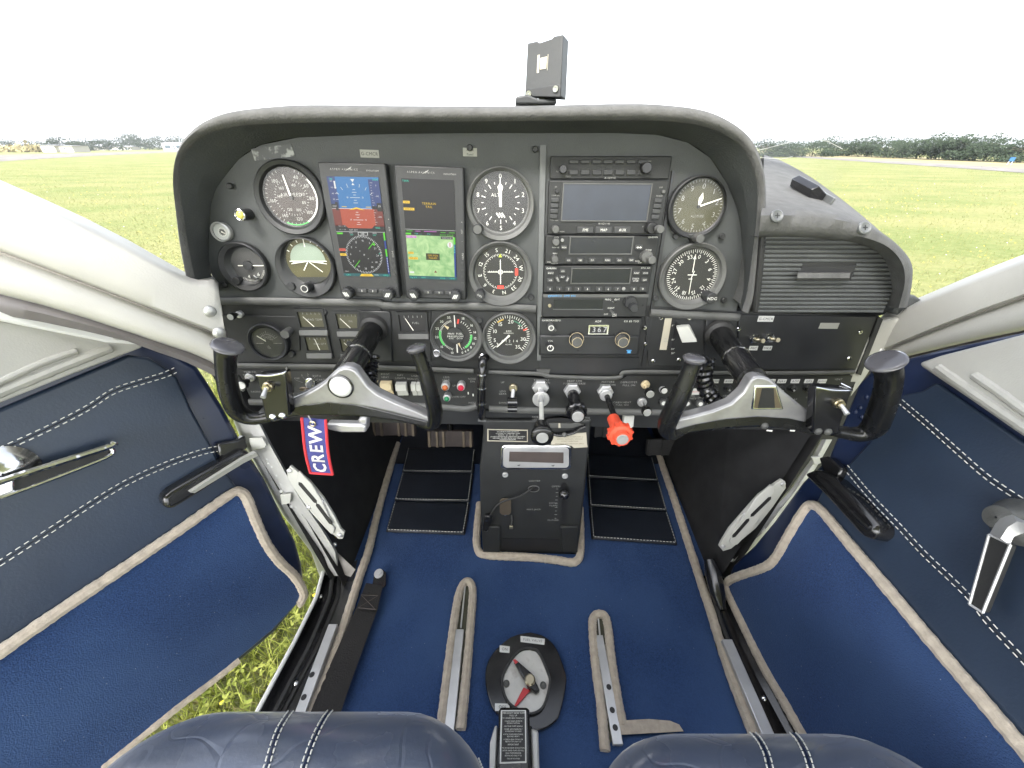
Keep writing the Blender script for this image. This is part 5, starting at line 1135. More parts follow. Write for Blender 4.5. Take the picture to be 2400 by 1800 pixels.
plab(t, [('OFF', 1276, 751, 4), ('ADF', 1287, 751, 4), ('ANT', 1297, 751, 4), ('BFO', 1308.5, 751, 4), ('ADF', 1402, 753, 5), ('KR 85 TSO', 1480, 753, 4.6)], c)
plab(t, [('VOL', 1290, 799, 4)], c + .004)
k = knob(t, 1292, 769, 7, c, c + .014, 'bezel_grey'); ff = PF.subpx(1292, 769, c + .0143); m = MB(); m.arc(ff, .003, .0042, 0, 360, .0, 20); m.build('ring', 'print', k); m = MB(); m.tube([PF.at(1289, 761, c + .006), PF.at(1303, 775, c + .006)], .0015, 6); m.build('lever', 'bezel_grey', t)
for x in (1351, 1459):
    k = knob(t, x, 796, 17, c, c + .010, 'bezel', 'outer_knob', teeth=24); k = knob(t, x + 2, 803, 12, c + .010, c + .024, 'bezel_grey', 'inner_knob'); ff = PF.subpx(x + 2, 803, c + .0243); q = PF.m(x, 803, c)
    m = MB(); m.arc(ff, 11 * q, 12 * q, 0, 360, 0, 26); m.build('ring', 'cream_switch', k)
    ff = PF.subpx(x, 796, c + .0103); m = MB(); m.arc(ff, 16 * q, 17 * q, 0, 360, 0, 30); m.build('ring', 'cream_switch', k)
k = knob(t, 1290, 816, 8, c + .003, c + .016, 'bezel'); ff = PF.subpx(1290, 816, c + .0163); q = PF.m(1290, 816, c); m = MB(); m.arc(ff, 5.6 * q, 7.6 * q, 0, 360, 0, 22); m.rect(ff, 0, 3.5 * q, 1.6 * q, 5 * q, .0001); m.build('ring', 'print', k, recalc=False)
m = MB(); a, b = PF.px(1474, 824, c + .0045); q = PF.m(1474, 824, c); m.rect(PF, a, b + 3.2 * q, 12 * q, 1.6 * q, c + .0045); m.flat(PF, [(a - 5 * q, b + 1.6 * q), (a - 2 * q, b - 1 * q), (a - 5 * q, b - 4 * q), (a + 6 * q, b - 4 * q), (a + 3 * q, b - 1 * q), (a + 6 * q, b + 1.6 * q)], c + .0046); m.build('logo', 'print_blue', t, recalc=False, smooth=False)
knob(t, 1355, 822, 3, c + .003, c + .0045, 'print_black', 'screw_hole')

# stick-on labels
def label(name, lb, pts, c, mt, txt=(), tm='print_black', cat='label', group=None):
    f, w, h = rectfit(pts, c); t = thing(name, lb, cat, f.pt(0, -h / 2, 0), group); m = MB(); m.cbox(f, w, h, -.0006, 0); m.build('tape', mt, t)
    if txt:
        m = MB(); n = len(txt)
        for i, s in enumerate(txt): m.text(f, s, 0, h * (.5 - (i + .5) / n), min(h * .52 / n, .82 * w / max(1, .62 * len(s)) * .69), .0003)
        m.build('lettering', tm, t, recalc=False, smooth=False)
    return t
label('scuffed_placard', 'worn scratched metal placard above the airspeed dial', [(587, 348), (684, 338), (690, 366), (598, 377)], .001, 'label_scratched')
label('registration_label', 'grey G-CMCR label above the first tall display', [(843, 350), (888, 352), (888, 370), (845, 369)], .001, 'label_grey', ('G-CMCR',))
label('audio_label', 'small pale label reading Audio Panel above the second display', [(1085, 346), (1118, 347), (1118, 367), (1085, 366)], .001, 'label_grey', ('Audio', 'Panel'))
label('registration_label', 'white G-CMCR label above the two jacks', [(1779, 740), (1815, 741), (1812, 754), (1775, 754)], .0046, 'label_white', ('G-CMCR',))
label('blank_label', 'blank grey sticker on the passenger sub panel', [(1923, 757), (1968, 757), (1963, 771), (1919, 770)], .0046, 'label_grey')
for x, s in ((1766, 'MIC'), (1799, 'MKR')): label('jack_label', f'small white label {s} under a chrome jack', [(x - 9, 811), (x + 11, 811), (x + 9, 821), (x - 11, 821)], .0046, 'label_white', (s,))
for x, s in ((1675, 'COM'), (1708, 'AVIO'), (1807, 'XPDR'), (1833, 'NAV'), (1864, 'ADF'), (1896, 'GPS'), (1927, 'AUDIO')):
    label('breaker_label', f'white breaker label {s} in the row beside the passenger yoke', [(x - 9, 889), (x + 11, 889), (x + 9, 898), (x - 11, 898)], .0036, 'label_white', (s,), group='breaker labels')
for x, y, s, lb in ((1632, 885, 'ALT', 'red and white label beside the coiled cord'), (1632, 918, 'AUTO', 'pale blue label behind the coiled cord')): label('switch_label', lb, [(x - 9, y - 7), (x + 8, y - 7), (x + 7, y + 7), (x - 9, y + 7)], .0036, 'label_white', (s,), 'print_red')

# ================================================================== controls on the panel
emat('lamp_red', (226, 40, 74), 1.0)
def pushpull(label, base, front, r, L, cat='control knob', c0=.003, mt='black_plastic', cap='label_white', capr=.78, basem='alloy', baser=None, shaft=.35, name='pull_knob'):
    t = thing(name, label, cat, PF.at(*base, c0)); f = PF.subpx(*front, c0 + L); rr = r * PF.m(*front, c0 + L); b = PF.at(*base, c0)
    br = (baser or r * .9) * PF.m(*base, c0); fb = PF.subpx(*base, c0); m = MB(); m.cyl(fb, br, -.002, .005, 18, ch=.001); m.build('bush', basem, t)
    m = MB(); m.tube([b, f.pt(0, 0, -.004)], [rr * shaft, rr * shaft], 10); m.build('shaft', basem, t)
    m = MB(); kl = min(.016, L * .6); m.lathe(f, [(rr * .5, -kl), (rr * .62, -kl * .8), (rr * .6, -kl * .5), (rr, -kl * .35), (rr, -.0015), (rr * .93, 0), (.0001, 0)], 24); k = m.build('knob', mt, t)
    if cap: m = MB(); m.cyl(f, rr * capr, -.001, .0012, 22, ch=.0004); m.build('cap', cap, k)
    return t
pushpull('black knob with white cap by the pilot pillar', (563, 736), (540, 743), 9, .022, name='vent_knob')
pushpull('black knob with white cap left of the pilot switch bracket', (588, 883), (566, 903), 12, .028, name='primer_knob')
pushpull('defroster knob with silver cap, upper of two beside the mixture', (1512, 900), (1524, 924), 12, .030, cap='spun', basem='cream_switch', baser=10, name='defroster_knob')
pushpull('cabin heat knob with silver cap, lower of two beside the mixture', (1504, 941), (1517, 967), 12, .034, cap='spun', basem='alloy', baser=11, name='cabin_heat_knob')
pushpull('pale rimmed knob hidden behind the passenger yoke horn', (1552, 912), (1557, 916), 9, .010, cap='label_white', name='vent_knob')
for x, y, s in ((1611, 946, 'dimmer knob with white cap under the passenger yoke, inner of two'), (1642, 947, 'dimmer knob with white cap under the passenger yoke, outer of two'), (1556, 945, 'dark dimmer knob just inside the passenger yoke horn')):
    pushpull(s, (x - 3, y - 5), (x, y), 9, .008, cap='label_white', capr=.55, mt='bezel_grey', basem='bezel', baser=11, name='dimmer_knob')
for x, y, lb in ((1676, 913, 'first breaker of the row, beside the coiled cord'), (1709, 913, 'second breaker of the row, against the passenger yoke shaft'), (1833, 914, 'third breaker, just beyond the passenger yoke hub'), (1860, 913, 'fourth breaker of the row below the sub panel'), (1896, 913, 'fifth breaker, beside the switch bracket'), (1919, 908, 'last breaker, behind the switch bracket')):
    t = thing('circuit_breaker', 'black ' + lb, 'breaker', PF.at(x, y, 0), 'row of circuit breakers'); knob(t, x, y, 9, .002, .009, 'bezel', 'collar'); knob(t, x + 1, y + 2, 5, .009, .015, 'black_plastic', 'button', cap='print_dim', capr=.5)

# rocker switches
def rocker(label, x, y, w, h, mt, split=False):
    c = .003; f = PF.subpx(x, y, c); k = PF.m(x, y, c); W, H = w * k, h * k; t = thing('rocker_switch', label, 'switch', f.o, 'rocker switches')
    m = MB(); m.box(f, -W * .62, W * .62, -H * .58, H * .58, 0, .002); m.build('surround', 'black_plastic', t, bevel=.0006)
    pr = [(H * .5, .002), (H * .42, .010), (-.02 * H, .0115), (-H * .12, .006), (-H * .5, .0035), (-H * .5, .002)]
    for a0, a1 in (((-.5, -.03), (.0, .47)) if split else ((-.5, .5),)):
        m = MB(); m.prism(Fr(f.pt(a0 * W, 0, 0), f.y, f.n), pr, 0, (a1 - a0) * W); m.build('paddle', mt, t, bevel=.0008)
rocker('cream rocker switch below PITOT HEAT', 909, 907, 26, 37, 'cream_switch'); rocker('white rocker switch between the cream one and the split one', 944, 909, 25, 36, 'white_switch'); rocker('split white rocker switch beside the yoke horn', 979, 909, 24, 36, 'white_switch', True)
rocker('narrow white rocker switch lettered FUEL PUMP', 677, 902, 12, 36, 'white_switch')
# ignition switch with key
t = thing('ignition_switch', 'silver ignition lock with key among OFF R L BOTH START', 'switch', PF.at(726, 897, 0)); knob(t, 726, 897, 11, .002, .010, 'chrome', 'lock')
m = MB(); f = PF.subpx(724, 901, .012); m.cbox(f, .0022, .011, -.004, .008); m.build('key_blade', 'alloy', t)
f = Fr(PF.at(716, 912, .026), (1, 0, 0), (0, -.55, .83)); m = MB(); m.cyl(f, .0085, 0, .002, 22); m.build('key_bow', 'bronze', t, bevel=.0004)
# lamps
def lamp(label, x, y, r, mt, c1=.010):
    t = thing('indicator_lamp', label, 'lamp', PF.at(x, y, 0), 'gear lamps'); k = knob(t, x, y, r, .002, c1, 'alloy', 'ferrule', teeth=14); f = PF.subpx(x, y + 1, c1); m = MB(); m.dome(f, r * .72 * PF.m(x, y, c1), .004, 0); m.build('lens', mt, t)
lamp('amber gear lamp over the green one', 1043, 908, 10, 'amber_lens', .016); lamp('green gear lamp under the amber one', 1047, 934, 9, 'green_lens', .016); lamp('lit red gear lamp', 1080, 908, 10, 'lamp_red', .016)
# elevator trim slot
t = thing('trim_indicator', 'black slot with white pointer lettered NOSE', 'indicator', PF.at(1108, 930, 0)); f, w, h = rectfit([(1104, 896), (1111, 896), (1112, 932), (1106, 932)], .0036); m = MB(); m.cbox(f, w, h, -.002, 0); m.build('slot', 'print_black', t); m = MB(); m.rect(f, 0, -h * .32, w * .45, h * .16, .0003); m.rect(f, -.008, -h * .2, w * .4, h * .16, .0003); m.build('pointer', 'print', t, recalc=False)
# black vertical handle left of the gear switch
t = thing('hand_microphone_hanger', 'tall black looped bracket hanging down the panel beside the lamps', 'bracket', PF.at(1130, 990, 0))
m = MB(); pts = [PF.at(1138, 838, .004), PF.at(1132, 846, .018), PF.at(1130, 870, .026), PF.at(1129, 910, .028), PF.at(1128, 950, .026), PF.at(1129, 972, .014), PF.at(1130, 978, .002)]; m.tube(spline(pts, 5), .0068, 10); m.build('strap', 'black_gloss', t)
for y in (876, 908, 944):
    p = PF.at(1129.5, y, .0275); m = MB(); m.tube([p + PF.y * -.0012, p + PF.y * .0012], .0078, 12); m.build('link', 'chrome', t)
m = MB(); m.lathe(PF.subpx(1130, 834, .004), [(.006, 0), (.006, .005), (.004, .007), (.0001, .007)], 16); m.build('pivot', 'chrome', t)
m = MB(); f = PF.subpx(1130, 984, .004); m.cbox(f, .014, .004, -.003, .004); m.build('foot', 'trim_grey', t, bevel=.001)
# gear selector
t = thing('gear_selector', 'gear lever with silver stem and black ribbed wheel', 'lever', PF.at(1203, 912, 0)); knob(t, 1203, 911, 10, .002, .009, 'brass', 'bush')
m = MB(); m.tube([PF.at(1203, 914, .008), PF.at(1201, 935, .020)], .0035, 10); m.build('stem', 'alloy', t)
a, b = PF.at(1190, 948, .024), PF.at(1212, 948, .024); f = Fr(a, PF.n, PF.y); f = Fr(a, V((0, -1, 0)), V((0, 0, 1))); f = f if f.n.x > 0 else Fr(a, -f.x, f.y); m = MB(); m.cyl(f, .0125, 0, (b - a).length, teeth=16); m.build('wheel', 'black_gloss', t)
# throttle, propeller, mixture
def hexnut(t, x, y, r, c0, c1, mt='alloy'):
    f = PF.subpx(x, y, c1); rr = r * PF.m(x, y, c1); m = MB(); m.cyl(f, rr, -(c1 - c0), 0, 6, ch=.0015); m.build('hex_nut', mt, t, ang=20)
t = thing('throttle', 'black throttle knob with silver cap pulled out on its rod', 'control knob', PF.at(1267, 910, 0)); hexnut(t, 1267, 911, 20, .002, .012)
knob(t, 1268, 937, 20, .024, .027, 'spun', 'friction_disc', n=30); a, b = PF.at(1267, 913, .01), PF.at(1271, 1016, .10)
m = MB(); m.tube([a, a.lerp(b, .35)], .0052, 12); m.build('sleeve', 'alloy', t); m = MB(); m.tube([a.lerp(b, .3), b], .0036, 12); m.build('rod', 'white_metal', t)
f = PF.subpx(1271, 1025, .115); rr = 27 * PF.m(1271, 1025, .115); m = MB(); m.lathe(f, [(rr * .35, -.034), (rr * .62, -.032), (rr * .72, -.020), (rr * .80, -.010), (rr, -.008), (rr, -.002), (rr * .9, .0), (rr * .66, .001), (.0001, .001)], 30); k = m.build('knob', 'black_plastic', t); m = MB(); m.cyl(f, rr * .52, .0, .0025, 26, ch=.0006); m.build('cap', 'spun', k)
t = thing('propeller_control', 'black scalloped propeller knob with silver cap, middle of three', 'control knob', PF.at(1342, 918, 0)); hexnut(t, 1342, 919, 20, .002, .012); m = MB(); m.tube([PF.at(1342, 921, .008), PF.at(1350, 955, .042)], .0095, 14); m.build('boss', 'black_gloss', t)
f = PF.subpx(1353, 972, .064); q = PF.m(1353, 972, .064); m = MB(); m.cyl(f, 26 * q, -.016, -.004, teeth=12, ch=.002); k = m.build('knob', 'black_gloss', t); m = MB(); m.cyl(f, 17 * q, -.006, .006, 24, ch=.001); m.build('centre', 'black_plastic', k); m = MB(); m.cyl(f, 14 * q, .004, .0072, 24, ch=.0006); m.build('cap', 'spun', k)
t = thing('mixture_control', 'bright red mixture knob with silver cap', 'control knob', PF.at(1420, 922, 0)); hexnut(t, 1420, 921, 19, .002, .012); knob(t, 1421, 928, 15, .010, .018, 'alloy', 'collar')
a, b = PF.at(1422, 928, .016), PF.at(1440, 975, .062); m = MB(); m.tube([a, b], .0045, 12); m.build('rod', 'black_plastic', t)
f = PF.subpx(1457, 1026, .118); rr = 28 * PF.m(1457, 1026, .118); m = MB(); m.lathe(f, [(rr * .3, -.052), (rr * .55, -.051), (rr * .56, -.028), (rr * .62, -.022), (rr * .97, -.016), (rr, -.014), (rr, -.006), (rr * .96, -.004), (rr * .70, -.003), (rr * .66, .0), (rr * .64, .004), (.0001, .004)], 30); k = m.build('knob', 'red_knob', t)
for i in range(10): d = i * 36; m = MB(); g = f.sub(rr * 1.0 * math.sin(R(d)), rr * 1.0 * math.cos(R(d))); m.cyl(g, rr * .13, -.0145, -.0055, 8); m.build('grip_rib', 'red_knob', k)
m = MB(); m.cyl(f, rr * .5, .003, .0058, 26, ch=.0006); m.build('cap', 'spun', k)
# flap lever with its scale
t = thing('flap_lever', 'white paddle flap lever beside a white scale', 'lever', PF.at(1600, 800, 0))
m = MB(); m.loft([[PF.at(x, y, .004) for x, y in ((1586, 764), (1600, 760), (1606, 778), (1592, 782))], [PF.at(x, y, .034) for x, y in ((1584, 763), (1616, 760), (1634, 798), (1597, 800))], [PF.at(x, y, .042) for x, y in ((1586, 768), (1614, 765), (1634, 801), (1599, 803))]], True)
m.add([PF.at(x, y, .042) for x, y in ((1586, 768), (1614, 765), (1634, 801), (1599, 803))], [(0, 1, 2, 3)]); m.build('paddle', 'white_switch', t, bevel=.002)
m = MB(); m.pxprism(PF, [(1559, 746), (1575, 746), (1562, 820), (1546, 820)], .003, .0042); m.build('scale', 'label_cream', t); m = MB(); ptxt(m, '150', 1560, 794, 3.4, .0046); ptxt(m, 'MPH', 1560, 800, 3.4, .0046); m.build('lettering', 'print_dim', t, recalc=False, smooth=False)
m = MB(); f, w, h = rectfit([(1580, 752), (1586, 752), (1578, 832), (1572, 832)], .004); m.cbox(f, w, h, -.001, 0); m.build('slot', 'print_black', t)
m = MB(); [ptxt(m, s, 1577, y, 4, .0046) for s, y in (('0°', 763), ('10°', 796), ('20°', 818), ('30°', 828))]; m.build('marks', 'print', t, recalc=False, smooth=False)
# headset jacks
for x, y, lb in ((1773, 797, 'chrome toggle switch above the label MIC'), (1808, 795, 'chrome toggle switch above the label MKR')):
    t = thing('toggle_switch', lb, 'switch', PF.at(x, y, 0)); hexnut(t, x - 2, y - 2, 12, .004, .008, 'chrome'); knob(t, x, y, 9, .008, .014, 'chrome', 'bush'); m = MB(); a, b = PF.at(x, y, .012), PF.at(x + 16, y + 2, .026); m.tube([a, b], [.0022, .0034], 10); m.build('lever', 'brass', t)

# ================================================================== glovebox
gb = thing('glovebox', 'ribbed black glovebox door with a moulded pull', 'glovebox', PF.at(1930, 736, 0))
out = [(1779, 552), (1850, 551), (1930, 554), (2000, 562), (2060, 580), (2094, 605), (2104, 640), (2098, 668), (2087, 700), (2070, 733), (1762, 734), (1768, 690), (1775, 620)]
c = .060; m = MB(); m.pxprism(PF, [(max(x, 1785 - max(0, y - 560) * .11), y) for x, y in out], c - .010, c); m.build('door', 'black_trim', gb, bevel=.002)  # door blacker than its ribs, painting shade into the grooves
poly = [PF.px(x, y, c) for x, y in out]; bmin, bmax = min(p[1] for p in poly), max(p[1] for p in poly); nr = 17 + 1
ha = [PF.px(*p, c) for p in ((1872, 652), (2002, 622))]
for k in range(nr):
    b = bmin + (bmax - bmin) * (k + .5) / nr; xs = []
    for p, q in zip(poly, poly[1:] + poly[:1]):
        if (p[1] - b) * (q[1] - b) < 0: xs.append(p[0] + (q[0] - p[0]) * (b - p[1]) / (q[1] - p[1]))
    if len(xs) < 2: continue
    x0, x1 = min(xs) + .008, max(xs) - .002; rr = (bmax - bmin) / nr * .34
    segs = [(x0, x1)]
    if ha[0][1] - .001 < b < ha[1][1] + .001: segs = [(x0, ha[0][0] - .002), (ha[1][0] + .002, x1)]
    for s0, s1 in segs: m = MB(); m.tube([PF.pt(s0, b, c), PF.pt((s0 + s1) / 2, b, c), PF.pt(s1, b, c)], rr, 8, flat=.75, up=PF.n); m.build('rib', 'hood_side', gb)
m = MB(); m.pxprism(PF, [(1880, 625), (2008, 622), (1998, 640), (1868, 640)], c, c + .001); m.build('pull_recess', 'print_black', gb)
m = MB(); m.loft([[PF.at(x, 638, c + .001) for x in (1872, 1935, 1995)], [PF.at(x, 640, c + .009) for x in (1870, 1935, 1993)], [PF.at(x, 652, c + .011) for x in (1868, 1935, 1991)], [PF.at(x, 657, c + .002) for x in (1867, 1935, 1992)]]); m.build('pull', 'hood', gb, ang=50)

# ================================================================== control yokes
CY = .14
def px_yoke(x, y, c=CY): return PF.at(x, y, c)
def horn(parent, pts, cap, capr, mt='black_plastic'):
    P = [px_yoke(x, y, CY + dc) for x, y, r, dc in pts]; rs = [r * PF.m(x, y, CY + dc) for x, y, r, dc in pts]
    path = spline(P, 5); rr = [r.x for r in spline([V((q, 0, 0)) for q in rs], 5)]
    m = MB(); m.tube(path, rr, 14); h = m.build('horn', mt, parent, ang=70)
    d = (P[0] - P[1]).normalized(); f = Fr(P[0], d.orthogonal(), d.cross(d.orthogonal())); f = f if f.n.dot(d) > 0 else Fr(f.o, -f.x, f.y)
    f = Fr(P[0], V((1, 0, 0)) - d * d.x, d.cross(V((1, 0, 0)))); f = f if f.n.dot(d) > 0 else Fr(f.o, f.x, -f.y)
    r = capr * PF.m(*pts[0][:2], CY); m = MB(); m.lathe(f, [(rs[0] * .97, -.004), (r, -.001), (r * .97, .0012), (r * .8, .0026), (r * .02, .0036)], 26); m.build('end_cap', cap, parent, ang=60)
    return h
def yoke(label, plate, under, horns, collar, hub, shaft_r, bracket, toggle, bscrews, capm):
    t = thing('control_yoke', label, 'control yoke', px_yoke(*hub), 'pair of control yokes')
    m = MB(); pp = [PF.px(x, y, CY + .006) for x, y in plate]; ce = (sum(p[0] for p in pp) / len(pp), sum(p[1] for p in pp) / len(pp))
    m.prism(PF, pp, CY - .012, CY + .006); m.build('hub_plate', 'yoke_grey', t, bevel=.006, seg=4)
    m = MB(); m.prism(PF, [PF.px(x, y, CY + .002) for x, y in under], CY - .022, CY + .002); m.build('spoke', 'black_plastic', t, bevel=.005, seg=3)
    for h in horns: horn(t, *h)
    a, b = PF.at(*collar, .004), PF.at(*hub, CY - .005); d = b - a
    m = MB(); m.tube([a, a.lerp(b, .62)], shaft_r, 20); m.build('shaft', 'black_plastic', t); m = MB(); m.tube([a.lerp(b, .56), a.lerp(b, .97)], shaft_r * 1.06, 20); m.build('sleeve', 'black_gloss', t)
    m = MB(); m.tube([a.lerp(b, .555), a.lerp(b, .575)], shaft_r * 1.09, 20); m.build('ring', 'chrome', t)
    m = MB(); m.tube([a, a.lerp(b, .06), a.lerp(b, .09)], [shaft_r * 1.35, shaft_r * 1.3, shaft_r * 1.05], 20); m.build('panel_collar', 'black_rubber', t)
    bp = [PF.px(x, y, CY + .022) for x, y in bracket]; m = MB(); m.prism(PF, bp, CY + .008, CY + .022); bk = m.build('switch_bracket', 'black_gloss', t, bevel=.002)
    m = MB(); e = [PF.pt(bp[0][0], bp[0][1], CY + .022), PF.pt((bp[0][0] + bp[1][0]) / 2, (bp[0][1] + bp[1][1]) / 2 - .002, CY + .023), PF.pt(bp[1][0], bp[1][1], CY + .022), PF.pt(bp[1][0] - .004, bp[1][1] + .002, CY + .009)]; m.tube(spline(e, 4), .0011, 6); m.build('bright_rim', 'chrome', bk)
    f = PF.subpx(*toggle, CY + .022); m = MB(); m.cyl(f, .0062, 0, .004, 14, ch=.001); m.cyl(f, .0045, .004, .007, 12); m.build('switch_bush', 'brass', bk); m = MB(); m.tube([f.pt(0, 0, .006), f.pt(.001, -.006, .017)], [.0022, .003], 10); m.build('toggle', 'alloy', bk)
    for x, y in bscrews: f = PF.subpx(x, y, CY + .022); m = MB(); m.dome(f, .0048, .003, n=14); m.build('screw', capm, bk)
    return t
mat('yoke_grey', (0.25, 0.247, 0.255), 0.22, 0.35, var=0.22, vs_=30, rvar=0.12, bump=0.05, coat=0.5, col2=(0.38, 0.37, 0.37), c2lo=.55, c2hi=.75, c2s=20)
t = yoke('black control yoke on the pilot side with a round white hub cap',
     [(805, 859), (790, 864), (776, 877), (760, 893), (742, 906), (711, 923), (684, 934), (674, 950), (676, 962), (716, 952), (768, 947), (821, 951), (873, 959), (952, 978), (1008, 993), (1012, 980), (978, 963), (926, 942), (886, 923), (862, 905), (848, 886), (834, 867), (820, 860)],
     [(672, 950), (716, 945), (768, 938), (830, 944), (900, 960), (1000, 985), (1018, 1000), (1020, 1010), (991, 1003), (926, 988), (847, 978), (768, 976), (700, 977), (640, 988), (600, 992), (590, 975), (640, 962)],
     [([(534, 811, 28.8, .012), (530, 828, 24.2, .012), (529, 850, 21.9, .012), (532, 890, 21.4, .010), (541, 930, 21.4, .008), (556, 962, 20.5, .004), (585, 979, 16.7, .0), (625, 978, 14.0, -.004), (672, 966, 13.0, -.008)], 'horn_cap', 33.5),
      ([(976, 815, 20.5, .012), (981, 829, 17.7, .012), (988, 848, 16.7, .012), (1000, 885, 18.6, .010), (1012, 930, 18.6, .006), (1019, 965, 18.6, .002), (1014, 992, 16.7, -.004), (985, 990, 12.1, -.008)], 'horn_cap', 23.5)],
     (879, 766), (802, 893), .0158, [(601, 880), (668, 873), (680, 974), (622, 984)], (630, 905), [(639, 978), (662, 975)], 'chrome')
m = MB(); f = PF.subpx(798.6, 906, CY + .0065); r = 26 * PF.m(799, 906, CY); m.lathe(f, [(r * 1.14, -.001), (r * 1.14, .001), (r * 1.0, .0016), (r * .98, .0002)], 34); m.build('cap_ring', 'black_gloss', t); m = MB(); m.lathe(f, [(r * .98, -.001), (r * .96, .0015), (r * .6, .003), (r * .02, .0036)], 34); m.build('hub_cap', 'white_paint', t, ang=70)
t = yoke('black control yoke on the passenger side with a chrome framed badge',
     [(1775, 881), (1762, 888), (1755, 900), (1743, 920), (1714, 946), (1673, 962), (1621, 976), (1580, 985), (1577, 1000), (1580, 1011), (1630, 998), (1702, 985), (1775, 979), (1847, 983), (1906, 995), (1906, 970), (1873, 946), (1841, 920), (1820, 900), (1805, 888), (1792, 883)],
     [(1572, 985), (1640, 980), (1710, 970), (1775, 964), (1850, 970), (1910, 985), (1965, 1000), (1985, 1022), (1910, 1022), (1840, 1010), (1775, 1004), (1700, 1008), (1640, 1016), (1580, 1024)],
     [([(1627, 840, 22.3, .012), (1623, 855, 19.5, .012), (1614, 878, 19.5, .012), (1597, 918, 22.3, .010), (1578, 960, 22.3, .006), (1562, 998, 21.4, .0), (1572, 1016, 16.7, -.006), (1600, 1008, 11.2, -.008)], 'horn_cap', 25),
      ([(2076, 846, 32.6, .012), (2080, 862, 27.9, .012), (2084, 885, 26.0, .012), (2076, 930, 26.0, .010), (2062, 970, 26.0, .006), (2046, 1002, 24.2, .0), (2010, 1018, 17.7, -.004), (1950, 1008, 14.0, -.008)], 'horn_cap', 38)],
     (1683, 780), (1765, 893), .0165, [(1912, 908), (1997, 914), (1963, 1018), (1903, 1015)], (1963, 944), [(1918, 1011), (1941, 1012)], 'bezel_grey')
bd = [(1769, 904), (1821, 904), (1838, 961), (1761, 961)]; q = [PF.px(x, y, CY + .0075) for x, y in bd]
m = MB(); m.prism(PF, q, CY + .004, CY + .0075); b = m.build('badge', 'chrome', t, bevel=.003); cx, cy = sum(p[0] for p in q) / 4, sum(p[1] for p in q) / 4
m = MB(); m.prism(PF, [(cx + (x - cx) * .84, cy + (y - cy) * .82) for x, y in q], CY + .0074, CY + .0079); m.build('badge_face', 'bronze', t); m = MB(); m.prism(PF, [(cx + (x - cx) * .52, cy + (y - cy) * .82) for x, y in q], CY + .0078, CY + .0083); m.build('badge_centre', 'print_black', t)
m = MB(); m.dome(PF.subpx(1792, 998, CY + .002), .005, .003); m.build('screw', 'bezel_grey', t); m = MB()
for x, w in ((1803, 14), (1857, 12)): a, bb = PF.px(x, 1009, CY + .0026); q = PF.m(x, 1009, CY); m.rect(PF, a, bb, w * q, 4 * q, CY + .003, -6)
m.build('torn_label', 'label_white', t, recalc=False)
# coiled cords
def coil(label, pts, r, turns, wire=.0022):
    path = resample(spline([PF.at(x, y, c) for x, y, c in pts], 8), turns * 12); P = []
    for i, p in enumerate(path):
        d = (path[min(i + 1, len(path) - 1)] - path[max(i - 1, 0)]).normalized(); u = d.orthogonal().normalized(); u = (V((1, 0, 0)) - d * d.x).normalized(); w = d.cross(u); q = 2 * math.pi * i / 12
        P.append(p + u * math.cos(q) * r + w * math.sin(q) * r)
    m = MB(); m.tube(P, wire, 6); return m.build('coiled_cord', 'black_gloss', label=label, category='cord')
coil('black coiled cord hanging behind the pilot yoke hub', [(874, 835, .05), (868, 860, .06), (866, 885, .075), (868, 915, .09)], .0085, 7, .0034)
coil('black coiled cord looping behind the passenger yoke', [(1655, 842, .10), (1650, 862, .10), (1648, 885, .10), (1655, 910, .10), (1668, 932, .11), (1690, 952, .125)], .0090, 10, .0034)
m = MB(); m.tube(spline([PF.at(1628, 850, .13), PF.at(1648, 835, .12), PF.at(1664, 848, .11), PF.at(1656, 862, .10)], 6), .0028, 7); m.build('cord_end', 'black_gloss', label='smooth end of the cord curving off the passenger yoke horn', category='cord')

# ================================================================== centre pedestal
p0, p1 = atY(1240, 990, .548), atY(1240, 1300, .513)
up = (p0 - p1).normalized(); QF = Fr(p1, (1, 0, 0), up)
pd = thing('pedestal', 'black centre pedestal running from the panel down to the carpet', 'pedestal', p1)
m = MB(); m.pxprism(QF, [(1120, 985), (1386, 985), (1381, 1050), (1371, 1150), (1360, 1250), (1353, 1302), (1134, 1292), (1126, 1200), (1124, 1100), (1130, 1040), (1133, 1000)], -.30, 0); m.build('column', 'panel', pd, bevel=.004)
m = MB(); m.pxprism(QF, [(1178, 1262), (1310, 1262), (1308, 1290), (1176, 1290)], -.002, .001); m.build('toe_recess', 'print_black', pd)
for xs in ((1128, 1172), (1314, 1354)):
    m = MB(); m.pxprism(QF, [(xs[0], 1235), (xs[1], 1235), (xs[1], 1296), (xs[0] + 4, 1294)], 0, .006); m.build('foot', 'panel', pd, bevel=.002)
def qscrew(lst, r, mt='alloy', par=pd):
    for x, y in lst: f = QF.subpx(x, y, 0); rr = r * QF.m(x, y); m = MB(); m.lathe(f, [(rr, -.001), (rr, .002), (rr * .8, .0032), (rr * .35, .003), (rr * .3, .0015), (.0001, .0015)], 16); m.build('screw', mt, par)
qscrew([(1184, 1112), (1324, 1115)], 7)
m = MB(); [ptxt(m, s, x, y, h, .0006, fr=QF) for s, x, y, h in (('LIGHTER', 1253, 1127, 4.4), ('OPEN', 1303, 1140, 5), ('COWL', 1297, 1179, 4.4), ('FLAPS', 1297, 1185, 4.4), ('CLOSED', 1296, 1219, 4.4), ('MIKE JACK', 1251, 1194, 4.4))]
for i in range(9): a, b = QF.px(1306 - i * .5, 1146 + i * 8.6, .0006); q = QF.m(1306, 1180); m.rect(QF, a, b, (6 if i % 2 else 4) * q, 1.2 * q, .0006)
m.build('lettering', 'print_dim', pd, recalc=False, smooth=False)
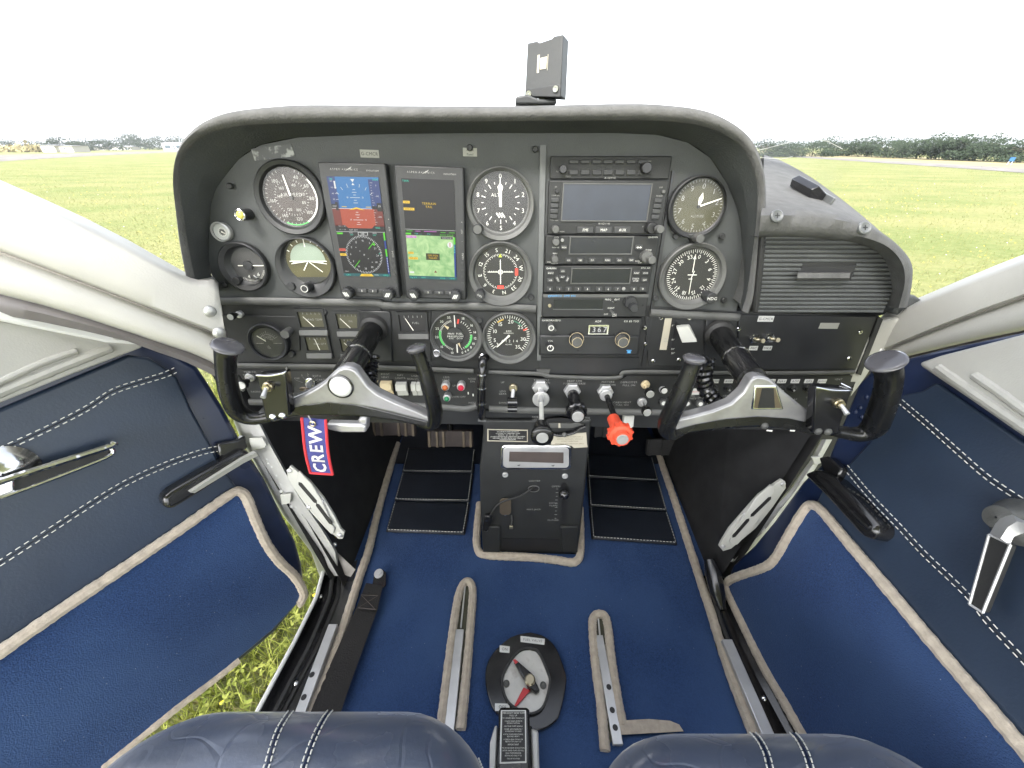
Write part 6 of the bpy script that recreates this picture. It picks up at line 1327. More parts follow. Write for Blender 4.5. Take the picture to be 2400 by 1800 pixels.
m = MB(); f = QF.subpx(1246, 1204, 0); m.disc(f, 0, 0, .004, .0006); m.build('jack_hole', 'print_black', pd)
# ashtray
t = thing('ashtray', 'chrome framed ashtray lid with a dark strip set in the pedestal', 'ashtray', QF.at(1256, 1102))
def rr_pts(x0, y0, x1, y1, r, n=5):
    P = []
    for cx, cy, a in ((x1 - r, y1 - r, 0), (x0 + r, y1 - r, 90), (x0 + r, y0 + r, 180), (x1 - r, y0 + r, 270)): P += [(cx + r * math.cos(R(a + 90 * k / n)), cy + r * math.sin(R(a + 90 * k / n))) for k in range(n + 1)]
    return P
m = MB(); m.pxprism(QF, rr_pts(1173, 1044, 1340, 1102, 12), 0, .005); m.build('frame', 'chrome', t, bevel=.0025, seg=3); m = MB(); m.pxprism(QF, rr_pts(1179, 1049, 1334, 1097, 9), .004, .0065); m.build('lid', 'alloy', t, bevel=.0015)
m = MB(); m.pxprism(QF, [(1194, 1059), (1321, 1061), (1321, 1086), (1193, 1082)], .006, .0075); m.build('strip', 'brown_rubber', t, bevel=.0006)
m = MB()
for x, y in ((1216, 1090), (1296, 1091)): a, b = QF.px(x, y, .0068); m.rect(QF, a, b, .006, .0014, .0069, 15); m.rect(QF, a, b - .001, .003, .002, .007, -30)
m.build('scuffs', 'bezel_grey', t, recalc=False)
# placards
t = thing('power_placard', 'black placard with white border lettered MAXIMUM POWER SETTINGS', 'placard', QF.at(1190, 1035)); f = QF; m = MB(); m.pxprism(QF, [(1142, 1006), (1237, 1008), (1237, 1036), (1142, 1034)], 0, .0012); m.build('plate', 'label_cream', t)
m = MB(); m.pxprism(QF, [(1145, 1008), (1235, 1010), (1235, 1034), (1145, 1032)], .0012, .0015); m.build('field', 'print_black', t)
m = MB(); [ptxt(m, s, 1190, y, 2.6, .0018, fr=QF, sx=.95) for s, y in (('MAXIMUM POWER SETTINGS', 1012), ('ALTITUDE  S.L. 4000 8000 12 000', 1016), ('MAN PR.   27   24   22   20', 1019.5), ('AVOID CONTINUOUS OPERATION BETWEEN', 1023.5), ('1400 AND 1750 RPM WITH LESS THAN 10', 1027), ('MANIFOLD PRESSURE', 1030.5))]; m.build('lettering', 'print', t, recalc=False, smooth=False)
t = thing('paper_placard', 'torn yellowed paper placard behind the throttle knob', 'placard', QF.at(1340, 1050)); m = MB(); m.pxprism(QF, [(1292, 1020), (1374, 1014), (1376, 1042), (1378, 1048), (1345, 1050), (1340, 1045), (1292, 1042)], 0, .0012); m.build('paper', 'label_cream', t)
m = MB(); [ptxt(m, s, 1335, y, 2.6, .0015, fr=QF) for s, y in (('AIRCRAFT MUST BE OPERATED IN', 1024), ('NORMAL CATEGORY MAXIMUM', 1029), ('FLIGHT CONDITIONS', 1034), ('PLACARDS AND CHECKLIST APPLY', 1040))]; m.build('lettering', 'print_black', t, recalc=False, smooth=False)
# rudder trim wheel slot
t = thing('rudder_trim', 'curved dark rudder trim slot with white mark and bent wire lever', 'trim control', QF.at(1320, 1010))
m = MB(); m.pxprism(QF, [(1282, 982), (1310, 979), (1345, 982), (1345, 988), (1310, 990), (1284, 990)], 0, .0012); m.build('slot', 'print_black', t); m = MB(); m.pxprism(QF, [(1286, 992), (1340, 993), (1352, 990), (1370, 996), (1340, 1004), (1290, 1003)], 0, .004); m.build('scale', 'bezel_grey', t, bevel=.001)
m = MB(); m.pxprism(QF, [(1309, 992), (1313, 992), (1314, 1003), (1309, 1003)], .004, .0046); m.build('mark', 'label_cream', t)
m = MB(); m.tube(spline([QF.at(x, y, .008) for x, y in ((1296, 1017), (1310, 1020), (1324, 1019), (1345, 1014), (1360, 1004), (1372, 999))], 4), .0032, 8); m.build('lever', 'black_plastic', t); m = MB(); m.dome(Fr(QF.at(1323, 1019, .010), QF.x, QF.y), .005, .004); m.build('stud', 'bezel_grey', t)
# cowl flap lever
t = thing('cowl_flap_lever', 'black ball lever in a vertical slot at the pedestal edge', 'lever', QF.at(1320, 1221)); m = MB(); m.pxprism(QF, rr_pts(1315, 1132, 1328, 1221, 6), 0, .001); m.build('slot', 'print_black', t); m = MB(); f = QF.subpx(1322, 1158, .016)
m.lathe(f, [(.001, -.010), (.006, -.008), (.0098, -.002), (.0105, .002), (.008, .007), (.0001, .0095)], 18); m.build('ball', 'black_gloss', t, ang=80); m = MB(); m.tube([QF.at(1322, 1152, 0), QF.at(1322, 1158, .010)], .003, 8); m.build('stem', 'chrome', t)
# lighter socket with charger lead
t = thing('lighter_socket', 'oval chrome edged socket with a black lead plugged in', 'socket', QF.at(1250, 1150)); f = QF.subpx(1251, 1145, 0); q = QF.m(1251, 1145); m = MB(); m.lathe(f, [(13.5 * q, 0), (13.5 * q, .0015), (12 * q, .002), (11 * q, .0)], 26, squash=.72); m.build('rim', 'bezel_grey', t); m = MB(); m.disc(f, 0, 0, 11.5 * q, .0006, 24, 8.2 * q); m.build('hole', 'print_black', t, smooth=False)
m = MB(); m.tube(spline([QF.at(x, y, c) for x, y, c in ((1254, 1140, 0), (1240, 1150, .012), (1220, 1162, .012), (1196, 1170, .008), (1178, 1176, .008), (1164, 1186, .008), (1150, 1206, .006), (1145, 1216, .004))], 5), .0018, 7); m.build('lead', 'black_rubber', label='thin black lead draped over the pedestal plate', category='cord')
t = thing('tag_plate', 'small bronze oval tag plate screwed to the pedestal', 'tag', QF.at(1184, 1207)); m = MB(); m.pxprism(QF, rr_pts(1171, 1169, 1198, 1207, 9), .004, .0055); m.build('plate', 'bronze', t, bevel=.0005); qscrew([(1184, 1204)], 4, 'chrome', t)
t = thing('inline_switch', 'black inline switch on the end of the pedestal lead', 'switch', QF.at(1143, 1240)); m = MB(); m.pxprism(QF, [(1136, 1210), (1150, 1208), (1154, 1218), (1142, 1248), (1130, 1244)], 0, .009); m.build('body', 'black_plastic', t, bevel=.002); m = MB(); m.dome(QF.subpx(1145, 1212, .009), .005, .003); m.build('button', 'black_gloss', t); m = MB(); a, b = QF.px(1140, 1221, .0095); m.rect(QF, a, b, .005, .0015, .0095); m.build('mark', 'chrome', t)
m = MB(); m.tube([QF.at(1199, 1208, .003), QF.at(1200, 1220, .003), QF.at(1198, 1232, .003)], .0014, 6); ca = m.build('cable_end', 'bezel_grey', label='short grey wire with brass tip below the tag plate', category='cord'); m = MB(); m.cbox(QF.subpx(1198, 1237, .006), .008, .008, -.004, 0); m.build('brass_tip', 'brass', ca, bevel=.001)
# beige edging round its foot
def piping(mb, pts, z=FLOOR + .006, r=.0085, n=9):
    P = resample(spline([atZ(x, y, z) for x, y in pts], 6), max(12, int(len(pts) * 14))); rg = random.Random(len(pts)); rs = [r * (1 + rg.uniform(-.07, .07)) for _ in P]; mb.tube(P, rs, n); return mb
FT = fl
m = MB(); piping(m, [(1124, 1180), (1119, 1230), (1117, 1270), (1122, 1293), (1136, 1300), (1170, 1303), (1240, 1306), (1300, 1312), (1338, 1318), (1354, 1312), (1360, 1296), (1361, 1250), (1359, 1190)]); m.build('edge_piping', 'piping', FT)
m = MB(); piping(m, [(932, 1040), (905, 1130), (882, 1215), (864, 1290), (845, 1345), (815, 1440), (772, 1570), (728, 1672), (690, 1760)]); m.build('edge_piping', 'piping', FT)
m = MB(); piping(m, [(1545, 1068), (1575, 1155), (1600, 1232), (1622, 1300), (1642, 1362), (1668, 1440), (1686, 1500), (1722, 1605), (1765, 1715), (1800, 1800)]); m.build('edge_piping', 'piping', FT)
# heel pads
def pad(label, quads, z=FLOOR + .004):
    t = thing('heel_pad', label, 'heel pad', atZ(*quads[0][0], z)); st = MB()
    for k, q in enumerate(quads):
        P = [atZ(x, y, z) for x, y in q]; ce = sum(P, V()) / 4; m = MB(); vs_ = P + [p + (ce - p) * .05 + V((0, 0, .006)) for p in P]; m.add(vs_, [(4, 5, 6, 7), (0, 1, 5, 4), (1, 2, 6, 5), (2, 3, 7, 6), (3, 0, 4, 7)]); m.build('panel', 'vinyl', t, bevel=.003)
        for i in (0, 1, 3):
            a, b = vs_[4 + i], vs_[4 + (i + 1) % 4]; L = (b - a).length; n = int(L / .007)
            for j in range(n): u, v = a.lerp(b, (j + .2) / n), a.lerp(b, (j + .75) / n); st.tube([u + V((0, 0, .001)), v + V((0, 0, .001))], .0006, 4)
    st.build('stitching', 'thread', t, recalc=False, smooth=False)
pad('quilted black vinyl heel pad in the pilot footwell', [[(904, 1247), (1090, 1254), (1102, 1180), (924, 1177)], [(924, 1175), (1102, 1178), (1110, 1112), (942, 1110)], [(942, 1108), (1110, 1110), (1115, 1055), (955, 1052)]])
pad('quilted black vinyl heel pad in the passenger footwell', [[(1386, 1264), (1588, 1278), (1564, 1202), (1380, 1190)], [(1380, 1188), (1564, 1200), (1545, 1132), (1376, 1122)], [(1376, 1120), (1544, 1130), (1530, 1075), (1374, 1066)]])
# rudder pedals
def pedal(label, x0, y0, x1, y1, Y, ribs, mt):
    f = Fr(atY((x0 + x1) / 2, y1, Y), (1, 0, 0), (0, .3, .95)); t = thing('rudder_pedal', label, 'pedal', f.o, 'rudder pedals'); a, b = f.px(x0, y1), f.px(x1, y0)
    m = MB(); m.box(f, a[0], b[0], a[1], b[1], -.015, 0); m.build('plate', mt, t, bevel=.003)
    for k in ribs: x = a[0] + (b[0] - a[0]) * k; m = MB(); m.box(f, x - .003, x + .003, a[1] + .001, b[1] - .001, 0, .004); m.build('rib', 'bronze' if mt == 'brown_rubber' else 'black_rubber', t)
    m = MB(); m.tube([f.pt((a[0] + b[0]) / 2, b[1] * .5, -.012), f.pt((a[0] + b[0]) / 2, b[1] + .12, .0)], .009, 10); m.build('arm', 'black_plastic', t)
pedal('ribbed brown rudder pedal nearest the pilot pillar', 874, 985, 972, 1022, .80, (.05, .22, .62, .78, .95), 'brown_rubber'); pedal('ribbed brown rudder pedal beside the pedestal', 1002, 1010, 1108, 1048, .80, (.05, .22, .36, .80, .95), 'brown_rubber')
pedal('ribbed black rudder pedal in the passenger footwell shadow', 1515, 1030, 1640, 1068, .80, (.05, .3, .6, .75, .95), 'black_rubber'); pedal('black rudder pedal behind the mixture knob', 1392, 985, 1470, 1025, .82, (.05, .3, .7, .95), 'black_rubber')
# parking brake handle
t = thing('parking_brake_handle', 'silver L shaped pull handle beside the CREW tag', 'handle', PF.at(810, 1010, .0)); f = PF; m = MB(); m.pxprism(PF, [(764, 993), (848, 995), (858, 1000), (857, 1015), (800, 1015), (766, 1008)], .02, .036); m.build('grip', 'alloy', t, bevel=.004, seg=3); m = MB(); m.pxprism(PF, [(836, 986), (848, 979), (860, 980), (858, 1014), (846, 1012), (846, 994)], .012, .032); m.build('arm', 'alloy', t, bevel=.003); m = MB(); m.tube([PF.at(852, 990, .02), PF.at(850, 975, -.06)], .004, 8); m.build('rod', 'alloy', t)
# grey flap of the heater outlet behind the mixture knob
m = MB(); m.pxprism(PF, [(1462, 975), (1487, 975), (1485, 1000), (1474, 1008), (1462, 1004)], -.01, .0); m.build('heater_flap', 'white_metal', bevel=.001, label='small pale grey flap half hidden behind the mixture knob', category='flap')
# CREW tag hanging from the ignition key
tg = [(703, 982), (763, 986), (778, 1112), (730, 1108)]
t = thing('crew_key_tag', 'blue woven key tag with red border reading CREW', 'key tag', PF.at(755, 1108, .05)); cT = .055; f, w, h = rectfit(tg, cT)
def wave(b): return .004 * math.sin((b / h + .5) * 4)
def sheet(x0, x1, y0, y1, c, n=14): m = MB(); m.loft([[f.pt(x0, y0 + (y1 - y0) * i / n, c + wave(y0 + (y1 - y0) * i / n)), f.pt(x1, y0 + (y1 - y0) * i / n, c + wave(y0 + (y1 - y0) * i / n))] for i in range(n + 1)] if 0 else [[f.pt(x0, y0 + (y1 - y0) * i / n, c + wave(y0 + (y1 - y0) * i / n)) for i in range(n + 1)], [f.pt(x1, y0 + (y1 - y0) * i / n, c + wave(y0 + (y1 - y0) * i / n)) for i in range(n + 1)]]); return m
m = sheet(-w / 2, w / 2, -h / 2, h / 2, 0); m2 = sheet(-w / 2, w / 2, -h / 2, h / 2, -.0015); m.add(m2.v, m2.f); m.build('cloth', 'tag_blue', t); e = .0042
m = MB()
for P in ([(-w / 2, h / 2), (-w / 2, -h / 2)], [(w / 2, h / 2), (w / 2, -h / 2)], [(-w / 2, -h / 2), (w / 2, -h / 2)]):
    (xa, ya), (xb, yb) = P; m.tube([f.pt(xa + (xb - xa) * i / 14, ya + (yb - ya) * i / 14, wave(ya + (yb - ya) * i / 14)) for i in range(15)], e * .55, 7)
m.build('border', 'tag_red', t)
m = MB(); [m.text(f, 'CREW', .0005 + dx, -.004 + dy, w * .55, .0012, 90, gap=.10) for dx, dy in ((0, 0), (.0006, .0006), (-.0006, -.0006), (.0006, -.0006), (-.0006, .0006))]; m.v = [tuple(V(v) + f.n * wave((V(v) - f.o).dot(f.y))) for v in m.v]; m.build('lettering', 'tag_thread', t, recalc=False)
p = f.pt(.0, h / 2 - .006, .002); m = MB(); m.lathe(Fr(p, f.x, f.y), [(.0055, 0), (.0055, .001), (.004, .0015), (.003, .001)], 18); m.build('eyelet', 'brass', t); m = MB(); q = PF.at(716, 912, .028); m.tube(spline([p, p.lerp(q, .5) + V((0, -.01, 0)), q], 6), .001, 6); m.build('key_chain', 'alloy', t)

# ================================================================== doors
DR = Fr((.43, .45, -.74), (0, -1, 0), (.265, 0, 1))
nout = V((-.838, .545, 0))
DL = Fr((-.404, .424, -.74), (.545, .838, 0), nout * .265 + V((0, 0, 1)))
def stitch(mb, fr, pts, c, gap=.0075, off=(0, 0), wob=0):
    P = resample(spline([fr.at(x + off[0], y + off[1], c) for x, y in pts], 6), 400); d = 0.0; on = None; L = 0
    tot = sum((b - a).length for a, b in zip(P, P[1:])); n = max(4, int(tot / gap)); Q = resample(P, n * 2)
    for i in range(n): mb.tube([Q[2 * i].lerp(Q[2 * i + 1], .12), Q[2 * i + 1].lerp(Q[min(2 * i + 2, 2 * n - 1)], .25)], .00062, 5)
def seam(fr, pts, c, parent):
    P = [fr.at(x, y, c) for x, y in pts]; m = MB(); m.tube(resample(spline(P, 6), 60), .0007, 6); m.build('seam', 'vinyl', parent)
def ftube(fr, pts, r, c, n=9, dens=12):
    P = resample(spline([fr.at(x, y, c) for x, y in pts], 6), len(pts) * dens); rg = random.Random(len(pts)); m = MB(); m.tube(P, [r * (1 + rg.uniform(-.07, .07)) for _ in P], n); return m
# ---- pilot door, swung open
LD = thing('cabin_door', 'navy leather and carpet lined door swung open beside the pilot seat', 'door', DL.at(716, 1395))
m = MB(); m.pxprism(DL, [(-60, 716), (330, 800), (420, 832), (462, 856), (488, 895), (528, 960), (574, 1050), (622, 1122), (662, 1205), (694, 1268), (709, 1322), (717, 1395), (645, 1484), (545, 1568), (418, 1662), (250, 1805), (-60, 2000)], -.03, 0); m.build('shell', 'navy_paint', LD, bevel=.008, seg=3)
m = MB(); m.pxprism(DL, [(-60, 980), (0, 958), (300, 832), (350, 838), (395, 866), (416, 885), (450, 960), (500, 1052), (518, 1090), (562, 1150), (610, 1245), (650, 1315), (600, 1500), (300, 1750), (-60, 1990)], -.001, .007); m.build('leather_panel', 'leather', LD, bevel=.004, seg=3)
m = MB(); m.pxprism(DL, [(-60, 1572), (0, 1530), (280, 1337), (548, 1153), (572, 1160), (610, 1240), (650, 1310), (690, 1350), (712, 1392), (700, 1412), (640, 1477), (540, 1561), (415, 1655), (250, 1795), (-60, 1990)], 0, .012); m.build('carpet_panel', 'carpet', LD, bevel=.003)
m = ftube(DL, [(-60, 1572), (0, 1529), (140, 1432), (280, 1338), (420, 1243), (538, 1160), (562, 1152), (578, 1168), (600, 1222), (625, 1275), (655, 1316), (690, 1350), (711, 1388), (706, 1410), (698, 1418)], .0078, .013); m.build('edge_piping', 'piping', LD)
m = ftube(DL, [(560, 1546), (490, 1602), (415, 1658), (320, 1735), (240, 1800)], .006, .010); m.build('edge_piping', 'piping', LD)
m = MB(); m.pxprism(DL, [(-60, 742), (0, 752), (330, 808), (334, 814), (160, 880), (0, 944), (-60, 968)], 0, .022); m.build('sill_moulding', 'beige_plastic', LD, bevel=.009, seg=4)
m = ftube(DL, [(-60, 945), (0, 920), (150, 858), (260, 815)], .006, .021); m.build('moulding_ridge', 'beige_plastic', LD)
m = ftube(DL, [(-60, 920), (0, 895), (100, 850), (180, 822)], .004, .023); m.build('moulding_ridge', 'beige_plastic', LD)
m = MB(); m.pxprism(DL, [(-60, 708), (0, 722), (250, 778), (330, 798), (331, 808), (250, 802), (0, 752), (-60, 742)], -.01, .03); m.build('top_rail', 'white_paint', LD, bevel=.003)
m = MB(); m.dome(DL.subpx(277, 787, .03), .006, .003); m.build('screw', 'alloy', LD)
s1 = [(-30, 1060), (0, 1048), (100, 1003), (200, 952), (262, 912), (330, 889), (380, 874), (408, 862)]; s2 = [(-30, 1330), (0, 1312), (100, 1247), (200, 1182), (300, 1122), (400, 1078), (470, 1054), (508, 1046)]
st = MB()
for s in (s1, s2):
    seam(DL, [(x + 3, y + 5.5) for x, y in s], .0072, LD); stitch(st, DL, s, .0085); stitch(st, DL, s, .0085, off=(6, 11))
st.build('stitching', 'thread', LD, recalc=False, smooth=False)
m = MB(); m.pxprism(DL, [(-60, 1150), (0, 1129), (145, 1082), (252, 1048), (270, 1036), (262, 1052), (258, 1068), (160, 1108), (43, 1153), (0, 1168), (-60, 1178)], .018, .032); h = m.build('door_handle', 'black_trim', LD, bevel=.003)
m = ftube(DL, [(-60, 1150), (0, 1129), (145, 1082), (252, 1048), (270, 1036)], .0042, .033); m.build('handle_edge', 'chrome', h); m = ftube(DL, [(-60, 1178), (0, 1166), (43, 1152), (160, 1108), (257, 1068), (262, 1050)], .0026, .033); m.build('handle_edge', 'chrome', h)
m = MB(); m.pxprism(DL, [(-60, 1150), (0, 1131), (34, 1122), (36, 1152), (0, 1165), (-60, 1177)], .030, .035); m.build('handle_root', 'chrome', h, bevel=.002)
m = MB(); f = DL.subpx(5, 1105, .007); m.lathe(f, [(.03, 0), (.03, .003), (.024, .008), (.016, .014), (.001, .016)], 26); m.build('escutcheon', 'chrome', LD)
m = MB(); m.pxprism(DL, [(380, 1168), (400, 1150), (470, 1108), (540, 1070), (572, 1052), (590, 1062), (560, 1094), (480, 1148), (412, 1190), (396, 1196), (384, 1186)], .0, .030); h = m.build('door_check_housing', 'black_gloss', LD, bevel=.006, seg=3)
m = MB(); m.loft([[DL.at(x, y, .031) for x, y in ((440, 1150), (500, 1112), (560, 1074), (594, 1056))], [DL.at(x, y, .039) for x, y in ((446, 1154), (507, 1114), (568, 1076), (600, 1060))], [DL.at(x, y, .031) for x, y in ((456, 1156), (515, 1120), (572, 1085), (606, 1068))]]); m.build('check_arm', 'white_metal', LD, ang=30)
m = MB(); m.pxprism(DL, [(510, 1040), (556, 1032), (575, 1020), (582, 1050), (545, 1075), (515, 1070)], .0, .016); m.build('hinge_bracket', 'black_gloss', LD, bevel=.003)
# ---- passenger door, closed
RD = thing('cabin_door', 'navy leather and carpet lined door closed beside the passenger seat', 'door', DR.at(1705, 1370))
m = MB(); m.pxprism(DR, [(1718, 1322), (1764, 1280), (1812, 1222), (1880, 1128), (1940, 1070), (1975, 985), (2010, 900), (2045, 860), (2100, 845), (2200, 818), (2520, 750), (2520, 1980), (2050, 1980), (1938, 1800), (1874, 1712), (1702, 1370), (1706, 1345)], -.03, 0); m.build('shell', 'navy_paint', RD, bevel=.006, seg=3)
m = MB(); m.pxprism(DR, [(2100, 928), (2160, 915), (2194, 895), (2400, 1036), (2520, 1118), (2520, 1975), (2300, 1975), (1960, 1300), (1905, 1190), (1930, 1140), (1985, 1090), (2040, 1030), (2080, 965)], -.001, .007); m.build('leather_panel', 'leather', RD, bevel=.004, seg=3)
m = MB(); m.pxprism(DR, [(1900, 1187), (1922, 1197), (2180, 1500), (2400, 1757), (2520, 1895), (2460, 1975), (2040, 1975), (1875, 1714), (1790, 1562), (1740, 1462), (1705, 1386), (1703, 1366), (1730, 1352), (1790, 1330), (1830, 1290), (1870, 1217)], 0, .012); m.build('carpet_panel', 'carpet', RD, bevel=.003)
m = ftube(DR, [(2500, 1872), (2400, 1757), (2290, 1628), (2180, 1500), (2080, 1380), (1990, 1274), (1925, 1197), (1903, 1184), (1886, 1194), (1850, 1252), (1816, 1310), (1788, 1331), (1730, 1351), (1705, 1365), (1704, 1385), (1740, 1462), (1790, 1563), (1835, 1640), (1878, 1716), (1935, 1810)], .0074, .013); m.build('edge_piping', 'piping', RD)
m = MB(); m.pxprism(DR, [(2148, 850), (2200, 832), (2300, 806), (2400, 780), (2520, 752), (2520, 1106), (2400, 1026), (2250, 922), (2192, 883), (2158, 860)], 0, .024); m.build('sill_moulding', 'beige_plastic', RD, bevel=.010, seg=4)
m = ftube(DR, [(2200, 862), (2260, 905), (2400, 1000), (2520, 1080)], .006, .022); m.build('moulding_ridge', 'beige_plastic', RD); m = ftube(DR, [(2284, 880), (2340, 918), (2400, 962), (2520, 1045)], .005, .024); m.build('moulding_ridge', 'beige_plastic', RD)
s1 = [(2104, 928), (2174, 987), (2248, 1053), (2321, 1116), (2395, 1166), (2480, 1225)]; s2 = [(1986, 1090), (2045, 1160), (2110, 1228), (2169, 1292), (2230, 1350), (2277, 1397), (2322, 1456), (2393, 1532), (2470, 1620)]; st = MB()
for s in (s1, s2):
    seam(DR, [(x - 5, y + 5) for x, y in s], .0075, RD); stitch(st, DR, s, .0085); stitch(st, DR, s, .0085, off=(-9, 8))
st.build('stitching', 'thread', RD, recalc=False, smooth=False)
m = MB(); m.pxprism(DR, [(1880, 1110), (1910, 1098), (1950, 1118), (2000, 1165), (2056, 1228), (2058, 1250), (2040, 1262), (2022, 1260), (2008, 1246), (1940, 1170), (1900, 1130)], 0, .034); h = m.build('armrest', 'black_gloss', RD, bevel=.007, seg=3)
m = ftube(DR, [(1915, 1118), (1960, 1160), (2010, 1212), (2040, 1240)], .004, .035); m.build('armrest_ridge', 'black_gloss', h)
m = MB(); m.pxprism(DR, [(1918, 1072), (1938, 1068), (1975, 1098), (1962, 1122), (1930, 1110)], 0, .018); m.build('hinge_bracket', 'black_gloss', RD, bevel=.003)
m = MB(); m.pxprism(DR, [(2318, 1253), (2368, 1276), (2303, 1436), (2272, 1416)], .030, .040); h = m.build('door_handle', 'black_trim', RD, bevel=.002)
for q in ([(2318, 1253), (2368, 1276)], [(2368, 1276), (2303, 1436)], [(2303, 1436), (2272, 1416)], [(2272, 1416), (2318, 1253)]):
    m = MB(); m.tube([DR.at(*p, .0405) for p in q], .0013, 8); m.build('handle_edge', 'alloy', h)
m = MB(); m.loft([[DR.at(x, y, .040) for x, y in ((2318, 1253), (2340, 1215), (2372, 1206), (2400, 1220))], [DR.at(x, y, .046) for x, y in ((2345, 1262), (2362, 1235), (2384, 1222), (2410, 1228))], [DR.at(x, y, .040) for x, y in ((2367, 1277), (2376, 1258), (2398, 1250), (2420, 1252))]]); m.build('handle_crank', 'alloy', h, ang=30)
m = MB(); f = DR.subpx(2395, 1225, .007); m.lathe(f, [(.024, 0), (.024, .005), (.018, .016), (.012, .032), (.001, .034)], 26); m.build('escutcheon', 'bezel_grey', RD)
for x, y in ((2030, 930), (2015, 955), (2004, 965), (2018, 977)): f = DR.subpx(x, y, 0); m = MB(); m.dome(f, .004, .002, n=8); m.build('rivet', 'navy_paint', RD)

# ================================================================== on the floor
def band(pa, pb, z0, z1=None, n=20):             # a flat strip between two pixel lines at height z
    a, b = resample([atZ(x, y, z0) for x, y in pa], n), resample([atZ(x, y, z0 if z1 is None else z1) for x, y in pb], n); m = MB(); m.loft([a, b]); return m
def rail(label, p, q, w, holes, slot=None, nm='seat_rail'):
    a, b = atZ(*p, FLOOR + .022), atZ(*q, FLOOR + .022); d = (a - b); f = Fr((a + b) / 2, V((1, 0, 0)), d); t = thing(nm, label, 'seat rail', f.o); L = d.length
    m = MB(); m.cbox(f, w, L, -.020, 0); m.build('bar', 'alloy', t, bevel=.001); m = MB(); m.cbox(f, w * 1.6, L * 1.02, -.022, -.018); m.build('flange', 'rail_dark', t)
    for x, y in holes: g = f.subpx(x, y, .0004); m = MB(); m.disc(g, 0, 0, .0042); m.build('hole', 'print_black', t, smooth=False)
rail('silver seat rail with holes along the open door sill', (779, 1462), (697, 1690), .016, [(731, 1581), (712, 1634)])
rail('bright seat rail along the closed door sill', (1710, 1498), (1800, 1735), .018, [])
def slotrail(label, edge, rl, thin, holes):
    t = thing('seat_rail', label, 'seat rail', atZ(*rl[0], FLOOR)); m = MB(); P = [atZ(x, y, FLOOR + .002) for x, y in edge]; m.add(P, [list(range(len(P)))]); m.build('slot', 'rail_dark', t, smooth=False)
    m = MB(); piping(m, edge, FLOOR + .005, .0078, 9); m.build('edge_piping', 'piping', t)
    a, b = atZ(*rl[0], FLOOR + .010), atZ(*rl[1], FLOOR + .010); f = Fr((a + b) / 2, V((1, 0, 0)), a - b); m = MB(); m.cbox(f, .015, (a - b).length, -.007, 0); m.build('bar', 'alloy', t, bevel=.001)
    a, b = atZ(*thin[0], FLOOR + .006), atZ(*thin[1], FLOOR + .006); m = MB(); m.tube([a, b], .0016, 6); m.build('guide', 'grey_metal', t)
    for x, y in holes: g = f.subpx(x, y, .0004); m = MB(); m.disc(g, 0, 0, .004); m.build('hole', 'print_black', t, smooth=False)
slotrail('seat rail in a beige edged slot beside the fuel valve, pilot half', [(1034, 1705), (1050, 1570), (1064, 1460), (1075, 1395), (1088, 1366), (1102, 1366), (1108, 1392), (1102, 1475), (1094, 1570), (1080, 1710)], [(1079, 1474), (1050, 1720)], [(1090, 1375), (1080, 1472)], [])
slotrail('seat rail in a beige edged slot ending in an L, passenger half', [(1418, 1760), (1408, 1650), (1396, 1560), (1389, 1480), (1390, 1450), (1402, 1440), (1416, 1443), (1424, 1465), (1432, 1540), (1444, 1620), (1458, 1700)], [(1406, 1488), (1446, 1745)], [(1402, 1446), (1406, 1490)], [(1427, 1610), (1435, 1664), (1442, 1705)])
m = MB(); m.add([atZ(x, y, FLOOR + .010) for x, y in ((1448, 1672), (1468, 1688), (1520, 1685), (1570, 1689), (1592, 1698), (1602, 1714), (1456, 1722))], [list(range(7))]); m.add([atZ(x, y, FLOOR + .002) for x, y in ((1448, 1672), (1468, 1688), (1520, 1685), (1570, 1689), (1592, 1698), (1602, 1714), (1456, 1722))], [list(range(7))]); m.build('binding_flap', 'piping', label='beige felt flap at the corner of the rail slot', category='felt strip')
# seat belt
t = thing('seat_belt', 'dark webbing seat belt anchored to the floor beside the pilot seat', 'seat belt', atZ(888, 1345, FLOOR))
f = Fr(atZ(888, 1347, FLOOR + .012), (1, 0, 0), (0, 1, .2)); m = MB(); m.prism(f, [f.px(x, y) for x, y in ((872, 1372), (876, 1350), (886, 1336), (897, 1334), (905, 1342), (904, 1372), (895, 1380))], -.003, 0); m.build('anchor_plate', 'black_gloss', t, bevel=.0008); m = MB(); g = f.subpx(888, 1345, 0); m.cyl(g, .009, -.002, .003, 18); m.cyl(g, .006, .003, .007, 6); m.build('bolt', 'alloy', t)
A = [(858, 1366), (838, 1418), (800, 1500), (755, 1600), (720, 1690)]; B = [(896, 1372), (886, 1425), (855, 1510), (822, 1600), (792, 1690)]
m = band(A, B, FLOOR + .014); m2 = band(A, B, FLOOR + .011); m.add(m2.v, m2.f); m.build('strap', 'webbing', t, ang=80); m = band([(857, 1368), (834, 1428)], [(897, 1374), (884, 1432)], FLOOR + .019, n=4); m2 = band([(857, 1368), (834, 1428)], [(897, 1374), (884, 1432)], FLOOR + .015, n=4); m.add(m2.v, m2.f); m.build('folded_end', 'webbing', t)
m = MB(); q = [atZ(x, y, FLOOR + .0195) for x, y in ((846, 1394), (886, 1396), (840, 1424), (880, 1428))]
for a, b in ((0, 3), (1, 2), (0, 1), (2, 3)): m.tube([q[a], q[b]], .0007, 4)
m.build('box_stitching', 'brown_rubber', t)
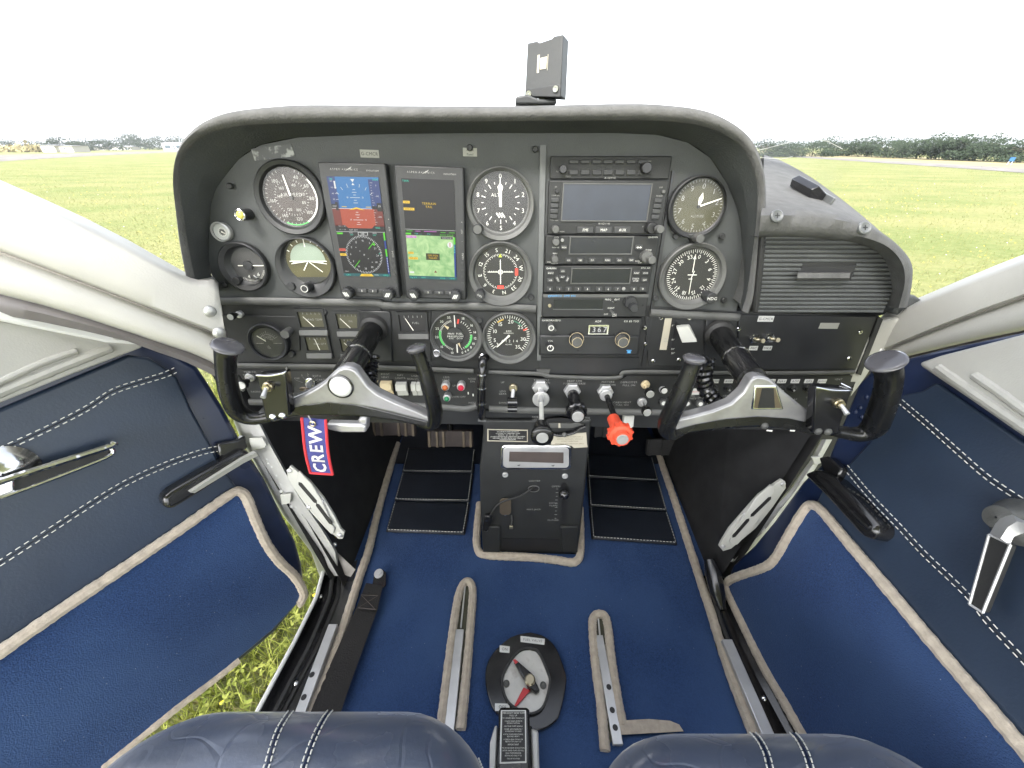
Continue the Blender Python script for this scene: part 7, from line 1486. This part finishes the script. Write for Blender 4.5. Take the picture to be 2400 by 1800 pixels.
# fuel valve
FV = Fr((0.0, .3, FLOOR + .012), (1, 0, 0), (0, 1, 0)); t = thing('fuel_valve', 'oval black fuel valve plate with a red and black pointer', 'valve', FV.at(1235, 1600))
ov = [(1243, 1481), (1276, 1491), (1304, 1519), (1325, 1575), (1327, 1603), (1317, 1655), (1302, 1690), (1263, 1711), (1210, 1700), (1169, 1675), (1151, 1651), (1138, 1603), (1140, 1562), (1157, 1528), (1188, 1499), (1212, 1487)]
P = [tuple(v[:2]) for v in spline([V((*p, 0)) for p in ov + ov[:1]], 4)][:-1]; m = MB(); m.pxprism(FV, P, -.011, 0); m.build('plate', 'black_gloss', t, bevel=.0015)
iv = [(1243, 1517), (1263, 1526), (1284, 1570), (1291, 1600), (1276, 1655), (1253, 1674), (1230, 1672), (1192, 1650), (1176, 1610), (1178, 1580), (1200, 1540), (1222, 1520)]; P = [tuple(v[:2]) for v in spline([V((*p, 0)) for p in iv + iv[:1]], 4)][:-1]
Q = [FV.px(x, y, .004) for x, y in P]; ce = (sum(a for a, b in Q) / len(Q), sum(b for a, b in Q) / len(Q)); m = MB(); m.loft([[FV.pt(a, b, .0) for a, b in Q], [FV.pt(a, b, .006) for a, b in Q], [FV.pt(ce[0] + (a - ce[0]) * .93, ce[1] + (b - ce[1]) * .94, .006) for a, b in Q], [FV.pt(ce[0] + (a - ce[0]) * .90, ce[1] + (b - ce[1]) * .91, -.004) for a, b in Q]], True); m.build('rim', 'black_rubber', t)
mat('valve_alloy', (0.50, 0.49, 0.46), 0.45, 0.3, var=0.12, vs_=40, col2=(0.36, 0.33, 0.30), c2lo=.56, c2hi=.7, c2s=45, rvar=.1)
m = MB(); m.flat(FV, [(ce[0] + (a - ce[0]) * .92, ce[1] + (b - ce[1]) * .93) for a, b in Q], .0012); m.build('dial', 'valve_alloy', t, smooth=False)
m = MB(); m.pxprism(FV, [(1203, 1547), (1210, 1545), (1252, 1582), (1256, 1598), (1266, 1616), (1256, 1624), (1238, 1610), (1228, 1590)], .004, .014); h = m.build('pointer', 'black_plastic', t, bevel=.002); m = MB(); m.pxprism(FV, [(1202, 1546), (1208, 1545), (1214, 1552), (1208, 1556)], .0135, .0145); m.build('red_tip', 'red_paint', h); m = MB(); m.pxprism(FV, [(1227, 1610), (1243, 1618), (1208, 1658), (1205, 1654)], .003, .006); m.build('red_pointer', 'red_paint', t, bevel=.001); m = MB(); m.cyl(FV.subpx(1242, 1594, .014), .0085, 0, .004, 18, ch=.002); m.build('bolt', 'brass', t)
for x, y in ((1187, 1603), (1273, 1607)): m = MB(); m.lathe(FV.subpx(x, y, .001), [(.0052, 0), (.0052, .002), (.003, .003), (.0001, .0022)], 14); m.build('screw', 'bezel_grey', t)
def flabel(lb, pts, s):
    t = thing('valve_label', lb, 'label', FV.at(*pts[0]), 'labels on the fuel valve'); m = MB(); m.pxprism(FV, pts, 0, .0012); m.build('tape', 'label_white', t, bevel=.0004); a, b = FV.px(sum(p[0] for p in pts) / 4, sum(p[1] for p in pts) / 4, .0015); q = FV.m(*pts[0]); w = (pts[1][0] - pts[0][0]) * q; m = MB(); m.text(FV, s, a, b, min(.0042, w * .8 / (len(s) * .62) * .69), .0016, -5); m.build('lettering', 'print_black', t, recalc=False, smooth=False)
flabel('white label FUEL VALVE at the top of the black plate', [(1220, 1490), (1277, 1497), (1276, 1511), (1220, 1504)], 'FUEL VALVE'); flabel('white label ON beside the black pointer', [(1171, 1512), (1195, 1515), (1194, 1530), (1171, 1528)], 'ON'); flabel('white label OFF tucked under the pump handle', [(1160, 1648), (1195, 1649), (1194, 1666), (1160, 1666)], 'OFF')
# emergency gear hand pump
HP = Fr((0, .2, FLOOR + .06), (1, 0, 0), (0, 1, .12)); t = thing('gear_hand_pump', 'black emergency pump handle with a white lettered placard', 'pump', HP.at(1205, 1700, -.05))
m = MB(); m.pxprism(HP, [(1172, 1657), (1238, 1657), (1241, 1664), (1244, 1830), (1163, 1830), (1169, 1664)], -.022, 0); m.build('handle', 'black_plastic', t, bevel=.004, seg=3)
m = MB(); m.pxprism(HP, [(1174, 1664), (1233, 1664), (1234, 1788), (1171, 1790)], 0, .0012); pl = m.build('placard', 'label_white', t, bevel=.0008); m = MB(); m.pxprism(HP, [(1177, 1667), (1230, 1667), (1231, 1784), (1174.5, 1786)], .0012, .0015); m.build('field', 'print_black', t)
m = MB()
for s, y, h in (('EMERGENCY HAND PUMP', 1671, 3), ('PULL UP', 1677, 3), ('TO LOWER GEAR MANUALLY', 1683, 2.4), ('1 PLACE GEAR LEVER IN', 1690, 2.4), ('DOWN POSITION', 1695, 2.4), ('2 EXTEND PUMP HANDLE', 1702, 2.4), ('3 PUMP APPROXIMATELY', 1709, 2.4), ('35 PRESSURE STROKES', 1714, 2.4), ('4 STOP WHEN RESISTANCE', 1721, 2.4), ('BECOMES HEAVY', 1726, 2.4), ('5 CHECK GEAR DOWN OR', 1733, 2.4), ('INDICATOR LIGHT LIT', 1738, 2.4), ('IMPORTANT', 1745, 3), ('TO AVOID GEAR RETRACTION', 1753, 2.4), ('AFTER HAND PUMP USE PULL', 1759, 2.4), ('GEAR PUMP BREAKER', 1765, 2.4), ('BEFORE MOVING IT TO', 1771, 2.4), ('THE UP POSITION', 1778, 2.4)): ptxt(m, s, 1203, y, h, .0018, fr=HP, sx=.98)
m.build('lettering', 'print', t, recalc=False, smooth=False)
for P in ([(1160, 1700), (1166, 1700), (1160, 1850), (1146, 1850), (1148, 1740)], [(1244, 1705), (1262, 1712), (1266, 1850), (1250, 1850)]): m = MB(); m.pxprism(HP, P, -.05, -.012); m.build('side_bracket', 'grey_metal', t, bevel=.003)
m = MB(); m.pxprism(HP, [(1160, 1705), (1248, 1700), (1252, 1850), (1158, 1850)], -.048, -.024); m.build('pump_body', 'black_rubber', t, bevel=.003)

# ================================================================== seats
def seat(label, x0, x1, yf, zt, seams, rim, wr):
    yb, rc = yf - .52, .10; t = thing('pilot_seat' if x0 < 0 else 'passenger_seat', label, 'seat', (sum((x0, x1)) / 2, yf - .25, FLOOR + .16))
    def plan(ins, n=9):
        P = []; r = max(.02, rc - ins)
        for cx, cy, a in ((x1 - ins - r, yf - ins - r, 0), (x0 + ins + r, yf - ins - r, 90), (x0 + ins + r, yb + ins + r, 180), (x1 - ins - r, yb + ins + r, 270)): P += [(cx + r * math.cos(R(a + 90 * k / n)), cy + r * math.sin(R(a + 90 * k / n))) for k in range(n + 1)]
        return [tuple(v[:2]) for v in resample([V((*p, 0)) for p in P], 120, True)]
    rows = []
    for ins, dz in ((.012, -.15), (.004, -.13), (0, -.09), (0, -.06), (.004, -.042), (.012, -.026), (.024, -.014), (.04, -.006), (.06, -.001), (.09, .003), (.13, .005), (.17, .006)):
        rows.append([V((a, b, zt + dz + .004 * math.sin(a * 31) * math.sin(b * 23) * (dz > -.03))) for a, b in plan(ins)])
    m = MB(); m.loft(rows, True); m.f.append(list(range(len(m.v) - 120, len(m.v)))); bv = m.bvh(); m.build('cushion', 'seat_leather', t, ang=80)
    st, sm = MB(), MB()
    for pts in seams:
        for off in (-1, 1):
            P = [proj(bv, x + off * wr, y, .0012) for x, y in [tuple(v[:2]) for v in spline([V((*p, 0)) for p in pts], 10)]]; P = [p for p in P if p]
            if len(P) > 3:
                L = sum((b - a).length for a, b in zip(P, P[1:])); n = max(4, int(L / .0055)); Q = resample(P, n * 2)
                for i in range(n): st.tube([Q[2 * i], Q[2 * i + 1].lerp(Q[min(2 * n - 1, 2 * i + 2)], .2)], .00075, 5)
        P = [proj(bv, x, y, .0002) for x, y in [tuple(v[:2]) for v in spline([V((*p, 0)) for p in pts], 8)]]; P = [p for p in P if p]
        if len(P) > 3: sm.tube(P, .0014, 6)
    if rim:
        P = [proj(bv, x, y, .001) for x, y in [tuple(v[:2]) for v in spline([V((*p, 0)) for p in rim], 10)]]; P = [p for p in P if p]
        if len(P) > 3:
            n = max(4, int(sum((b - a).length for a, b in zip(P, P[1:])) / .0055)); Q = resample(P, n * 2)
            for i in range(n): st.tube([Q[2 * i], Q[2 * i + 1]], .0008, 5)
    if st.v: st.build('stitching', 'thread', t, recalc=False, smooth=False)
    if sm.v: sm.build('seam', 'navy_paint', t)
    m = MB(); m.box(Fr(((x0 + x1) / 2, yf - .27, FLOOR + .02), (1, 0, 0), (0, 1, 0)), -.15, .15, -.2, .16, 0, .12); m.build('frame', 'black_rubber', t, bevel=.01)
    return t
def seatmat():
    m = mat('seat_leather', (0.040, 0.056, 0.100), 0.27, bump=0.25, bs=220, var=0.12, vs_=9, rvar=0.06, coat=0.8, sheen=0.3, spec=0.8)
    n, l = m.node_tree.nodes, m.node_tree.links; b = n['Principled BSDF']; tc = [x for x in n if x.type == 'TEX_COORD'][0]; old = b.inputs['Normal'].links[0].from_socket
    wn = n.new('ShaderNodeTexNoise'); wn.inputs['Scale'].default_value = 7; l.new(tc.outputs['Object'], wn.inputs['Vector'])
    mp = n.new('ShaderNodeVectorMath'); mp.operation = 'ADD'; l.new(tc.outputs['Object'], mp.inputs[0]); sc = n.new('ShaderNodeVectorMath'); sc.operation = 'SCALE'; sc.inputs['Scale'].default_value = .2; l.new(wn.outputs['Color'], sc.inputs[0]); l.new(sc.outputs[0], mp.inputs[1])
    vo = n.new('ShaderNodeTexVoronoi'); vo.feature = 'DISTANCE_TO_EDGE'; vo.inputs['Scale'].default_value = 9; l.new(mp.outputs[0], vo.inputs['Vector'])
    mr = n.new('ShaderNodeMapRange'); mr.inputs[1].default_value, mr.inputs[2].default_value = 0.0, .022; l.new(vo.outputs['Distance'], mr.inputs[0])
    bp = n.new('ShaderNodeBump'); bp.inputs['Strength'].default_value = .45; bp.inputs['Distance'].default_value = .0012; l.new(mr.outputs[0], bp.inputs['Height']); l.new(old, bp.inputs['Normal']); l.new(bp.outputs[0], b.inputs['Normal'])
seatmat()
seat('navy leather seat cushion next to the open door', -.405, -.012, .168, -.468, [[(697, 1656), (676, 1675), (650, 1720), (628, 1790), (624, 1803)], [(781, 1660), (760, 1685), (735, 1735), (715, 1790), (712, 1803)], [(1036, 1668), (1075, 1700), (1110, 1745), (1135, 1803)]], [(415, 1657), (350, 1682), (285, 1728), (240, 1775), (222, 1803)], 6)
seat('navy leather seat cushion next to the closed door', .062, .428, .150, -.468, [[(1478, 1712), (1430, 1740), (1395, 1775), (1378, 1803)], [(1750, 1708), (1775, 1730), (1795, 1765), (1805, 1803)], [(1845, 1708), (1872, 1735), (1890, 1770), (1900, 1803)]], [(2075, 1708), (2130, 1725), (2190, 1758), (2245, 1803)], 7)

# ================================================================== device standing on the glareshield
ya = R(25); o0 = atY(1275, 236, .60); xa = V((math.cos(ya), -math.sin(ya), 0)); GF = Fr(o0, xa, V((-.10 * math.sin(ya), -.10 * math.cos(ya), 1)) * 1.0 + V((0, .22, 0)))
t = thing('compass_unit', 'square dark electronic unit standing on top of the panel hood', 'electronic unit', o0)
m = MB(); m.pxprism(GF, [(1236, 101), (1258, 96), (1264, 100), (1294, 90), (1297, 85), (1320, 80), (1314, 226), (1230, 222)], -.022, 0); m.build('case', 'gps_black', t, bevel=.002)
m = MB(); m.pxprism(GF, [(1230, 210), (1314, 196), (1314, 228), (1230, 226)], 0, .002); m.build('lower_cover', 'bezel', t, bevel=.001)
for x, y in ((1240, 221), (1303, 209)): m = MB(); m.lathe(GF.subpx(x, y, .002), [(.0035, 0), (.0035, .002), (.0018, .002), (.0016, .001), (.0001, .001)], 14); m.build('screw', 'chrome', t)
m = MB(); m.pxprism(GF, [(1266, 136), (1282, 132), (1280, 160), (1265, 163)], 0, .0006); m.build('label', 'label_cream', t); m = MB(); a, b = GF.px(1273, 147, .001); m.text(GF, 'CE', a, b, .0058, .001, 90); m.build('mark', 'print_dim', t, recalc=False)
m = MB(); m.pxprism(GF, [(1260, 129), (1265, 128), (1263, 170), (1258, 171)], 0, .0005); m.pxprism(GF, [(1284, 127), (1285, 127), (1283, 164), (1282, 165)], 0, .0005); m.build('label_strip', 'label_cream', t)
m = MB(); f = Fr(atY(1250, 243, .60), (1, 0, 0), (0, 0, 1)); m.prism(f, [f.px(x, y) for x, y in ((1208, 241), (1209, 226), (1236, 221), (1262, 232), (1305, 232), (1305, 244), (1212, 244))], -.05, 0); m.build('foot', 'gps_black', t, bevel=.002); m = MB(); f2 = Fr(atY(1280, 240, .615), (1, 0, 0), (0, 0, 1)); m.prism(f2, [f2.px(x, y) for x, y in ((1264, 244), (1264, 215), (1296, 210), (1303, 244))], -.02, 0); m.build('bracket', 'bezel_grey', t)

# ================================================================== summer haze over the field
hz = MB(); hz.box(Fr((0, 0, 0), (1, 0, 0), (0, 1, 0)), -2600, 2600, -2600, 2600, GROUND - 1.0, 30)
o = hz.build('haze', 'white_paint', smooth=False, kind='stuff'); o['label'] = 'thin summer haze over the airfield'
hm = bpy.data.materials.new('haze_air'); hm.use_nodes = True; hn, hl = hm.node_tree.nodes, hm.node_tree.links
hn.remove(hn['Principled BSDF']); pv = hn.new('ShaderNodeVolumePrincipled'); pv.inputs['Color'].default_value = (0.92, 0.95, 1.0, 1); pv.inputs['Density'].default_value = 0.00035; pv.inputs['Anisotropy'].default_value = 0.3
hl.new(pv.outputs[0], hn['Material Output'].inputs['Volume']); o.data.materials.clear(); o.data.materials.append(hm)
